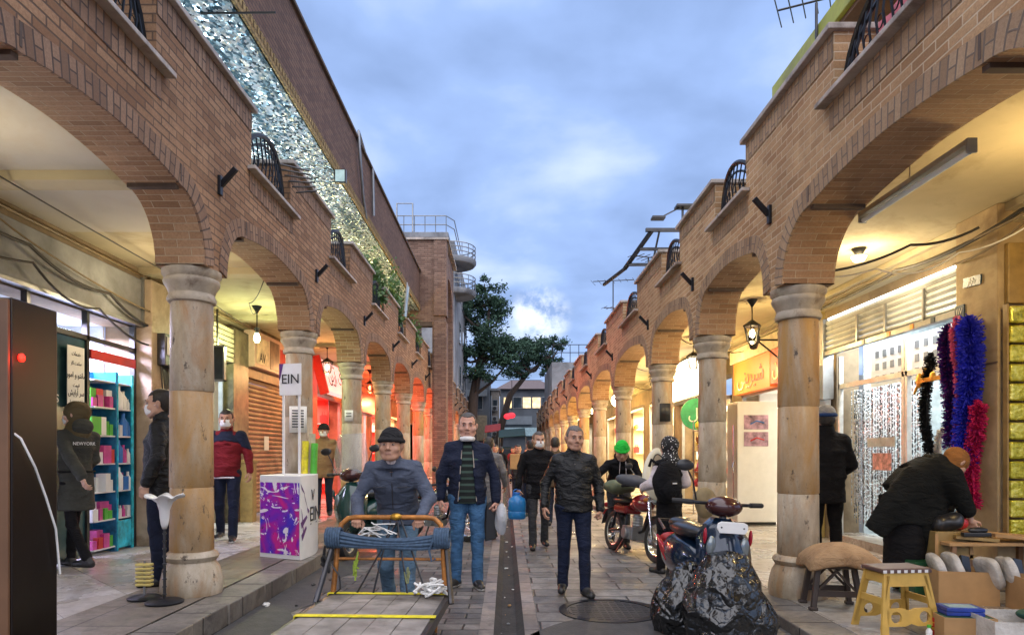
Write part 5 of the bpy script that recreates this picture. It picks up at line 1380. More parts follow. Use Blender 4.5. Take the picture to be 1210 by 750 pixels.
# flower dish lamp
fl = thing('flower_stand', 'white flower shaped bowl on a slim black pole beside the nearest left column', 'display stand', (-2.93, 5.70, PL))
b = MB(); b.lathe([(0, 0), (.15, 0), (.155, .02), (.13, .035), (.03, .045), (0, .045)], seg=24); b.build('base', 'black_iron', fl, smooth=True)
b = MB(); b.tube([(0, 0, .04), (0, 0, .66)], .012, 8)
for k in range(9): b.ell((0, 0, .08+k*.065), (.019, .019, .012), 8, 5)
b.build('pole', 'dark_steel', fl, smooth=True)
b = MB(); seg = 48; pr = [(0.02, .64), (.035, .68), (.045, .74), (.05, .80), (.075, .87), (.12, .905), (.175, .92)]
vs = []
for i, (r, z) in enumerate(pr):
    for k in range(seg):
        a = 2*PI*k/seg; w = (i/6)**3; rr = r*.86*(1+.16*w*math.cos(6*a)); vs.append((rr*math.cos(a), rr*math.sin(a), z+.018*w*math.cos(6*a+1)))
b.add(vs, [(i*seg+k, i*seg+(k+1) % seg, (i+1)*seg+(k+1) % seg, (i+1)*seg+k) for i in range(6) for k in range(seg)]); b.build('bowl', 'white_plastic', fl, smooth=True, solid=.006)
ys_ = thing('yellow_coil_stand', 'short stand with stacked pale yellow coils beside the flower stand', 'display stand', (-3.19, 5.86, PL))
b = MB(); b.lathe([(0, 0), (.135, 0), (.14, .02), (.11, .035), (0, .04)], seg=24); b.build('base', 'black_iron', ys_, smooth=True)
b = MB(); b.tube([(0, 0, .03), (0, 0, .34)], .01); b.build('pole', 'grey_metal', ys_)
b = MB()
for k in range(6): b.box(-.07, .07, -.03, .03, .12+k*.035, .145+k*.035); 
b.build('coils', simple('pale_yellow', (.68, .55, .18), .5), ys_, bevel=.008)

# dark sheet metal cabinet in the near left corner
mc = thing('metal_cabinet', 'tall dark sheet metal cabinet standing in the near left corner', 'cabinet', (-2.75, 3.16, PL))
t = NT('cabinet_paint'); v = t.coord(); t.base(t.ramp(t.noise(v, 1.6, 5, .6), [(.3, (.008, .005, .004)), (.7, (.016, .009, .007))])); t.bump(t.noise(v, 12, 3), .1, .003); t.set(.28, .3)
b = MB(); b.box(-.60, .40, 0, .32, 0, 2.03); b.build('body', 'cabinet_paint', mc, bevel=.006)
b = MB(); b.box(-.6, .395, -.02, -.002, .02, 2.02); b.build('door', simple('cabinet_brown', (.14, .07, .035), .4, .2, var=.3, scale=2), mc, bevel=.006)
# glowing red dome added to stand in for a red reflection on its side
b = MB(); b.lathe([(0, 0), (.020, 0), (.020, .008), (.012, .014), (0, .016)], seg=14, m=Matrix.Translation((.401, .055, 1.75)) @ Matrix.Rotation(R(90), 4, 'Y')); b.build('reflection_dome', emit('reflection_red', (1, .02, .01), 3), mc, smooth=True)
lamp('lamp_light', 'POINT', (.50, .055, 1.75), 2.2, (1, .05, .03), mc, .02)  # added light that spreads the red reflection over the cabinet side
cc_ = MB(); P = [(.05, -.04, 1.55), (.30, -.035, 1.48), (.42, .03, 1.36), (.425, .12, 1.22), (.425, .20, 1.06), (.425, .27, .90), (.42, .31, .66)]
cc_.tube([(-2.75+p[0], 3.16+p[1], PL+p[2]) for p in P], .0055, 6); tag(cc_.build('power_cable', 'cable_white', smooth=True), 'white cable trailing down the dark metal cabinet', 'cable')

# yellow step stool (front right)
def slab_holes(b, pts, th, m, holes):
    pass
ss = thing('step_stool', 'yellow plastic folding step stool with checkered top edge', 'stool', (3.03, 5.17, PR), R(6))
H0, wt, wb, dt, db = .46, .17, .245, .12, .19
b = MB(); b.box(-.20, .20, -.13, .13, H0, H0+.035); b.build('seat', simple('stool_brown', (.10, .055, .045), .5), ss, bevel=.01)
b = MB()
for s in (-1, 1):
    for k in range(14):
        x = -.195+k*.028; b.box(x, x+.028, s*.131, s*.134, H0+.002, H0+.024, mi=k % 2)
b.build('checkered_edge', ['goods_white', 'stool_brown'], ss)
simple('stool_yellow', (.56, .35, .075), .45, var=.15, scale=7)
for s in (-1, 1):
    b = MB()
    # frame panel with openings: legs, upper band, lower band with two round holes
    def Pq(x, z): y = s*(db+(dt-db)*z/H0); return (x, y, z)
    def hw(z): return wb+(wt+.01-wb)*z/H0
    def quad(x0a, x1a, x0b, x1b, z0, z1):
        A_, B_, C_, D_ = Pq(x0a, z0), Pq(x1a, z0), Pq(x1b, z1), Pq(x0b, z1); e = .022*s
        A2, B2, C2, D2 = [(p[0], p[1]-e, p[2]) for p in (A_, B_, C_, D_)]
        b.add([A_, B_, C_, D_, A2, B2, C2, D2], [(0, 1, 2, 3), (7, 6, 5, 4), (0, 4, 5, 1), (1, 5, 6, 2), (2, 6, 7, 3), (3, 7, 4, 0)])
    for q in (-1, 1):
        quad(*sorted((q*hw(0), q*(hw(0)-.055))), *sorted((q*hw(H0), q*(hw(H0)-.05))), 0, H0)
    quad(-hw(.36)+.05, hw(.36)-.05, -hw(H0)+.05, hw(H0)-.05, .36, H0)
    z0, z1 = .07, .20
    for q in (-1, 1):      # lower band pieces round two holes
        xc_ = q*.115; r = .043; zc_ = .135; W_ = []
        n = 16
        inner = [(xc_+r*math.cos(2*PI*k/n), zc_+r*math.sin(2*PI*k/n)) for k in range(n)]
        xo0, xo1 = (0.0, .188) if q > 0 else (-.188, 0.0)
        outer = []
        for k in range(n):
            a = 2*PI*k/n; cx_, sx_ = math.cos(a), math.sin(a)
            tx = ((xo1-xc_)/cx_ if cx_ > 1e-6 else (xo0-xc_)/cx_ if cx_ < -1e-6 else 9); tz = ((z1-zc_)/sx_ if sx_ > 1e-6 else (z0-zc_)/sx_ if sx_ < -1e-6 else 9)
            tt_ = min(tx, tz); outer.append((xc_+tt_*cx_, zc_+tt_*sx_))
        for k in range(n):
            k2 = (k+1) % n; e = .02*s
            A_, B_, C_, D_ = Pq(*inner[k]), Pq(*inner[k2]), Pq(*outer[k2]), Pq(*outer[k])
            b.add([A_, B_, C_, D_]+[(p[0], p[1]-e, p[2]) for p in (A_, B_, C_, D_)], [(0, 3, 2, 1), (4, 5, 6, 7), (0, 1, 5, 4), (3, 7, 6, 2)])
    b.build('leg_panel', 'stool_yellow', ss)
for s in (-1, 1):
    b = MB(); 
    for k in range(2): 
        b.bar((s*(wb-.02), -db+.03, .04+.0*k), (s*(wt-.02), -dt, H0-.02), .02, .02); b.bar((s*(wb-.02), db-.03, .04), (s*(wt-.02), dt, H0-.02), .02, .02)
    b.box(s*.18, s*.20, -.14, .14, .22, .27); b.box(s*.155, s*.175, -.11, .11, .38, .45); b.build('side_brace', 'stool_yellow', ss)

# brown stool with tan cushion
bs = thing('low_stool', 'low dark brown plastic stool in front of the right column', 'stool', (2.90, 5.92, PR), R(-8))
simple('stool_dark', (.045, .032, .027), .45, var=.2)
for (sx, sy) in ((-1, -1), (1, -1), (1, 1), (-1, 1)):
    b = MB(); b.bar((sx*.20, sy*.15, .0), (sx*.15, sy*.11, .36), .05, .045); b.box(sx*.20-.035, sx*.20+.035, sy*.15-.03, sy*.15+.03, 0, .03); b.build('leg', 'stool_dark', bs, bevel=.008)
b = MB(); b.box(-.19, .19, -.15, .15, .36, .40); b.build('seat', 'stool_dark', bs, bevel=.01)
for s in (-1, 1):
    b = MB(); b.box(-.17, .17, s*.14-.01, s*.14+.01, .12, .17); b.bar((-.15, s*.13, .18), (0, s*.13, .34), .03, .02); b.bar((.15, s*.13, .18), (0, s*.13, .34), .03, .02)
    b.build('stretcher', 'stool_dark', bs)

# ---- cushions, sacks and cloth from a soft superellipsoid
def soft(name, loc, r, mat, label, cat, rz=0, p=2.6, amp=.02, seed=1, tilt=0, n=40, group=None, pv=2.0, sag=0):
    rnd = np.random.default_rng(seed); ph = rnd.random(8)*6; K = rnd.normal(size=(8, 3))*9
    b = MB(); vs = []
    for i in range(n//2+1):
        th = PI*i/(n//2)
        for k in range(n):
            a = 2*PI*k/n
            sg = lambda v, e: math.copysign(abs(v)**e, v)
            q = np.array([sg(math.cos(a), 2/p)*sg(math.sin(th), 2/pv), sg(math.sin(a), 2/p)*sg(math.sin(th), 2/pv), -sg(math.cos(th), 2/pv)])
            q = q*np.array(r); q[2] -= sag*(q[0]*q[0]*1.3+q[1]*q[1]); w = sum(math.sin(float(K[j]@q)*1.8+ph[j]) for j in range(8))/8
            q = q*(1+amp*6*w/max(1e-3, np.linalg.norm(q)+.3)); vs.append(q)
    nr = n//2
    b.add(vs, [(i*n+k, i*n+(k+1) % n, (i+1)*n+(k+1) % n, (i+1)*n+k) for i in range(nr) for k in range(n)])
    o = b.build(name, mat, smooth=True); o.location = loc; o.rotation_euler = (0, tilt, rz)
    return tag(o, label, cat, group)
t = NT('cushion_tan'); v = t.coord(); t.base(t.ramp(t.noise(v, 5, 5), [(.3, (.26, .15, .07)), (.7, (.42, .27, .14))])); t.bump(t.noise(t.mapping(v, (2, 6, 3)), 5, 4, .6, 1.2), .8, .03); t.set(.75)
soft('cushion', (2.96, 5.86, PR+.50), (.33, .22, .085), 'cushion_tan', 'crumpled tan cushion lying on the low brown stool', 'cushion', R(-6), 5.5, .012, 3, R(6), 64, None, 3.4, .9)

# goods at lower right
def carton(name, loc, sx, sy, h, label, rz=0, mat='cardboard', fill=None, t_=.008, lidflap=True):
    t = thing(name, label, 'carton', loc, rz)
    b = MB(); b.box(-sx/2, sx/2, -sy/2, -sy/2+t_, 0, h); b.box(-sx/2, sx/2, sy/2-t_, sy/2, 0, h); b.box(-sx/2, -sx/2+t_, -sy/2+t_, sy/2-t_, 0, h); b.box(sx/2-t_, sx/2, -sy/2+t_, sy/2-t_, 0, h); b.box(-sx/2+t_, sx/2-t_, -sy/2+t_, sy/2-t_, 0, t_)
    b.build('box', mat, t)
    if lidflap:
        b = MB(); b.add([(-sx/2, -sy/2, h), (sx/2, -sy/2, h), (sx/2, -sy/2-.07, h-.05), (-sx/2, -sy/2-.07, h-.05)], [(0, 1, 2, 3)]); b.build('flap', mat, t, solid=.004)
    return t
carton('carton', (4.20, 6.15, PR), .50, .34, .30, 'long open cardboard carton packed with plastic wrapped goods', R(-10), lidflap=False)
carton('carton', (4.68, 5.72, PR), .50, .36, .30, 'second open carton of wrapped goods at the right picture edge', R(-10), lidflap=False)
t = NT('wrap_film'); v = t.coord(); t.base(t.ramp(t.noise(v, 6, 4), [(.3, (.35, .33, .30)), (.7, (.72, .70, .66))])); t.bump(t.noise(v, 20, 4, .7), .8, .02); t.set(.18)
for k in range(9):
    x = 4.02+k*.115; y = 6.18-.55*(k*.115); 
    if k in (2, 5):
        b = MB(); b.box(-.05, .05, -.012, .012, 0, .30); o = b.build('black_folder', 'black_plastic'); o.location = (x, y+.05, PR+.13); o.rotation_euler = (R(-18), R(12), .3); tag(o, ['black folder among the wrapped goods of the long carton', 'second black folder among wrapped goods by the right edge'][k == 5], 'folder')
    else:
        soft('wrapped_pack', (x, y+.02*(k % 2), PR+.29+.02*(k % 3)), (.042, .12, .15), 'wrap_film', ['first', 'second', 'x', 'third', 'fourth', 'x', 'fifth', 'sixth', 'rightmost'][k]+' plastic wrapped pack counted from the left in the open cartons', 'pack', -.2+.12*(k % 4), 5, .013, k+20, R(-22+4*(k % 3)), 44, 'plastic wrapped packs in the open cartons', 3.2)
bt = thing('goods_table', 'low wooden trestle with flat cartons behind the open cartons', 'table', (4.66, 6.42, PR))
b = MB(); b.box(-.52, .5, -.22, .22, .50, .53); b.build('top', 'cardboard', bt, bevel=.004)
for sx in (-.46, .44):
    for sy in (-.18, .18):
        b = MB(); b.box(sx-.02, sx+.02, sy-.02, sy+.02, 0, .5); b.build('leg', 'wood', bt)
for k, (x, y, z, sx, sy, lb_) in enumerate(((4.45, 6.35, .64, .36, .24, 'flat yellow brown card sheet on the goods table'), (4.80, 6.30, .66, .40, .26, 'flat cardboard lid lying at the right of the goods table'))):
    b = MB(); b.box(-sx/2, sx/2, -sy/2, sy/2, 0, .03); o = b.build('card_sheet', 'brass_brown' if k == 0 else 'cardboard'); o.location = (x, y, z-.0); o.rotation_euler = (0, R(4), R(-12)); tag(o, lb_, 'card sheet')
b = MB(); b.box(-.13, .13, -.03, .03, 0, .04); b.ell((.02, 0, .06), (.10, .03, .03)); o = b.build('black_tool', 'black_plastic', bevel=.008); o.location = (4.42, 6.25, PR+.585); tag(o, 'shiny black tool lying on the card sheet', 'tool')
wc = thing('wooden_crate', 'small worn wooden crate at the bending woman’s hands'.replace('’', ''), 'crate', (4.27, 6.48, PR))
wc['label'] = 'small worn wooden crate below the hands of the bending woman'
b = MB(); b.box(-.17, .17, -.14, .14, .36, .62); b.build('crate_box', 'brass_brown', wc, bevel=.005)
b = MB(); b.box(-.18, .18, -.15, .15, 0, .355); b.build('lower_crate', 'wood', wc, bevel=.005)
b = MB(); b.box(-.18, .18, -.15, -.142, .37, .40); b.box(-.18, -.15, -.15, -.142, .37, .6); b.box(.15, .18, -.15, -.142, .37, .6); b.build('crate_slat', 'cardboard', wc)
soft('bag', (4.27, 6.42, PR+.70), (.15, .10, .09), 'black_plastic', 'black plastic bag heaped on the small wooden crate', 'bag', 0, 2.2, .03, 9)
soft('shoe_pack', (4.42, 6.5, PR+.70), (.07, .07, .07), 'goods_red', 'small dull red pouch beside the black bag', 'pouch', 0, 2.2, .03, 11)
gc = thing('green_crate', 'dark green bottle crate beside the open cartons', 'crate', (3.98, 6.42, PR))
b = MB(); b.box(-.11, .11, -.13, .13, 0, .34); b.build('crate_box', simple('crate_green', (.01, .07, .03), .4), gc, bevel=.01)
b = MB()
for z in (.06, .17, .28): b.box(-.112, .112, -.136, -.131, z, z+.05)
b.box(-.04, .04, -.139, -.1365, .14, .20, mi=1); b.build('rib', ['crate_green', 'goods_white'], gc)
# front boxes
fb = carton('carton', (3.72, 4.78, PR), .62, .42, .20, 'wide white grey box of trinkets at the bottom right corner', R(-6), mat='wrap_film', lidflap=False)
soft('cloth_heap', (3.88, 4.80, PR+.20), (.16, .12, .05), simple('cloth_dark_green', (.01, .06, .045), .7), 'dark green net heap in the white grey box', 'cloth', 0, 2, .03, 14)
soft('cloth_heap', (3.98, 4.70, PR+.22), (.15, .07, .035), simple('cloth_pale_blue', (.30, .50, .62), .5), 'pale blue shiny cloth on top of the green net', 'cloth', .2, 2, .03, 15)
bk = thing('book_stack', 'two blue covered books stacked near the bottom right boxes', 'books', (3.40, 4.98, PR+.17), R(-8))
for k in range(2):
    b = MB(); b.box(-.13, .13, -.09, .09, .03*k, .03*k+.026); b.build('book', simple('book_blue', (.02, .05, .30), .4, var=.4) if k == 0 else 'book_blue', bk, bevel=.003)
b = MB(); b.box(-.10, .10, -.06, .06, .0565, .0585); b.build('cover_print', 'pale_blue', bk)
gb = carton('carton', (3.40, 4.96, PR), .36, .26, .168, 'green and brown carton under the blue books', R(-8), mat='cardboard', lidflap=False)
b = MB(); b.box(-.17, .17, -.12, .12, .155, .167); b.build('green_lining', 'cloth_dark_green', gb)
cn = thing('drink_can', 'red and gold tin can beside the yellow step stool', 'can', (3.25, 5.02, PR))
b = MB(); b.lathe([(0, 0), (.03, 0), (.034, .006), (.034, .125), (.03, .132), (0, .132)], seg=18); b.build('can_body', simple('can_red', (.45, .03, .02), .3, .4), cn, smooth=True)
b = MB(); b.lathe([(.0345, .04), (.0345, .06)], seg=18); b.lathe([(.0345, .09), (.0345, .10)], seg=18); b.build('gold_band', 'gold', cn)
bt2 = thing('small_bottle', 'small white capped bottle beside the tin can', 'bottle', (3.12, 4.90, PR))
b = MB(); b.lathe([(0, 0), (.02, 0), (.022, .06), (.01, .08), (.01, .09), (0, .09)], seg=12); b.build('bottle_body', 'goods_white', bt2, smooth=True)
b = MB(); b.lathe([(0, .085), (.014, .085), (.014, .105), (0, .105)], seg=12); b.build('cap', 'goods_green', bt2)

# manhole
mh = thing('manhole_cover', 'round iron manhole cover set in the patched road', 'manhole cover', (.96, 6.16, .006))
b = MB(); b.lathe([(.40, -.02), (.47, -.02), (.47, .004), (.40, .004), (.40, -.02)], seg=48); simple('cast_iron', (.06, .056, .053), .5, .4, var=.3, bump=.4); b.build('rim', 'black_iron', mh)
b = MB(); b.lathe([(0, .0), (.385, 0), (.39, -.015), (0, -.015)], seg=48)
for k in range(8):
    a = PI*k/8
    for j in (-2, -1, 1, 2): pass
for i in range(-5, 6):
    for j in range(-5, 6):
        if math.hypot(i, j)*.066 < .36: b.box(i*.066-.024, i*.066+.024, j*.066-.024, j*.066+.024, -.001, .0032)
b.build('lid', 'cast_iron', mh)

# litter in and along the gutter, by the left kerb
rnd = random.Random(11)
for k in range(40):
    y = 4.6+22*(k/40)**1.5; x = rnd.uniform(-.05, .10); s = rnd.uniform(.008, .028)
    b = MB(); b.ell((0, 0, 0), (s, s*rnd.uniform(.5, 1.2), s*.35), 7, 4, noise=.3)
    o = b.build('litter_scrap', rnd.choice(['litter_white', 'litter_white', 'cardboard', 'goods_black', 'grey_plastic'])); o.location = (x, y, -.052+s*.3); o.rotation_euler = (0, 0, rnd.uniform(0, 3))
    tag(o, 'small scrap of litter lying in the street gutter', 'litter', 'litter scraps in the gutter')
for k in range(4):
    y = 6.2+rnd.uniform(0, 1.6); x = -2.2+rnd.uniform(-.1, .3); s = rnd.uniform(.015, .04)
    b = MB(); b.ell((0, 0, 0), (s, s*1.2, s*.5), 7, 4, noise=.35)
    o = b.build('litter_scrap', rnd.choice(['litter_white', 'pale_blue', 'goods_black'])); o.location = (x, y, s*.4+.003)
    tag(o, 'crumpled paper scrap lying by the left kerb', 'litter', 'paper scraps by the left kerb')

# carton carried at distance stays with its bearer's things
b = MB(); b.box(-.16, .16, -.12, .12, -.2, .2); o = b.build('brown_package', 'cardboard', bevel=.02); o.location = at(610, 545, 17.2); tag(o, 'brown package carried among the distant walkers', 'package')

# ================================================================== CART
ct = thing('push_cart', 'flat wooden porter cart with yellow straps and rusty orange handles', 'cart', (-.96, 4.45, 0), R(-2.5))
simple('cart_plank', (.24, .22, .205), .75, var=.45, scale=3, bump=.6, dirt=(.07, .06, .05))
ZB = .35; hw0 = .45
planks = [(-.45, -.275), (-.27, -.095), (-.09, .08), (.085, .26), (.265, .45)]
b = MB()
for (a, c_) in planks: b.box(a, c_, -.78, .80, ZB-.035, ZB+random.uniform(-.003, .003))
b.build('deck', 'cart_plank', ct, bevel=.004)
b = MB()
for x in (-.47, .455): b.box(x, x+.03, -.8, .82, ZB-.07, ZB-.002)
for y in (-.6, 0, .6): b.box(-.44, .45, y-.02, y+.02, ZB-.075, ZB-.038)
b.build('chassis', 'dark_steel', ct)
for y, w in ((.78, .045), (.05, .055), (-.50, .055)):
    b = MB(); b.box(-.475, .485, y-w/2, y+w/2, ZB+.004, ZB+.012); b.box(-.482, -.472, y-w/2, y+w/2, ZB-.07, ZB+.01); b.build('strap', 'strap_yellow', ct, bevel=.002)
for sx in (-.38, .38):
    for yy in (-.55, .55):
        b = MB(); b.lathe([(0, -.025), (.11, -.025), (.125, -.012), (.125, .012), (.11, .025), (0, .025)], seg=22, m=Matrix.Translation((sx, yy, .126)) @ Matrix.Rotation(R(90), 4, 'Y')); w = b.build('wheel', 'black_rubber', ct, smooth=True)
        b = MB(); b.box(sx-.04, sx+.04, yy-.02, yy+.02, .12, .28); b.build('caster_fork', 'rust_orange', w)
# handle frame
b = MB()
for s in (-1, 1):
    b.tube([(s*.45, .80, ZB-.02), (s*.43, .83, .60), (s*.42, .85, .80), (s*.40, .87, .89), (s*.35, .885, .935), (s*.28, .89, .945)], .021, 10)
b.tube([(-.29, .89, .945), (.29, .89, .945)], .020, 10)
b.tube([(-.43, .83, .62), (.43, .83, .62)], .012, 8)
b.build('handle_frame', 'rust_orange', ct, smooth=True)
b = MB(); b.ell((0.04, .88, .95), (.05, .035, .03)); b.build('brass_clamp', 'gold', ct)
# bars from handle to deck
b = MB()
for x0, x1 in ((-.25, .06), (.30, .08), (-.12, .0), (.15, .05)): b.tube([(x0, .78, ZB+.01), (x1, .87, .93)], .008, 6)
for s in (-1, 1): b.tube([(s*.52, .60, ZB-.03), (s*.46, .80, .70)], .022, 8)
b.build('brace_rod', 'dark_steel', ct)
# blue rope winding
b = MB()
simple('rope_blue', (.05, .09, .15), .8, var=.35, scale=40, bump=.5)
for k in range(11):
    a = 2*PI*k/11; rr = .052+.008*math.sin(k*2.1)
    pts = []
    for i in range(15):
        u = i/14; x = -.47+.94*u; pinch = 1-.38*math.sin(PI*u)**2+.12*math.sin(u*9+k); sag = -.05*math.sin(PI*u)-.02*u
        pts.append((x, .80+rr*pinch*math.cos(a)*.7, .80+sag+rr*pinch*math.sin(a)))
    b.tube(pts, .014, 6)
for s in (-.44, .42):
    for k in range(6): b.tube([(s+.02*k-.05, .80+.065*math.cos(q), .79+.075*math.sin(q)) for q in np.linspace(0, 2*PI, 13)], .012, 6, cap=False)
b.tube([(.36, .74, .80), (.33, .73, .70), (.35, .73, .62), (.38, .73, .64)], .009, 6)
b.build('blue_rope', 'rope_blue', ct, smooth=True)
def knot(name, c, r, mat, parent, n=16, rad=.008, seed=1):
    rn = random.Random(seed); b = MB()
    for k in range(n):
        p = [Vector((rn.gauss(0, 1)*r[0], rn.gauss(0, 1)*r[1], rn.gauss(0, 1)*r[2])) for _ in range(4)]
        pts = []
        for i in range(9):
            u = i/8; q = p[0]*(1-u)**3+p[1]*3*u*(1-u)**2*1.6+p[2]*3*u*u*(1-u)*1.6+p[3]*u**3; pts.append(Vector(c)+q)
        b.tube(pts, rad, 5)
    return b.build(name, mat, parent, smooth=True)
knot('white_rope', (.36, .74, ZB+.065), (.065, .045, .03), 'rope_white', ct, 22, .009, 3)
knot('white_cord', (-.12, .83, .84), (.07, .03, .035), 'rope_white', ct, 8, .005, 5)
knot('green_cord', (-.26, .78, .53), (.015, .01, .05), simple('cord_green', (.30, .42, .05), .7), ct, 6, .007, 6)
knot('green_cord', (.15, .78, .50), (.015, .01, .05), simple('cord_olive', (.22, .24, .12), .7), ct, 6, .006, 7)
knot('black_ties', (-.50, .76, .58), (.02, .03, .05), 'black_rubber', ct, 6, .012, 8)
b = MB(); b.tube([(-.46, .76, .60), (-.38, .74, .50), (-.37, .74, .40), (-.42, .75, .36)], .007); b.build('black_hook', 'dark_steel', ct)

# ================================================================== PEOPLE
def surface_nets(Fv, lo, h):
    nx, ny, nz = Fv.shape
    ins = Fv < 0
    c = ins[:-1, :-1, :-1].astype(np.int8)
    tot = np.zeros((nx-1, ny-1, nz-1), np.int8)
    for i in (0, 1):
        for j in (0, 1):
            for k in (0, 1): tot += ins[i:nx-1+i, j:ny-1+j, k:nz-1+k]
    act = (tot > 0) & (tot < 8)
    ids = -np.ones(act.shape, np.int64); n = int(act.sum()); ids[act] = np.arange(n)
    I = np.argwhere(act); acc = np.zeros((n, 3)); cnt = np.zeros(n)
    E_ = []
    for i in (0, 1):
        for j in (0, 1): E_ += [((i, j, 0), (i, j, 1)), ((i, 0, j), (i, 1, j)), ((0, i, j), (1, i, j))]
    for a, b in E_:
        a = np.array(a); b = np.array(b)
        fa_ = Fv[tuple((I+a).T)]; fb_ = Fv[tuple((I+b).T)]
        m = (fa_ < 0) != (fb_ < 0)
        t = np.zeros(n); t[m] = fa_[m]/(fa_[m]-fb_[m])
        acc[m] += a+(b-a)*t[m, None]; cnt[m] += 1
    V = (I+acc/cnt[:, None])*h+np.array(lo)
    Q = []
    for ax in range(3):
        sl0 = [slice(1, -1)]*3; sl0[ax] = slice(0, -1); sl1 = list(sl0); sl1[ax] = slice(1, None)
        s0 = ins[tuple(sl0)]; s1 = ins[tuple(sl1)]
        u, v = [(1, 2), (2, 0), (0, 1)][ax]
        for sgn in (True, False):
            m = (s0 & ~s1) if sgn else (~s0 & s1)
            idx = np.argwhere(m)+1; idx[:, ax] -= 1
            if len(idx) == 0: continue
            def at_(du, dv):
                q = idx.copy(); q[:, u] += du; q[:, v] += dv; return ids[tuple(q.T)]
            q = np.stack([at_(-1, -1), at_(0, -1), at_(0, 0), at_(-1, 0)], 1)
            if not sgn: q = q[:, ::-1]
            Q.append(q)
    Q = np.concatenate(Q); Q = Q[(Q >= 0).all(1)]
    return V, Q

def smin(a, b, k):
    h = np.clip(.5+.5*(b-a)/k, 0, 1); return b*(1-h)+a*h-k*h*(1-h)
def d_cap(P, a, b, ra, rb):
    a = np.array(a, float); b = np.array(b, float); ab = b-a; L = ab@ab+1e-12
    t = np.clip(((P-a)@ab)/L, 0, 1)
    return np.linalg.norm(P-a-t[..., None]*ab, axis=-1)-(ra+(rb-ra)*t)
def d_ell(P, c, r, Rm=None):
    q = P-np.array(c, float)
    if Rm is not None: q = q@Rm
    r = np.array(r, float); k0 = np.linalg.norm(q/r, axis=-1); k1 = np.linalg.norm(q/(r*r), axis=-1)+1e-9
    return k0*(k0-1)/k1
def d_loft(P, secs, side):
    """secs: list of (centre, rx, ry); side: sideways unit vector"""
    out = None; side = np.array(side, float)
    for (c0, x0, y0), (c1, x1, y1) in zip(secs[:-1], secs[1:]):
        c0 = np.array(c0, float); c1 = np.array(c1, float); ax = c1-c0; L = np.linalg.norm(ax)+1e-9; ax /= L
        s = side-ax*(side@ax); s /= np.linalg.norm(s); f = np.cross(ax, s)
        q = P-c0; t = q@ax; tc_ = np.clip(t, 0, L); u = tc_/L
        rx = x0+(x1-x0)*u; ry = y0+(y1-y0)*u
        a = q@s; b = q@f
        qn = np.sqrt((a/rx)**2+(b/ry)**2+1e-9)
        dr = (qn-1)*np.minimum(rx, ry)*.5+(np.sqrt(a*a+b*b)*(1-1/qn))*.5
        over = np.abs(t-tc_)
        d = np.where(over > 1e-9, np.hypot(np.maximum(dr, 0), over), dr)
        out = d if out is None else smin(out, d, .035)
    return out
def folds(P, amp, seed=0, kz=38, kx=16):
    rnd = np.random.default_rng(seed); w = 0; rid = 0
    for _ in range(7):
        k = rnd.normal(size=3)*np.array([kx, kx, kz]); ph = P@k*.7+rnd.random()*6+1.2*np.sin(P@(k[::-1]*.35)); w = w+np.sin(ph); rid = rid+np.abs(np.sin(ph*.6+1))
    return amp*(w/3*.5+.9*(.55-rid/6))
def grid(lo, hi, h):
    lo = np.array(lo, float); n = [int(math.ceil((hi[i]-lo[i])/h))+1 for i in range(3)]
    X, Y, Z = np.meshgrid(*[lo[i]+np.arange(n[i])*h for i in range(3)], indexing='ij')
    return np.stack([X, Y, Z], -1)
def mesh_of(f, lo, hi, h):
    P = grid(lo, hi, h); Fv = f(P)
    for ax in range(3):
        s = [slice(None)]*3; s[ax] = 0; Fv[tuple(s)] = np.maximum(Fv[tuple(s)], h*.5); s[ax] = -1; Fv[tuple(s)] = np.maximum(Fv[tuple(s)], h*.5)
    return surface_nets(Fv, lo, h)
def np_obj(name, parts, mats, parent, scale=1.0, origin=None):
    """parts: list of (V, Q, material index per face or int)"""
    V = np.concatenate([p[0] for p in parts]); o = 0; Q = []; MI = []
    for v, q, mi in parts:
        Q.append(q+o); o += len(v); MI.append(np.full(len(q), mi) if isinstance(mi, int) else mi)
    Q = np.concatenate(Q); MI = np.concatenate(MI).astype(np.int32); V = V*scale
    me = bpy.data.meshes.new(name); me.from_pydata(V.tolist(), [], Q.tolist())
    for m in mats: me.materials.append(M[m])
    me.polygons.foreach_set('material_index', MI); me.polygons.foreach_set('use_smooth', np.ones(len(Q), bool)); me.update()
    ob = bpy.data.objects.new(name, me); COL.objects.link(ob); ob.parent = parent
    return ob
def rotm(rx=0, ry=0, rz=0):
    return np.array((Matrix.Rotation(rz, 3, 'Z') @ Matrix.Rotation(rx, 3, 'X') @ Matrix.Rotation(ry, 3, 'Y')))

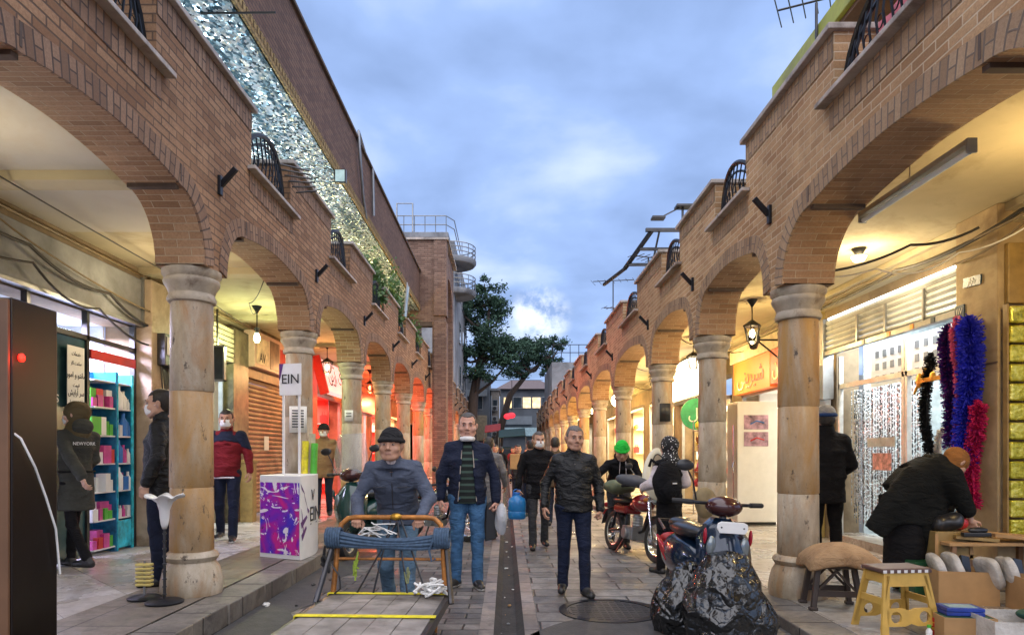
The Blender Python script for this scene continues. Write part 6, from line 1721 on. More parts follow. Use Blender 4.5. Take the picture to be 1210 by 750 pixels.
def head_mesh(c, Rm, nv=(0, .036, -.19)):
    """returns (V,Q,mi) in body space; mi 0 skin, 1 lips, 2 eye dark, 3 eye white"""
    def f(P):
        d = d_ell(P, (0, .012, .032), (.076, .096, .092))
        d = smin(d, d_ell(P, (0, -.022, -.040), (.060, .070, .074)), .03)
        d = smin(d, d_ell(P, (0, -.066, -.093), (.026, .022, .020)), .03)
        for s in (-1, 1):
            d = smin(d, d_ell(P, (s*.048, -.050, -.030), (.022, .03, .022)), .02)
            d = smin(d, d_cap(P, (s*.055, -.02, -.06), (s*.035, -.06, -.09), .018, .014), .02)
        d = smin(d, d_cap(P, (-.036, -.082, .028), (.036, -.082, .028), .010, .010), .012)
        for s in (-1, 1): d = -smin(-d, d_ell(P, (s*.030, -.102, .006), (.019, .016, .011)), .008)
        d = smin(d, d_cap(P, (0, -.088, .018), (0, -.112, -.026), .008, .0125), .010)
        for s in (-1, 1): d = smin(d, d_ell(P, (s*.013, -.098, -.032), (.009, .010, .007)), .006)
        d = smin(d, d_cap(P, (-.013, -.088, -.062), (.013, -.088, -.062), .0075, .0075), .008)
        for s in (-1, 1): d = smin(d, d_ell(P, (s*.078, .010, -.004), (.010, .019, .031), rotm(0, s*.2, s*-.35)), .008)
        d = smin(d, d_cap(P, (0, .022, -.05), nv, .052, .056), .03)
        return d
    V, Q = mesh_of(f, (-.10, -.135, -.22), (.10, .20, .135), .0058)
    cen = V[Q].mean(1); mi = np.zeros(len(Q), int)
    lips = (np.abs(cen[:, 2]+.063) < .0065) & (np.abs(cen[:, 0]) < .019) & (cen[:, 1] < -.085); mi[lips] = 1
    parts = [(V, Q, mi)]
    for s in (-1, 1):
        for (cy, r, m) in ((-.081, (.0115, .0105, .0055), 3), (-.0875, (.0055, .0055, .0052), 2)):
            b = MB(); b.ell((s*.030, cy, .006), r, 10, 8); q = np.array([list(f_) for f_ in b.f]); parts.append((np.array(b.v), q, m))
    return [((v*np.array((1.06, 1.0, 1.0))*HS)@Rm.T+np.array(c), q, m) for v, q, m in parts]

def hand_mesh(w, D, N, side, grip=.3, sc=1.0):
    """w wrist, D finger direction, N palm normal, side +1 when the thumb is on +S = D x N"""
    D = np.array(D, float); D /= np.linalg.norm(D); N = np.array(N, float); N -= D*(N@D); N /= np.linalg.norm(N); S_ = np.cross(D, N)*side
    # local: x = S (thumb side), y = D, z = N
    prims = [((0, -.03, 0), (0, .02, 0), .026, .027)]
    for i, (x, L, r) in enumerate(((.030, .070, .0092), (.010, .080, .0095), (-.010, .074, .0090), (-.029, .058, .0080))):
        prims.append(((x*.6, .01, 0), (x, .078-.006*abs(i-1), 0), .0125, .0115))
        p = np.array((x, .080-.006*abs(i-1), .0)); a = grip*1.2; sp = x*1.5
        for k, fr in enumerate((.46, .30, .24)):
            d = np.array((math.sin(sp)*(1 if k == 0 else .3), math.cos(a), math.sin(a))); q = p+d*L*fr
            prims.append((tuple(p), tuple(q), r*(1-.08*k), r*(1-.08*(k+1)))); p = q; a += grip*1.5+.08
    p = np.array((.022, .015, .004)); q = p+np.array((.030, .030, .012+.02*grip)); r_ = q+np.array((.010-.02*grip, .028, .010+.022*grip)); 
    prims += [(tuple(p), tuple(q), .0145, .0115), (tuple(q), tuple(r_), .011, .009)]
    def f(P):
        d = None
        for j, (a, b, ra, rb) in enumerate(prims):
            e = d_cap(P, a, b, ra, rb); k = .010 if j in (1, 3) or j % 4 == 1 else .004
            d = e if d is None else smin(d, e, .006)
        return d
    V, Q = mesh_of(f, (-.065, -.07, -.04), (.085, .18, .11), .0052)
    B = np.stack([S_, D, N]); V = (V*sc)@B+np.array(w)
    if np.linalg.det(B) < 0: Q = Q[:, ::-1]
    return (V, Q, 0)

HS = 1.10
SK = {}
def skin(name, c):
    t = NT(name); v = t.coord(); t.base(t.ramp(t.noise(v, 14, 4), [(.3, tuple(x*.85 for x in c)), (.7, c)])); t.set(.5); t.b.inputs['Subsurface Weight'].default_value = .08
    t.b.inputs['Subsurface Radius'].default_value = (.02, .01, .005)
skin('skin_tan', (.46, .25, .165)); skin('skin_light', (.58, .35, .245)); skin('skin_pink', (.56, .30, .22))
simple('lip', (.34, .17, .13), .5, bump=0); simple('eye_dark', (.03, .02, .015), .15, bump=0); simple('eye_white', (.34, .30, .27), .3, bump=0)
def hairm(name, c):
    t = NT(name); v = t.coord(); t.base(t.ramp(t.noise(t.mapping(v, (60, 60, 14)), 2.0, 4), [(.3, tuple(x*.5 for x in c)), (.7, tuple(min(1, x*1.5) for x in c))])); t.bump(t.noise(t.mapping(v, (70, 70, 14)), 2.0, 3), .6, .006); t.set(.55)
hairm('hair_black', (.018, .014, .012)); hairm('hair_grey', (.10, .09, .085)); hairm('hair_saltpepper', (.06, .052, .048))
def cloth(name, c, rough=.85, var=.22, scale=4, wr=.45, spec=.3):
    t = NT(name); v = t.coord()
    t.base(t.ramp(t.noise(v, scale, 5, .6), [(.3, tuple(x*(1-var) for x in c)), (.7, tuple(min(1, x*(1+var)) for x in c))]))
    a = t.noise(t.mapping(v, (7, 7, 15)), 1.0, 3, .55, 1.1); b = t.noise(v, 260, 2)
    h = t.add('ShaderNodeMath', operation='MULTIPLY_ADD'); t.link(b, h.inputs[0]); h.inputs[1].default_value = .06; t.link(a, h.inputs[2])
    t.bump(h.outputs[0], min(1, wr*1.4), .045); t.set(rough); t.b.inputs['Specular IOR Level'].default_value = spec
cloth('cloth_black', (.0085, .0085, .010), spec=.15); cloth('cloth_black_shiny', (.009, .010, .011), .42, wr=.6, spec=.32); cloth('cloth_charcoal', (.035, .036, .040)); cloth('cloth_navy', (.009, .014, .034)); cloth('cloth_bluegrey', (.075, .092, .135), .8, .3, 5)
cloth('jeans_blue', (.045, .12, .24), .85, .35, 7); cloth('jeans_light', (.11, .19, .28), .85, .4, 7); cloth('jeans_navy', (.007, .012, .032), .85, .3, 6); cloth('jeans_dark', (.010, .016, .035), .85)
cloth('cloth_red', (.16, .008, .014)); cloth('cloth_tan', (.24, .145, .075)); cloth('cloth_olive', (.045, .047, .040)); cloth('cloth_grey', (.17, .16, .155)); cloth('cloth_white', (.62, .56, .58)); cloth('cloth_brown', (.09, .06, .035))
cloth('knit_black', (.018, .018, .02), .95, wr=.7); cloth('knit_green', (.02, .50, .05), .9, .1, wr=.6); cloth('knit_grey', (.26, .26, .27), .95); cloth('knit_blue', (.02, .05, .16), .95); cloth('scarf_brown', (.10, .075, .035)); cloth('scarf_orange', (.26, .11, .03)); cloth('mask_white', (.78, .78, .78), .8, .04, wr=.25); cloth('chador_black', (.008, .0088, .0085), .8, .3, 3, .5, .15)
t = NT('knit_striped'); v = t.coord(); s_ = t.add('ShaderNodeSeparateXYZ'); t.link(v, s_.inputs[0])
m_ = t.add('ShaderNodeMath', operation='PINGPONG'); m_.inputs[1].default_value = .034; t.link(s_.outputs[2], m_.inputs[0])
t.base(t.mix(t.maprange(m_.outputs[0], .019, .024), (.008, .012, .012), (.05, .085, .07))); t.bump(t.noise(v, 120, 3), .4, .005); t.set(.95)
t = NT('scarf_dotted'); v = t.coord(); vo = t.add('ShaderNodeTexVoronoi'); vo.inputs['Scale'].default_value = 38; t.link(v, vo.inputs['Vector'])
t.base(t.mix(t.maprange(vo.outputs['Distance'], .24, .30), (.7, .7, .7), (.012, .012, .013))); t.bump(t.noise(v, 9, 3, .6, 1), .6, .03); t.set(.8)
simple('shoe_black', (.015, .015, .016), .4); simple('sole_white', (.6, .6, .58), .6); simple('sole_black', (.012, .012, .012), .8)

def person(loc, rz, H, label, pose={}, jacket='cloth_black', trousers='jeans_dark', skinm='skin_tan', hair='hair_black', cap=None, mask=None, under=None, open_front=False,
           hem=.80, coat=None, build=1.0, yaw=0, pitch=0, roll=0, hands=('relax', 'relax'), shoe='shoe_black', res=.015, scarf=None, group=None, hairline=.055, seed=0, puff=0.0, collar=None, belly=0, hood=False, leg_r=1.0, extra=None, moustache=None):
    s = H/1.75
    t = thing('person', label, 'person', loc, rz, group)
    J = dict(hip=(0, 0, .93), chest=(0, -.0, 1.27), neck=(0, .015, 1.46), head=(0, -.015, 1.625),
             shR=(-.175, .01, 1.395), shL=(.175, .01, 1.395), elR=(-.25, .03, 1.14), elL=(.25, .03, 1.14), wrR=(-.25, -.06, .90), wrL=(.25, -.06, .90),
             hipR=(-.09, 0, .90), hipL=(.09, 0, .90), knR=(-.10, -.02, .50), knL=(.10, -.02, .50), anR=(-.11, .02, .085), anL=(.11, .02, .085), toeR=None, toeL=None)
    J.update(pose); J = {k: (np.array(v, float) if v is not None else None) for k, v in J.items()}
    side = J['shL']-J['shR']; side /= np.linalg.norm(side)
    J['head'] = J['head']-np.array((0, 0, .014)); J['neck'] = J['neck']+np.array((0, 0, .012))
    B = build
    Rm = rotm(pitch, roll, yaw)
    # ---- body: one mesh (head with face, hands, trunk and limbs under the clothes)
    nv = Rm.T@(J['neck']-J['head'])/HS; nv = nv+np.array((0, .012, -.02))
    parts = head_mesh(J['head'], Rm, tuple(nv))
    def fb(P):
        d = d_loft(P, [(J['hip']-np.array((0, 0, .04)), .13*B, .085*B), ((J['hip']+J['chest'])/2, .115*B, .075*B), (J['chest'], .135*B, .085*B), (J['neck']-np.array((0, 0, .03)), .08, .06)], side)
        d = smin(d, d_cap(P, J['neck']-np.array((0, 0, .05)), J['neck']*.7+J['head']*.3, .050, .045), .03)
        for q in 'RL':
            d = smin(d, d_cap(P, J['sh'+q]*.96+J['neck']*.04, J['el'+q], .042, .036), .02)
            d = smin(d, d_cap(P, J['el'+q], J['wr'+q], .034, .024), .02)
            d = smin(d, d_cap(P, J['hip'+q], J['kn'+q], .065, .045), .02)
            d = smin(d, d_cap(P, J['kn'+q], J['an'+q], .043, .030), .02)
            pass
        return d
    allp = np.array([v for v in J.values() if v is not None]); lo = allp.min(0)-.2; hi = allp.max(0)+.2; lo[2] = max(lo[2], -.02)
    V, Q = mesh_of(fb, lo, hi, .020); parts.append((V, Q, 0))
    for q, m in zip('RL', hands):
        el, wr = J['el'+q], J['wr'+q]; D = wr-el; D /= np.linalg.norm(D); sgn = -1 if q == 'R' else 1
        if m == 'none': continue
        if isinstance(m, tuple): D_, N_, g = m
        elif m == 'grip': D_, N_, g = D, np.array((0, -.1, -1)), 1.0
        elif m == 'hang': D_, N_, g = np.array((0, -.1, -1)), np.array((0, -.2*0+.0, 0))+(-sgn)*side, .95
        else: D_, N_, g = D*.7+np.array((0, 0, -.3)), (-sgn)*side+np.array((0, .25, 0)), .35
        # thumb faces forward (towards -y) for hanging hands
        D_ = np.array(D_, float); N_ = np.array(N_, float)
        S1 = np.cross(D_, N_); fwd = np.array((0, -1, .15)) if abs(D_[2]) > .5 else np.array((-sgn*1.0, 0, .2))
        sd_ = 1 if S1@fwd > 0 else -1
        parts.append(hand_mesh(wr+D_/np.linalg.norm(D_)*.02, D_, N_, sd_, g))
    np_obj('body', parts, [skinm, 'lip', 'eye_dark', 'eye_white'], t, s)
    # ---- trousers
    if coat is None or hem > .25:
        def ft(P):
            d = None
            hipw = d_loft(P, [(J['hip']+np.array((0, 0, .10)), .135*B, .085*B), (J['hip']-np.array((0, 0, .03)), .158*B, .108*B)], side)
            d = hipw
            for q in 'RL':
                a, k, an = J['hip'+q], J['kn'+q], J['an'+q]
                d = smin(d, d_cap(P, a, k, .088*B*leg_r, .064*leg_r), .03); d = smin(d, d_cap(P, k, an-np.array((0, 0, .012)), .063*leg_r, .056*leg_r), .02)
            d = np.maximum(d, (J['anR'][2] if 0 else -9)-P[..., 2])
            for q in 'RL': pass
            return d+folds(P, .010, seed+3, 34, 14)
        lo2 = np.minimum.reduce([J[k] for k in ('hip', 'hipR', 'hipL', 'knR', 'knL', 'anR', 'anL')])-.19; hi2 = np.maximum.reduce([J[k] for k in ('hip', 'hipR', 'hipL', 'knR', 'knL', 'anR', 'anL')])+.19
        lo2[2] = max(lo2[2], .032)
        V, Q = mesh_of(ft, lo2, hi2, res); np_obj('trousers', [(V, Q, 0)], [trousers], t, s)
    # ---- shoes
    for q in 'RL':
        an = J['an'+q]; td = J['toe'+q] if J['toe'+q] is not None else np.array((-.12 if q == 'R' else .12, -1, 0)); td = td/np.linalg.norm(td)
        gz = min(0, 0); base = an-np.array((0, 0, .085))
        def fs(P):
            a = base+np.array((0, 0, .038))-td*.035; b = base+td*.16+np.array((0, 0, .030))
            d = d_cap(P, a, b, .043, .038); d = smin(d, d_cap(P, an, base+td*.04+np.array((0, 0, .05)), .045, .042), .03)
            return np.maximum(d, base[2]-P[..., 2])
        V, Q = mesh_of(fs, np.minimum(base, base+td*.16)-np.array((.08, .08, .012)), np.maximum(base, base+td*.16)+np.array((.08, .08, .16)), .011)
        cen = V[Q].mean(1); mi = (cen[:, 2] < base[2]+.022).astype(int)
        np_obj('shoe', [(V, Q, mi)], [shoe if isinstance(shoe, str) else shoe[0], 'sole_black' if isinstance(shoe, str) else shoe[1]], t, s)
    # ---- jacket / coat
    hemp = J['hip']*(1.0)+np.array((0, 0, hem-.93)); pf = 1+puff
    def fj(P, off=0.0, sleeves=True):
        secs = [(hemp, (.185 if hem < .7 else .172)*B*pf, (.135 if hem < .7 else .125)*B*pf), (J['hip']+np.array((0, 0, .06)), .168*B*pf, .122*B*pf+belly*.6), ((J['hip']*.45+J['chest']*.55), .160*B*pf, .115*B*pf+belly), (J['chest'], .178*B*pf, .120*B*pf+belly*.3), (J['neck']-np.array((0, 0, .085)), .155*B*pf, .098*pf), (J['neck']-np.array((0, 0, .01)), .070, .070)]
        secs = [(c_, x-off, y-off) for c_, x, y in secs]
        d = d_loft(P, secs, side)
        if sleeves:
            for q in 'RL':
                sh, el, wr = J['sh'+q], J['el'+q], J['wr'+q]
                d = smin(d, d_cap(P, J['neck']-np.array((0, 0, .045)), sh-np.array((0, 0, .004)), .060, .058*pf), .03); d = smin(d, d_cap(P, sh-np.array((0, 0, .018)), el, .062*pf, .053*pf), .03)
                d = smin(d, d_cap(P, el, wr, .054*pf, .045*pf), .02)
        return d
    def fj2(P):
        d = fj(P)
        nk = J['neck']+np.array((0, -.005, .0))
        d = smin(d, d_cap(P, nk-np.array((0, 0, .02)), nk+(J['head']-nk)*.34, .082, .072), .018)
        # hollow for the neck and face
        d = np.maximum(d, -d_cap(P, nk+(J['head']-nk)*.36+np.array((0, -.012, 0)), J['head']+np.array((0, -.02, .01)), .054, .090))
        if hood: d = smin(d, d_ell(P, J['neck']+np.array((0, .09, .02)), (.11, .06, .09)), .03)
        if open_front:
            fr = np.cross(side, np.array((0, 0, 1.))); fr = fr/np.linalg.norm(fr)
            q = P-J['chest']; u = q@side; w = q@fr; z = P[..., 2]
            if fr[1] > 0: w = -w
            gap = np.maximum(np.abs(u)-(.055+.06*np.clip((1.45-z)/.5, 0, 1)), -(w)-.0) if False else np.maximum(np.abs(u)-(.05+.045*np.clip((1.40-z)/.6, 0, 1)), (q[..., 1]+.02))
            d = np.maximum(d, -gap)
        return d+folds(P, .0125, seed, 34, 20)
    keys = ['chest', 'neck', 'shR', 'shL', 'elR', 'elL', 'wrR', 'wrL', 'hip']
    lo3 = np.minimum.reduce([J[k] for k in keys]+[hemp])-.2; hi3 = np.maximum.reduce([J[k] for k in keys]+[hemp])+.17
    lo3[2] = min(hemp[2]-.02, min(J['wrR'][2], J['wrL'][2])-.03) if hem > .3 else hemp[2]-.02
    V, Q = mesh_of(fj2, lo3, hi3, res)
    np_obj('coat' if hem < .7 else 'jacket', [(V, Q, 0)], [jacket], t, s)
    if under:
        V, Q = mesh_of(lambda P: fj(P, .014, False)+folds(P, .003, seed+9), np.array((J['hip'][0]-.25, J['hip'][1]-.35, hemp[2]-.0)), np.array((.3, .25, J['neck'][2]+.02)), res)
        np_obj('sweater', [(V, Q, 0)], [under], t, s)
        b = MB()
        for sg in (-1, 1):
            pts = []
            for z in np.linspace(hemp[2]+.03, J['neck'][2]-.10, 9):
                u = sg*(.052+.045*min(1, max(0, (1.40-z)/.6))); pts.append((u*s, (-(.116*B*pf+belly*.7)*math.sqrt(max(0, 1-(u/.17)**2))-.002)*s, z*s))
            b.tube(pts, .005, 5)
        b.build('zip_edge', 'coping_stone', t)
    # ---- hair
    if hair and not scarf:
        def fh(P):
            q = (P-J['head'])@Rm/HS
            d = d_ell(q, (0, .014, .036), (.083, .100, .094))
            d = smin(d, d_ell(q, (0, .05, -.01), (.070, .062, .075)), .02)
            x, y, z = q[..., 0], q[..., 1], q[..., 2]
            face = np.maximum(y+.035-.25*np.maximum(z-hairline, -9)*0, z-hairline-.25*np.abs(x))
            side_ = np.maximum(y-.018, z-(.012))
            low = z+.055
            d = np.maximum(d, -face); d = np.maximum(d, -side_); d = np.maximum(d, -low)
            return d+folds(P, .0018, 5, 160, 160)
        V, Q = mesh_of(fh, J['head']-.155, J['head']+.165, .0068); np_obj('hair', [(V, Q, 0)], [hair], t, s)
        b = MB()
        for sg in (-1, 1): b.tube([tuple((J['head']+Rm@np.array(p)*HS)*s) for p in ((sg*.016, -.0965, .0255), (sg*.030, -.0965, .031), (sg*.046, -.084, .026))], [.0032, .0042, .0025], 6)
        if moustache: b.tube([tuple((J['head']+Rm@np.array(p)*HS)*s) for p in ((-.024, -.094, -.052), (0, -.102, -.046), (.024, -.094, -.052))], [.003, .006, .003], 6)
        b.build('eyebrow', hair, t, smooth=True)
    if cap:
        def fc(P):
            q = (P-J['head'])@Rm/HS; z = q[..., 2]; y = q[..., 1]
            d = d_ell(q, (0, .016, .040), (.090, .108, .105)); zb = .030-.25*y*0
            rim = np.hypot(np.sqrt((q[..., 0]/.088)**2+((y-.012)/.106)**2)*.095-.095, (z-.038))-.016
            return smin(np.maximum(d, .030-z), rim, .006)+folds(P, .0015, 8, 90, 90)
        V, Q = mesh_of(fc, J['head']-.165, J['head']+.185, .0075)
        cen = V[Q].mean(1); q = (cen-J['head'])@Rm/HS; mi = (q[:, 2] < .058).astype(int) if len(cap) > 1 else np.zeros(len(Q), int)
        np_obj('beanie', [(V, Q, mi)], list(cap), t, s)
    if mask:
        dz = -.045 if mask == 'up' else -.105
        def fm(P):
            q = (P-J['head'])@Rm/HS
            d = np.abs(d_ell(q, (0, -.022, -.040), (.066, .084, .082)))-.0045
            z = q[..., 2]
            if mask != 'up': return np.maximum(d_ell(q, (0, -.022, -.112), (.070, .082, .040)), np.abs(z+.113)-.024)
            d = np.maximum(d, np.abs(z-dz)-.042); d = np.maximum(d, q[..., 1]+.025); return d
        V, Q = mesh_of(fm, J['head']-.175, J['head']+.13, .0062); mk = np_obj('face_mask', [(V, Q, 0)], ['mask_white'], t, s)
        b = MB()
        for sg in (-1, 1): b.tube([tuple((J['head']+Rm@np.array(p)*HS)*s) for p in ((sg*.060, -.055, dz+.02), (sg*.080, .0, .0), (sg*.082, .012, -.01))], .002, 4)
        b.build('ear_loop', 'mask_white', mk)
    if scarf:
        def fsc(P):
            q = (P-J['head'])@Rm/HS
            d = d_ell(q, (0, .022, .030), (.094, .118, .108)); d = smin(d, d_cap(P, J['head']+Rm@np.array((0, .02, -.06)), J['neck']+np.array((0, 0, -.03)), .088, .125), .04)
            d = np.maximum(d, -d_ell(q, (0, -.115, -.020), (.058, .075, .075)))
            return d+folds(P, .005, 4, 40, 40)
        V, Q = mesh_of(fsc, np.minimum(J['head'], J['neck'])-.24, np.maximum(J['head'], J['neck'])+.2, .011); np_obj('headscarf', [(V, Q, 0)], [scarf], t, s)
    if extra: extra(t, J, s)
    return t

def walk(k=.12, lead='R', sw=.10):
    f, b = lead, 'L' if lead == 'R' else 'R'
    sx = {'R': -1, 'L': 1}
    return {'kn'+f: (sx[f]*.10, -k*.75, .50), 'an'+f: (sx[f]*.10, -k*1.25, .09), 'kn'+b: (sx[b]*.095, .02, .49), 'an'+b: (sx[b]*.10, k*1.2, .115),
            'wr'+f: (sx[f]*.27, .04, .90), 'wr'+b: (sx[b]*.27, -.12, .92), 'el'+f: (sx[f]*.26, .06, 1.14), 'el'+b: (sx[b]*.26, 0, 1.14)}

# 1 porter pushing the cart
person((-.95, 5.76, 0), 0, 1.77, 'porter in blue grey work jacket and black beanie pushing the cart',
       dict(hip=(0, .10, .90), hipR=(-.09, .10, .88), hipL=(.09, .10, .88), chest=(0, -.10, 1.22), neck=(0, -.19, 1.385), head=(0, -.27, 1.515), shR=(-.180, -.14, 1.325), shL=(.180, -.14, 1.325),
            elR=(-.30, -.16, 1.07), elL=(.30, -.16, 1.07), wrR=(-.25, -.345, .935), wrL=(.25, -.345, .935), knR=(-.10, .05, .47), anR=(-.10, .28, .10), knL=(.10, -.02, .48), anL=(.10, -.06, .085)),
       'cloth_bluegrey', 'jeans_light', 'skin_tan', 'hair_black', cap=('knit_black',), hem=.86, build=1.08, pitch=-.05, yaw=-.05, hands=(((0, -.75, -.35), (0, .25, -1), .95), ((0, -.75, -.35), (0, .25, -1), .95)), res=.0125, seed=2,
       extra=lambda t, J, s: (MBx := MB(), [MBx.box(x*s-.055, x*s+.055, (-.245)*s, (-.235)*s, 1.16*s, 1.165*s) for x in (-.10, .10)], MBx.tube([(0, -.18*s, .98*s), (0, -.235*s, 1.2*s), (0, -.27*s, 1.32*s)], .004, 4), MBx.build('seam', 'ink', t), (MBy := MB()), MBy.ell((0, -.238*s, 1.375*s), (.052, .05, .045)), MBy.build('undershirt', 'cloth_white', t)))
# 2 man in navy bomber, striped sweater
p = walk(.06, 'L'); p.update(wrR=(-.27, -.02, .90), wrL=(.285, -.04, .88), elL=(.27, .03, 1.14), anR=(-.12, .03, .085), knR=(-.105, -.01, .5), anL=(.10, -.05, .085), toeR=(-.55, -1, 0), toeL=(.25, -1, 0))
person((-.42, 7.25, 0), R(2), 1.90, 'tall man in open navy jacket and striped sweater with mask on chin', p, 'cloth_navy', 'jeans_blue', 'skin_pink', 'hair_saltpepper', mask='down', under='knit_striped', open_front=True,
       hem=.84, build=1.10, belly=.02, hands=('relax', 'hang'), shoe=('shoe_black', 'sole_white'), res=.0125, hairline=.075, seed=5)
# 3 man in black jacket, navy jeans
p = walk(.10, 'L'); p.update(head=(.012, -.02, 1.62), wrR=(-.30, -.05, .92), elR=(-.29, .05, 1.14), wrL=(.28, -.02, .89), anR=(-.11, .06, .10), anL=(.12, -.10, .085), knL=(.11, -.08, .5), toeR=(-.1, -1, 0), toeL=(.35, -1, 0))
person((.70, 6.92, 0), R(-4), 1.75, 'grey haired man in black jacket and navy jeans walking in front', p, 'cloth_black_shiny', 'jeans_navy', 'skin_tan', 'hair_grey', hem=.86, build=1.14, belly=.012, yaw=.25, hands=('relax', 'hang'), res=.0125, hairline=.066, seed=7, roll=.06,
       extra=lambda t, J, s: (B_ := MB(), [B_.tube([((-.085+.19*k)*s, -.13*s, 1.30*s), ((-.03+.11*k)*s, -.15*s, 1.285*s)], .004, 4) for k in (0, 1)], B_.tube([(0.008*s, -.135*s, .95*s), (0.008*s, -.142*s, 1.36*s)], .003, 4), B_.build('seam', 'ink', t), (B2 := MB()), B2.ell((.01*s, -.128*s, 1.345*s), .008), B2.build('button', 'chrome', t)))
# 4 masked man with blue jug
p = walk(.11, 'R'); p.update(elR=(-.27, .02, 1.14), wrR=(-.31, -.03, .90), head=(.0, -.03, 1.615))
person((.50, 10.2, 0), R(3), 1.80, 'masked man in black coat carrying a blue jug', p, 'cloth_black', 'cloth_charcoal', 'skin_tan', 'hair_saltpepper', mask='up', hem=.74, build=1.06, hands=('hang', 'relax'), seed=9, yaw=.15, hairline=.07)
jg = thing('water_jug', 'translucent blue plastic jug in the hand of the masked man', 'jug', (.165, 10.12, .46))
t = NT('jug_blue'); t.b.inputs['Base Color'].default_value = (.02, .22, .58, 1); t.set(.3); t.b.inputs['Transmission Weight'].default_value = .25
b = MB(); b.lathe([(0, 0), (.12, 0), (.135, .02), (.138, .10), (.130, .12), (.138, .14), (.138, .26), (.12, .31), (.06, .345), (.045, .36), (.045, .385), (0, .385)], seg=22); b.build('jug_body', 'jug_blue', jg, smooth=True)
b = MB(); b.lathe([(0, .375), (.05, .375), (.05, .405), (0, .405)], (0.0, 0, 0), 16); b.build('lid', 'goods_blue', jg)
b = MB(); b.tube([(-.06, 0, .34), (-.05, 0, .43), (0, 0, .455), (.05, 0, .43), (.06, 0, .34)], .010); b.build('handle', 'goods_blue', jg)
# bags of the tall man
t = NT('bag_film'); v = t.coord(); t.b.inputs['Base Color'].default_value = (.62, .66, .72, 1); t.set(.2); t.b.inputs['Alpha'].default_value = .62; t.bump(t.noise(v, 14, 4, .7, 1), .9, .03)
soft('carrier_bag', (-.055, 7.14, .74), (.065, .09, .19), 'bag_film', 'clear crumpled carrier bag in the hand of the tall man', 'bag', .2, 2.2, .03, 31)
b = MB(); b.prism([(-.075, 0), (.045, .03), (.035, .40), (-.02, .44), (-.06, .38)], 1, -.02, .02); o = b.build('carrier_bag', 'black_plastic', bevel=.008); o.location = (-.155, 7.24, .50); tag(o, 'black pouch bag hanging behind the clear carrier bag', 'bag')
# 5 person in grey coat behind
p = walk(.1, 'L')
person((-.30, 11.3, 0), R(175), 1.74, 'person in pale grey coat walking away behind the tall man', p, 'cloth_grey', 'cloth_charcoal', 'skin_tan', 'hair_black', hem=.60, build=1.05, res=.018, seed=11)
# 6-9 distant walkers
for i, (px, y, H_, rz, jk, lb_) in enumerate(((627, 15.2, 1.76, 180, 'cloth_black', 'distant walker in a black coat seen from behind'), (656, 13.2, 1.78, 170, 'cloth_brown', 'dark haired walker in a brown jacket behind the masked man'),
                                         (612, 18.5, 1.70, 10, 'cloth_charcoal', 'distant walker in charcoal beside the brown package'), (585, 20, 1.72, 0, 'cloth_navy', 'far small walker in navy near the van'))):
    p = walk(.1, 'R' if i % 2 else 'L')
    person(((px-CX)*y/F, y, 0), R(rz), H_, lb_, p, jk, 'jeans_dark', 'skin_tan', 'hair_black', hem=.78, res=.022, seed=20+i)

for i, (px, y, H_, rz, jk, lb_) in enumerate(((640, 24, 1.75, 175, 'cloth_brown', 'far small walker in brown right of the street middle'), (592, 27, 1.72, 170, 'cloth_black', 'tiny far walker in black beside the gutter'), (606, 31, 1.74, 5, 'cloth_red', 'tiny far walker in dull red before the awning'), (622, 34, 1.70, 0, 'cloth_charcoal', 'tiny farthest walker in charcoal'), (574, 22, 1.74, 170, 'cloth_olive', 'far walker in olive behind the grey coat'))):
    person(((px-CX)*y/F, y, 0), R(rz), H_, lb_, walk(.1, 'R' if i % 2 else 'L'), jk, 'jeans_dark', 'skin_tan', 'hair_black', hem=.78, res=.028, seed=60+i)
# 10 woman with NEWYORK coat (walking left, back to the street light)
def ny(t, J, s):
    text('NEWYORK', .052, 'mask_white', t, (0.02*s, .150*s, 1.31*s), (R(90), 0, R(180)), ext=.001)
    b = MB(); b.tube([(.18*math.cos(a)*s, .135*math.sin(a)*s, 1.02*s) for a in np.linspace(0, 2*PI, 22)], .010, 5); b.build('belt', 'cloth_black', t)
p = dict(knR=(-.08, -.16, .52), anR=(-.08, -.20, .09), knL=(.09, .06, .48), anL=(.09, .30, .13), wrL=(.20, .36, .98), elL=(.22, .22, 1.18), elR=(-.20, .0, 1.14), wrR=(-.20, -.18, 1.0))
person((-4.80, 7.42, PL), R(-112), 1.86, 'woman in dark olive NEWYORK coat and brown headscarf walking left', p, 'cloth_olive', 'cloth_black', 'skin_light', None, scarf='scarf_brown', mask='up', yaw=.45, hem=.62, build=.98, leg_r=.82, seed=31, extra=ny, hood=True)
# 11 man in black puffer behind the first column
p = dict(wrL=(.24, -.06, .92), wrR=(-.24, -.06, .92))
person((-3.40, 6.55, PL), R(-75), 1.92, 'man in black puffer jacket half hidden by the nearest left column', p, 'cloth_black_shiny', 'jeans_navy', 'skin_light', 'hair_black', mask='up', hem=.78, build=1.08, puff=.06, seed=33)
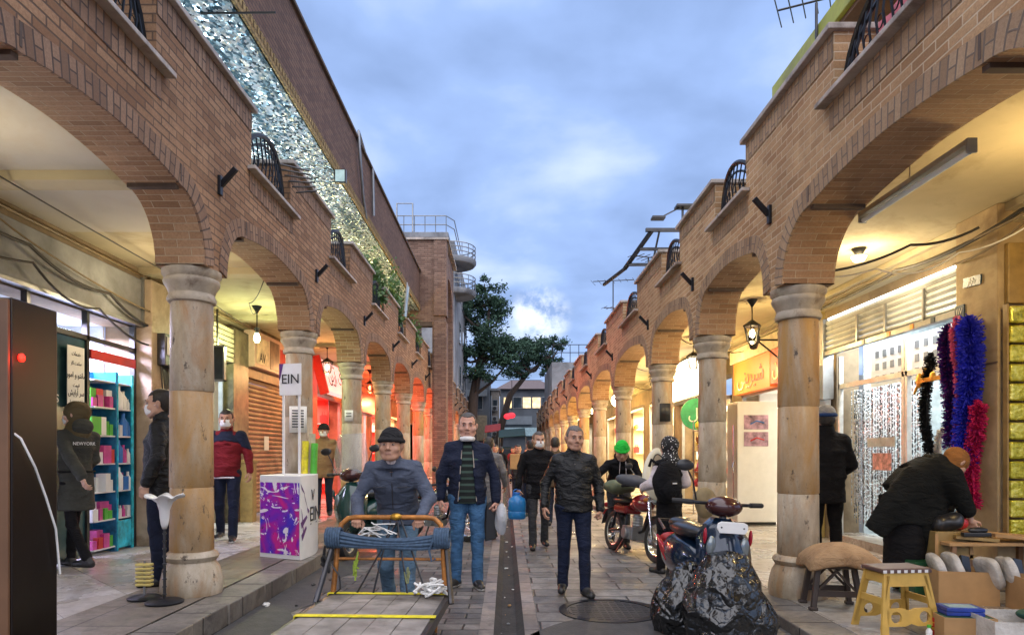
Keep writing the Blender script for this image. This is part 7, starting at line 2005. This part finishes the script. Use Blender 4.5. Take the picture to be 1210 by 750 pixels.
# 12 man in dark red sweater
p = walk(.09, 'L'); p.update(wrL=(.30, -.04, .93), elL=(.27, .02, 1.15))
def shoulders(t, J, s):
    V, Q = mesh_of(lambda P: np.maximum(smin(d_loft(P, [(J['chest']+np.array((0, 0, .03)), .186, .130), (J['neck']-np.array((0, 0, .085)), .164, .108), (J['neck'], .078, .078)], np.array((1., 0, 0))), np.minimum(d_cap(P, J['shR'], J['elR'], .080, .066), d_cap(P, J['shL'], J['elL'], .080, .066)), .03), (1.33-.4*np.abs(P[..., 0]))-P[..., 2]+0.0), (-.36, -.2, 1.15), (.36, .2, 1.5), .015)
    np_obj('dark_yoke', [(V, Q, 0)], ['cloth_navy'], t, s)
    b = MB(); b.tube([(.165*math.cos(a)*s, .12*math.sin(a)*s, .845*s) for a in np.linspace(0, 2*PI, 22)], .014, 6); b.build('shirt_hem', 'cloth_white', t)
person((-4.10, 9.75, PL), R(10), 1.93, 'masked man in dark red sweater with navy shoulders under the gallery', p, 'cloth_red', 'jeans_navy', 'skin_tan', 'hair_black', mask='up', hem=.86, build=1.05, seed=35, extra=shoulders, shoe=('shoe_black', 'sole_white'))
# 13 man in tan coat
p = walk(.07, 'R'); p.update(wrL=(.27, -.06, .95))
person((-3.68, 13.4, PL), R(8), 1.88, 'man in tan coat with black cap and white mask near the red shop', p, 'cloth_tan', 'jeans_dark', 'skin_tan', 'hair_black', cap=('knit_black',), mask='up', hem=.74, build=1.10, seed=37)

# 14 man with green beanie bending over the red motorcycle
p = dict(hip=(0, .30, .92), hipR=(-.09, .30, .90), hipL=(.09, .30, .90), chest=(0, .02, 1.18), neck=(0, -.10, 1.34), head=(-.01, -.20, 1.46), shR=(-.18, -.06, 1.27), shL=(.18, -.05, 1.27), elR=(-.33, -.20, 1.13), wrR=(-.45, -.38, .98), elL=(.26, -.12, 1.06), wrL=(.12, -.33, .98),
         knR=(-.10, .26, .5), anR=(-.11, .32, .085), knL=(.10, .24, .5), anL=(.11, .30, .085))
person((1.72, 9.95, 0), R(-3), 1.80, 'young man in bright green beanie bending over the red motorcycle', p, 'cloth_black', 'cloth_charcoal', 'skin_tan', None, cap=('knit_green',), hem=.86, build=1.05, pitch=.55, hood=True, hands=(((-.6, -.5, -.3), (0, -.2, -1), .6), 'grip'), seed=41,
       extra=lambda t, J, s: (B_ := MB(), [B_.tube([(x*s, -.20*s, 1.30*s), (x*1.2*s, -.17*s, 1.12*s)], .004, 4) for x in (-.035, .045)], B_.build('hood_cord', 'cloth_white', t)))
# 15 woman with dotted scarf seen from behind right
p = dict(elR=(-.25, .0, 1.16), wrR=(-.22, -.22, 1.08), elL=(.25, .0, 1.16), wrL=(.22, -.24, 1.10), anR=(-.10, .04, .085), anL=(.10, -.05, .085))
def white_sleeve(t, J, s):
    V, Q = mesh_of(lambda P: smin(d_cap(P, J['shR']+np.array((0, 0, -.06)), J['elR'], .080, .072), d_cap(P, J['elR'], J['wrR'], .070, .056), .02)+folds(P, .006, 3), (-.38, -.36, .95), (-.10, .14, 1.46), .014); np_obj('white_sleeve', [(V, Q, 0)], ['cloth_white'], t, s)
def ws2(t, J, s):
    for q in 'RL':
        lo = np.minimum.reduce([J['sh'+q], J['el'+q], J['wr'+q]])-.12; hi = np.maximum.reduce([J['sh'+q], J['el'+q], J['wr'+q]])+.12
        V, Q = mesh_of(lambda P: smin(d_cap(P, J['sh'+q]+np.array((0, 0, -.07)), J['el'+q], .082, .074), d_cap(P, J['el'+q], J['wr'+q], .072, .058), .02)+folds(P, .006, 3), lo, hi, .014); np_obj('sleeve', [(V, Q, 0)], ['cloth_white'], t, s)
person((1.98, 8.05, 0), R(205), 1.66, 'woman in black and white dotted headscarf seen from behind', p, 'cloth_black', 'cloth_black', 'skin_light', None, scarf='scarf_dotted', hem=.55, build=1.0, seed=43, extra=ws2)
bp = thing('backpack', 'black backpack worn by the woman in the dotted headscarf', 'backpack', (1.90, 7.86, 1.0), R(25))
b = MB(); o = soft('tmp', (0, 0, .12), (.17, .11, .25), 'cloth_black', 'x y z w', 'x', 0, 3.2, .008, 51); o.name = 'pack_body'; o.parent = bp
for k in ('label', 'category'): del o[k]
o = soft('tmp', (0, -.095, .03), (.13, .05, .12), 'cloth_black', 'x y z w', 'x', 0, 3.2, .006, 52); o.name = 'front_pocket'; o.parent = bp
for k in ('label', 'category'): del o[k]
b = MB(); b.box(-.03, .03, -.152, -.146, .10, .115); b.build('badge', 'goods_white', bp)
b = MB(); b.tube([(-.03, 0, .36), (0, 0, .40), (.03, 0, .36)], .008)
for s in (-1, 1): b.tube([(s*.09, .06, .33), (s*.10, .16, .38), (s*.10, .20, .30)], .018, 6)
b.build('strap', 'cloth_black', bp)
# 16 man from behind at the bead shop
p = dict(wrL=(.20, -.20, 1.02), elL=(.27, .0, 1.13), wrR=(-.2, -.2, 1.0), elR=(-.27, 0, 1.13))
person((3.78, 7.85, PR), R(172), 1.92, 'man in black coat and grey blue beanie seen from behind', p, 'cloth_black', 'cloth_black', 'skin_tan', 'hair_black', cap=('knit_grey', 'knit_blue'), hem=.72, build=1.16, seed=45, hands=('none', 'none'), res=.014)

# 17 woman in black chador bending over the goods (facing +x)
def chador():
    t = thing('person', 'woman in black chador and orange headscarf bending over the cartons', 'person', (4.10, 6.62, PR))
    hd = np.array((.37, -.02, 1.27)); Rm = rotm(.75, 0, R(90)+.15)
    J = dict(hip=np.array((-.12, .02, .93)), chest=np.array((.10, 0, 1.17)), neck=np.array((.24, -.01, 1.24)))
    parts = head_mesh(hd, Rm)
    side = np.array((0., -1., 0.))
    wr = np.array((.42, -.16, .72)); wl = np.array((.44, .12, .72))
    def fb(P):
        d = d_loft(P, [(J['hip'], .12, .1), (J['chest'], .13, .09), (J['neck'], .06, .05)], side)
        for y in (-.09, .10):
            d = smin(d, d_cap(P, (-.12, y, .9), (-.10, y, .5), .07, .05), .02); d = smin(d, d_cap(P, (-.10, y, .5), (-.14, y, .09), .05, .04), .02); d = smin(d, d_cap(P, (-.14, y, .09), (-.02, y, .04), .035, .025), .02)
        for a, w in (((.2, -.17, 1.18), wr), ((.2, .17, 1.18), wl)):
            e = (np.array(a)+w)/2+np.array((.02, 0, -.0)); d = smin(d, d_cap(P, a, e, .045, .035), .02); d = smin(d, d_cap(P, e, w, .033, .024), .02)
        return d
    V, Q = mesh_of(fb, (-.4, -.35, 0), (.62, .35, 1.4), .02); parts.append((V, Q, 0))
    parts.append(hand_mesh(wr, (.35, 0, -1), (.6, .5, .2), 1, .6)); parts.append(hand_mesh(wl, (.35, 0, -1), (.6, -.5, .2), -1, .6))
    np_obj('body', parts, ['skin_light', 'lip', 'eye_dark', 'eye_white'], t)
    def fc(P):
        d = d_loft(P, [((-.17, .0, .68), .20, .19), ((-.16, .01, .95), .21, .19), ((-.03, 0, 1.12), .22, .17), ((.12, 0, 1.22), .23, .14), ((.24, -.01, 1.25), .16, .12)], side)
        d = smin(d, d_cap(P, (.19, -.19, 1.14), (.36, -.19, .82), .12, .08), .06); d = smin(d, d_cap(P, (.19, .19, 1.14), (.38, .15, .82), .11, .08), .06)
        # cloak swinging back and its long folds
        d = smin(d, d_loft(P, [((-.08, -.12, 1.16), .06, .10), ((-.30, -.14, .90), .07, .13), ((-.50, -.14, .60), .035, .12)], side), .08)
        d = smin(d, d_loft(P, [((.02, -.08, 1.05), .14, .20), ((.05, -.10, .70), .11, .18), ((.06, -.10, .40), .05, .09)], side), .07)
        return d+folds(P, .006, 3, 5, 15)
    V, Q = mesh_of(fc, (-.75, -.5, .34), (.62, .45, 1.5), .016); np_obj('chador', [(V, Q, 0)], ['chador_black'], t)
    def fsk(P): return d_loft(P, [((-.13, 0, .10), .22, .19), ((-.13, 0, .5), .20, .17), ((-.14, 0, .9), .17, .15)], side)+folds(P, .009, 6, 4, 22)
    V, Q = mesh_of(fsk, (-.45, -.35, .06), (.2, .35, 1.0), .016); np_obj('skirt', [(V, Q, 0)], ['cloth_black'], t)
    def fsc(P):
        q = (P-hd)@Rm/HS; d = d_ell(q, (0, .022, .030), (.094, .116, .106)); d = smin(d, d_cap(P, hd+Rm@np.array((0, .02, -.05)), J['neck'], .085, .10), .03)
        return np.maximum(d, -d_ell(q, (0, -.115, -.02), (.058, .075, .075)))+folds(P, .004, 4, 40, 40)
    V, Q = mesh_of(fsc, hd-.25, hd+.2, .011); np_obj('headscarf', [(V, Q, 0)], ['scarf_orange'], t)
    for y in (-.09, .10):
        V, Q = mesh_of(lambda P: np.maximum(d_cap(P, (-.16, y, .045), (.0, y, .035), .045, .038), -P[..., 2]), (-.25, y-.08, -.02), (.08, y+.08, .13), .012); np_obj('shoe', [(V, Q, 0)], ['shoe_black'], t)
chador()

# ================================================================== VEHICLES
def wheel_parts(t, c, r, w, spokes=True, rim='chrome', n=28):
    """wheel in the y-z plane at c"""
    m = Matrix.Translation(c) @ Matrix.Rotation(R(90), 4, 'Y')
    b = MB(); prof = [(r-.085, -w*.35), (r-.05, -w*.5), (r-.012, -w*.40), (r, -w*.12), (r, w*.12), (r-.012, w*.40), (r-.05, w*.5), (r-.085, w*.35), (r-.085, -w*.35)]
    b.lathe(prof, seg=n, m=m); wh = b.build('wheel', 'black_rubber', t, smooth=True)
    b = MB(); b.lathe([(r-.10, -w*.3), (r-.082, -w*.36), (r-.082, w*.36), (r-.10, w*.3), (r-.10, -w*.3)], seg=n, m=m); b.lathe([(0, -.05), (.04, -.05), (.045, 0), (.04, .05), (0, .05)], seg=14, m=m)
    if spokes:
        for k in range(18):
            a = 2*PI*k/18; a2 = a+.35*(1 if k % 2 else -1); x = .035*(1 if k % 2 else -1)
            b.tube([Vector(c)+Vector((x, .04*math.cos(a), .04*math.sin(a))), Vector(c)+Vector((0, (r-.095)*math.cos(a2), (r-.095)*math.sin(a2)))], .003, 4)
    else:
        for k in range(5):
            a = 2*PI*k/5; b.bar(Vector(c)+Vector((0, .03*math.cos(a), .03*math.sin(a))), Vector(c)+Vector((0, (r-.09)*math.cos(a), (r-.09)*math.sin(a))), .035, .03, up=(1, 0, 0))
    b.build('rim', rim, wh, smooth=True)
    return wh

def motorcycle(loc, rz, label, tank='tank_red', lean=R(-7), scale=1.0, screen=True, group=None):
    t = thing('motorcycle', label, 'motorcycle', loc, rz, group); t.rotation_euler = (0, lean, rz); t.scale = (scale,)*3
    wheel_parts(t, (0, -.62, .30), .30, .085); wheel_parts(t, (0, .62, .30), .30, .10)
    b = MB()
    for x in (-.075, .075): b.tube([(x, -.62, .30), (x, -.50, .62), (x*.9, -.42, .86)], [.020, .022, .024], 8)
    b.box(-.10, .10, -.46, -.40, .80, .85); b.build('fork', 'chrome', t, smooth=True)
    b = MB()
    for k in range(11):
        a = R(20+14*k); 
    vs = []
    for i in range(13):
        a = R(15+11.5*i)
        for x in (-.055, 0, .055): vs.append((x, -.62+.335*math.cos(PI-a)*-1, .30+.335*math.sin(a)-(.02 if x else 0)))
    b.add(vs, [(i*3+j, i*3+j+1, i*3+j+4, i*3+j+3) for i in range(12) for j in range(2)]); b.build('front_mudguard', 'black_plastic', t, smooth=True, solid=.004)
    vs = []; b = MB()
    for i in range(13):
        a = R(10+11*i)
        for x in (-.065, 0, .065): vs.append((x, .64+.345*math.cos(a), .32+.345*math.sin(a)-(.02 if x else 0)))
    b.add(vs, [(i*3+j, i*3+j+1, i*3+j+4, i*3+j+3) for i in range(12) for j in range(2)]); b.build('rear_mudguard', 'black_plastic', t, smooth=True, solid=.004)
    b = MB(); b.tube([(0, -.40, .84), (0, -.22, .38), (0, .10, .28), (0, .28, .36), (0, .30, .66)], .022, 8); b.tube([(0, -.40, .82), (0, -.1, .72), (0, .3, .66), (0, .62, .70)], .02, 8)
    for x in (-.09, .09): b.tube([(x, .25, .35), (x, .62, .30)], .018, 6); b.tube([(x, .55, .34), (x, .45, .66)], .02, 8)
    b.build('frame', 'black_iron', t, smooth=True)
    b = MB(); b.box(-.12, .12, -.12, .18, .24, .42); b.lathe([(0, 0), (.075, 0), (.08, .02), (.075, .04), (.08, .06), (.075, .08), (.08, .10), (.075, .12), (.08, .14), (.06, .17), (0, .18)], (0, -.04, .42), 14); b.lathe([(0, -.16), (.08, -.16), (.09, 0), (.08, .16), (0, .16)], seg=16, m=Matrix.Translation((0, .06, .32)) @ Matrix.Rotation(R(90), 4, 'Y')); b.build('engine', 'grey_metal', t, bevel=.008)
    b = MB(); b.tube([(.09, -.1, .45), (.12, -.2, .36), (.13, -.05, .22), (.14, .3, .22), (.15, .75, .30)], [.018, .02, .022, .04, .045], 10); b.build('exhaust', 'chrome', t, smooth=True)
    b = MB(); b.ell((0, -.16, .76), (.135, .25, .125), 18, 12); b.ell((0, .02, .72), (.10, .14, .08), 14, 8); b.build('fuel_tank', tank, t, smooth=True)
    b = MB(); b.box(-.14, .14, .10, .50, .58, .70, m=None); b.build('side_cover', tank, t, bevel=.04)
    b = MB(); b.ell((0, .36, .765), (.13, .36, .06), 16, 10); b.build('saddle', 'black_plastic', t, smooth=True)
    b = MB(); b.tube([(-.37, -.26, .98), (-.30, -.34, 1.0), (-.10, -.42, .96), (.10, -.42, .96), (.30, -.34, 1.0), (.37, -.26, .98)], .013, 8)
    for s in (-1, 1): b.tube([(s*.25, -.36, .99), (s*.30, -.38, 1.15), (s*.36, -.36, 1.22)], .007, 6)
    hb = b.build('handlebar', 'chrome', t, smooth=True)
    for s in (-1, 1):
        b = MB(); b.tube([(s*.28, -.35, 1.0), (s*.40, -.23, .975)], .020, 8); b.build('grip', 'black_rubber', hb)
        b = MB(); b.ell((s*.38, -.355, 1.25), (.06, .012, .045)); b.build('mirror', 'black_plastic', hb, smooth=True)
        b = MB(); b.ell((s*.16, -.50, .82), (.035, .03, .03)); b.build('indicator', 'goods_orange', t, smooth=True)
    b = MB(); b.ell((0, -.50, .86), (.095, .075, .095), 16, 10); hl = b.build('headlight', 'chrome', t, smooth=True)
    b = MB(); b.ell((0, -.535, .86), (.078, .05, .078), 16, 10); b.build('lens', 'flood_glass', hl, smooth=True)
    b = MB(); b.bar((-.1, .1, .26), (-.22, .12, 0.02), .02); b.build('kickstand', 'dark_steel', t)
    b = MB(); b.box(-.09, .09, .92, .95, .52, .60); b.ell((0, .97, .66), (.07, .03, .04)); b.build('tail_light', 'red_paint', t)
    if screen:
        # tall clear leg and wind screen with an oval opening
        b = MB(); n = 30; vs = []
        for k in range(n):
            a = 2*PI*k/n; x = .24*math.cos(a)*(1-.25*math.sin(a)); z = .36*math.sin(a)
            vs.append((x, -.50+.10*z/.36*1.0+.25*x*x, 1.18+z))
        for k in range(n):
            a = 2*PI*k/n; x = .085*math.cos(a); z = .15*math.sin(a); vs.append((x, -.50+.10*(z+.1)/.36+.25*x*x, 1.30+z))
        b.add(vs, [(k, (k+1) % n, n+(k+1) % n, n+k) for k in range(n)]); sc = b.build('windscreen', 'screen_plastic', t, smooth=True, solid=.006)
        b = MB(); b.tube([vs[n+k] for k in range(n)]+[vs[n]], .008, 5); b.build('rubber_edge', 'black_rubber', sc)
    return t
t = NT('screen_plastic'); t.b.inputs['Base Color'].default_value = (.72, .70, .58, 1); t.set(.15); t.b.inputs['Alpha'].default_value = .78
t = NT('screen_clear'); t.b.inputs['Base Color'].default_value = (.5, .52, .5, 1); t.set(.12); t.b.inputs['Alpha'].default_value = .28
t = NT('tank_red'); t.b.inputs['Base Color'].default_value = (.22, .012, .015, 1); t.set(.22); t.b.inputs['Coat Weight'].default_value = .6
t = NT('tank_black'); t.b.inputs['Base Color'].default_value = (.015, .015, .017, 1); t.set(.22); t.b.inputs['Coat Weight'].default_value = .6
t = NT('tank_green'); t.b.inputs['Base Color'].default_value = (.01, .045, .04, 1); t.set(.2); t.b.inputs['Coat Weight'].default_value = .6
motorcycle((1.80, 9.42, 0), R(17), 'red motorcycle with clear windscreen parked near the right columns', 'tank_red', R(6))
soft('saddle_bag', (1.62, 9.55, .98), (.20, .24, .11), simple('olive_tarp', (.12, .14, .08), .7, var=.3), 'olive green packed cloth on the tank of the red motorcycle', 'bag', .3, 3, .02, 61)
soft('handlebar_muff', (1.72, 8.98, 1.08), (.24, .11, .085), simple('muff_grey', (.06, .065, .08), .6), 'grey padded muff over the left grip of the red motorcycle', 'muff', R(-15), 2.4, .015, 62, R(12))
soft('handlebar_muff', (2.08, 9.02, .99), (.15, .13, .14), 'black_plastic', 'black muff over the other grip of the red motorcycle', 'muff', R(25), 2.4, .015, 63)
motorcycle((-1.15, 11.3, 0), R(55), 'dark motorcycle standing behind the tall man', 'tank_black', R(-6))
# second saddle muff and brown bag behind blue scooter
soft('side_bag', (2.22, 7.40, .90), (.12, .10, .17), simple('bag_khaki', (.24, .18, .09), .8), 'khaki shoulder bag hanging beside the woman in dotted scarf', 'bag', .3, 2.6, .02, 64)

def scooter(loc, rz, label, paint, name='scooter', screen=False, number=True, lean=0, accent='tank_red', sc=1.0):
    t = thing(name, label, 'scooter', loc, rz); t.rotation_euler = (0, lean, rz); t.scale = (sc,)*3
    wheel_parts(t, (0, -.60, .24), .24, .10, False, 'grey_metal'); wheel_parts(t, (0, .60, .24), .24, .11, False, 'grey_metal')
    b = MB()   # front apron
    prof = [(-.02, .30, .10), (-.06, .45, .19), (-.05, .62, .23), (0.0, .78, .22), (.05, .88, .15), (.07, .94, .08)]
    vs = []
    for (y, z, w) in prof:
        for k in range(9): u = -1+k/4; vs.append((w*u, -.50+y+.10*u*u-.045*(1-u*u), z))
    b.add(vs, [(i*9+k, i*9+k+1, (i+1)*9+k+1, (i+1)*9+k) for i in range(5) for k in range(8)]); b.build('front_apron', paint, t, smooth=True, solid=.02)
    for s in (-1, 1):
        b = MB(); b.ell((s*.135, -.515, .72), (.040, .022, .085), 14, 10); b.build('headlight', 'scooter_lens', t, smooth=True)
        b = MB(); b.ell((s*.185, -.50, .80), (.014, .025, .065), 12, 8); b.build('accent_panel', accent, t, smooth=True)
    if number:
        b = MB(); b.prism([(-.10, .835), (.10, .835), (.125, .87), (.12, .91), (.09, .925), (-.09, .925), (-.12, .91), (-.125, .87)], 1, -.585, -.572); pl = b.build('number_plate', 'white_plastic', t, bevel=.004)
        b = MB(); 
        for x in (-.09, .09): b.ell((x, -.587, .88), .007)
        b.build('bolt', 'dark_steel', pl)
    b = MB(); b.box(-.14, .14, -.42, .12, .20, .27); b.build('footboard', 'black_plastic', t, bevel=.02)
    b = MB(); b.ell((0, .42, .52), (.19, .46, .21), 20, 14); b.box(-.13, .13, .12, .45, .25, .55); b.build('rear_body', paint, t, smooth=True)
    for s in (-1, 1):
        b = MB(); b.prism([(.35, .50), (.62, .60), (.80, .66), (.62, .52), (.45, .45)], 0, s*.15, s*.185)
        b.build('side_accent', accent, t, bevel=.01)
    b = MB(); b.ell((0, .34, .765), (.15, .40, .075), 20, 12); b.ell((0, .55, .80), (.13, .20, .06), 16, 10); b.build('saddle', 'black_plastic', t, smooth=True)
    b = MB(); b.tube([(-.15, .62, .72), (-.14, .86, .80), (.14, .86, .80), (.15, .62, .72)], .014, 8); b.build('grab_rail', 'dark_steel', t, smooth=True)
    b = MB(); b.ell((0, .86, .62), (.12, .05, .06)); b.build('tail_light', 'red_paint', t, smooth=True)
    b = MB(); b.tube([(0, -.60, .24), (0, -.46, .62), (0, -.36, 1.0)], .03, 10); b.build('steering_column', 'dark_steel', t)
    b = MB(); b.ell((0, -.38, 1.03), (.15, .12, .085), 18, 10); b.build('handlebar_cowl', 'tank_red_dark', t, smooth=True)
    b = MB(); b.tube([(-.36, -.26, 1.05), (-.2, -.36, 1.05), (.2, -.36, 1.05), (.36, -.26, 1.05)], .014, 8); hb = b.build('handlebar', 'black_iron', t)
    for s in (-1, 1):
        b = MB(); b.tube([(s*.24, -.335, 1.05), (s*.38, -.24, 1.05)], .021, 8); b.build('grip', 'black_rubber', hb)
        if s > 0 and number: continue
        b = MB(); b.tube([(s*.22, -.35, 1.07), (s*.26, -.36, 1.22), (s*.30, -.35, 1.30)], .007, 6); b.build('mirror_stalk', 'black_iron', hb)
        b = MB(); b.ell((s*.33, -.35, 1.345), (.075, .02, .048), 14, 8); b.build('mirror', 'black_plastic', hb, smooth=True)
    if screen:
        b = MB(); vs = []
        for i in range(6):
            z = 1.05+.5*i/5; w = .24*(1-.25*(i/5)**2)
            for k in range(9): u = -1+k/4; vs.append((w*u, -.46+.10*i/5+.08*u*u, z))
        b.add(vs, [(i*9+k, i*9+k+1, (i+1)*9+k+1, (i+1)*9+k) for i in range(5) for k in range(8)]); b.build('windscreen', 'screen_clear', t, smooth=True, solid=.005)
    return t
t = NT('tank_red_dark'); t.b.inputs['Base Color'].default_value = (.05, .012, .012, 1); t.set(.2); t.b.inputs['Coat Weight'].default_value = .5
t = NT('scooter_blue'); t.b.inputs['Base Color'].default_value = (.004, .016, .04, 1); t.set(.2, .25); t.b.inputs['Coat Weight'].default_value = .7
t = NT('scooter_lens'); t.b.inputs['Base Color'].default_value = (.22, .25, .26, 1); t.set(.08, .5)
t = NT('accent_red'); t.b.inputs['Base Color'].default_value = (.32, .006, .02, 1); t.set(.25)
scooter((1.66, 5.74, 0), R(4), 'dark blue scooter with red accents half covered by black plastic sheet', 'scooter_blue', lean=R(4), accent='accent_red')
scooter((-2.02, 9.75, 0), R(-12), 'dark green scooter with tall windscreen behind the cart', 'tank_green', screen=True, number=False, lean=R(-4), accent='tank_green', sc=1.12)

# black plastic sheet bunched over the front of the blue scooter
t = NT('plastic_sheet'); v = t.coord()
t.base(t.ramp(t.noise(v, 3, 4), [(.3, (.004, .0045, .005)), (.7, (.014, .016, .017))])); t.set(.13); t.b.inputs['Specular IOR Level'].default_value = .9
vo = t.add('ShaderNodeTexVoronoi', feature='DISTANCE_TO_EDGE'); vo.inputs['Scale'].default_value = 11
dn = t.add('ShaderNodeTexNoise'); dn.inputs['Scale'].default_value = 5; t.link(v, dn.inputs['Vector'])
dm = t.mix(.18, v, dn.outputs['Color']); t.link(dm, vo.inputs['Vector'])
hb_ = t.add('ShaderNodeMath', operation='MULTIPLY_ADD'); t.link(t.noise(v, 16, 3, .5, 1.0), hb_.inputs[0]); hb_.inputs[1].default_value = .35; t.link(vo.outputs['Distance'], hb_.inputs[2])
t.bump(hb_.outputs[0], .8, .035)
def drape(cx, cy, z0, rt, rb, seed, lean=(0, 0), nth=220, nz=90):
    """a bunched sheet: pleats run down from the gathered top, facets crumple it"""
    rn = np.random.default_rng(seed); vs = []
    th = np.linspace(0, 2*PI, nth, endpoint=False); zz2 = np.linspace(1, 0, nz)
    T, Z = np.meshgrid(th, zz2)
    base = rt+(rb-rt)*(1-Z)**.75
    bulge = .10*np.sin(PI*(1-Z)*1.05)*rn.uniform(.6, 1.2)
    pl = 0
    for k in (2, 3, 5, 7):
        ph = rn.random()*6; tw = rn.normal()*1.4
        pl = pl+(1/k**.6)*(1-2*np.abs(np.sin(.5*(k*T+ph+tw*Z+.6*np.sin(3*Z*PI+ph)))))
    X = np.cos(T); Y = np.sin(T)
    S3 = np.stack([X*base, Y*base, Z*z0], -1)
    # crumple: distance to random seed points gives flat facets with sharp creases
    pts = rn.uniform([-rb*1.1, -rb*1.1, -.05], [rb*1.1, rb*1.1, z0+.05], (75, 3))
    ds = np.sort(np.linalg.norm(S3[:, :, None, :]-pts[None, None], axis=-1), axis=-1)
    cr = (ds[..., 1]-ds[..., 0])
    r = base*(1+.075*pl*(.35+.9*(1-Z)))+bulge*base/rb-.34*np.minimum(cr, .09)
    P3 = np.stack([cx+lean[0]*Z+r*X, cy+lean[1]*Z+r*Y*.85, np.maximum(Z*z0+.03*np.sin(5*T+9*Z)*(Z > 0)*(1-Z)+.10*cr*(Z > .02), 0)], -1)
    V_ = P3.reshape(-1, 3); Q_ = []
    for i in range(nz-1):
        a = i*nth+np.arange(nth); b = i*nth+(np.arange(nth)+1) % nth
        Q_.append(np.stack([a, a+nth, b+nth, b], 1))
    Q_ = np.concatenate(Q_)
    top = V_[:nth].mean(0)+np.array((0, 0, .03)); V_ = np.vstack([V_, top]); c_ = len(V_)-1
    tri = np.stack([np.arange(nth), (np.arange(nth)+1) % nth, np.full(nth, c_), np.full(nth, c_)], 1)
    return V_, Q_, tri
me_parts = []
for a in ((1.65, 5.10, .68, .15, .29, 4, (.05, .02)), (1.40, 5.42, .55, .09, .20, 9, (.10, .05)), (1.88, 5.04, .46, .08, .16, 15, (-.05, .05))):
    V_, Q_, tri = drape(*a); me_parts.append((V_, Q_, tri))
VV = []; FF = []; o = 0
for V_, Q_, tri in me_parts:
    VV += V_.tolist(); FF += (Q_+o).tolist()+[[int(q[0])+o, int(q[1])+o, int(q[2])+o] for q in tri]; o += len(V_)
me = bpy.data.meshes.new('plastic_sheet'); me.from_pydata(VV, [], FF); me.materials.append(M['plastic_sheet'])
me.polygons.foreach_set('use_smooth', [True]*len(FF)); me.update()
try: me.set_sharp_from_angle(angle=R(38))
except Exception: pass
o = bpy.data.objects.new('plastic_sheet', me); COL.objects.link(o); tag(o, 'crumpled shiny black plastic sheet heaped over the front of the blue scooter', 'plastic sheet')
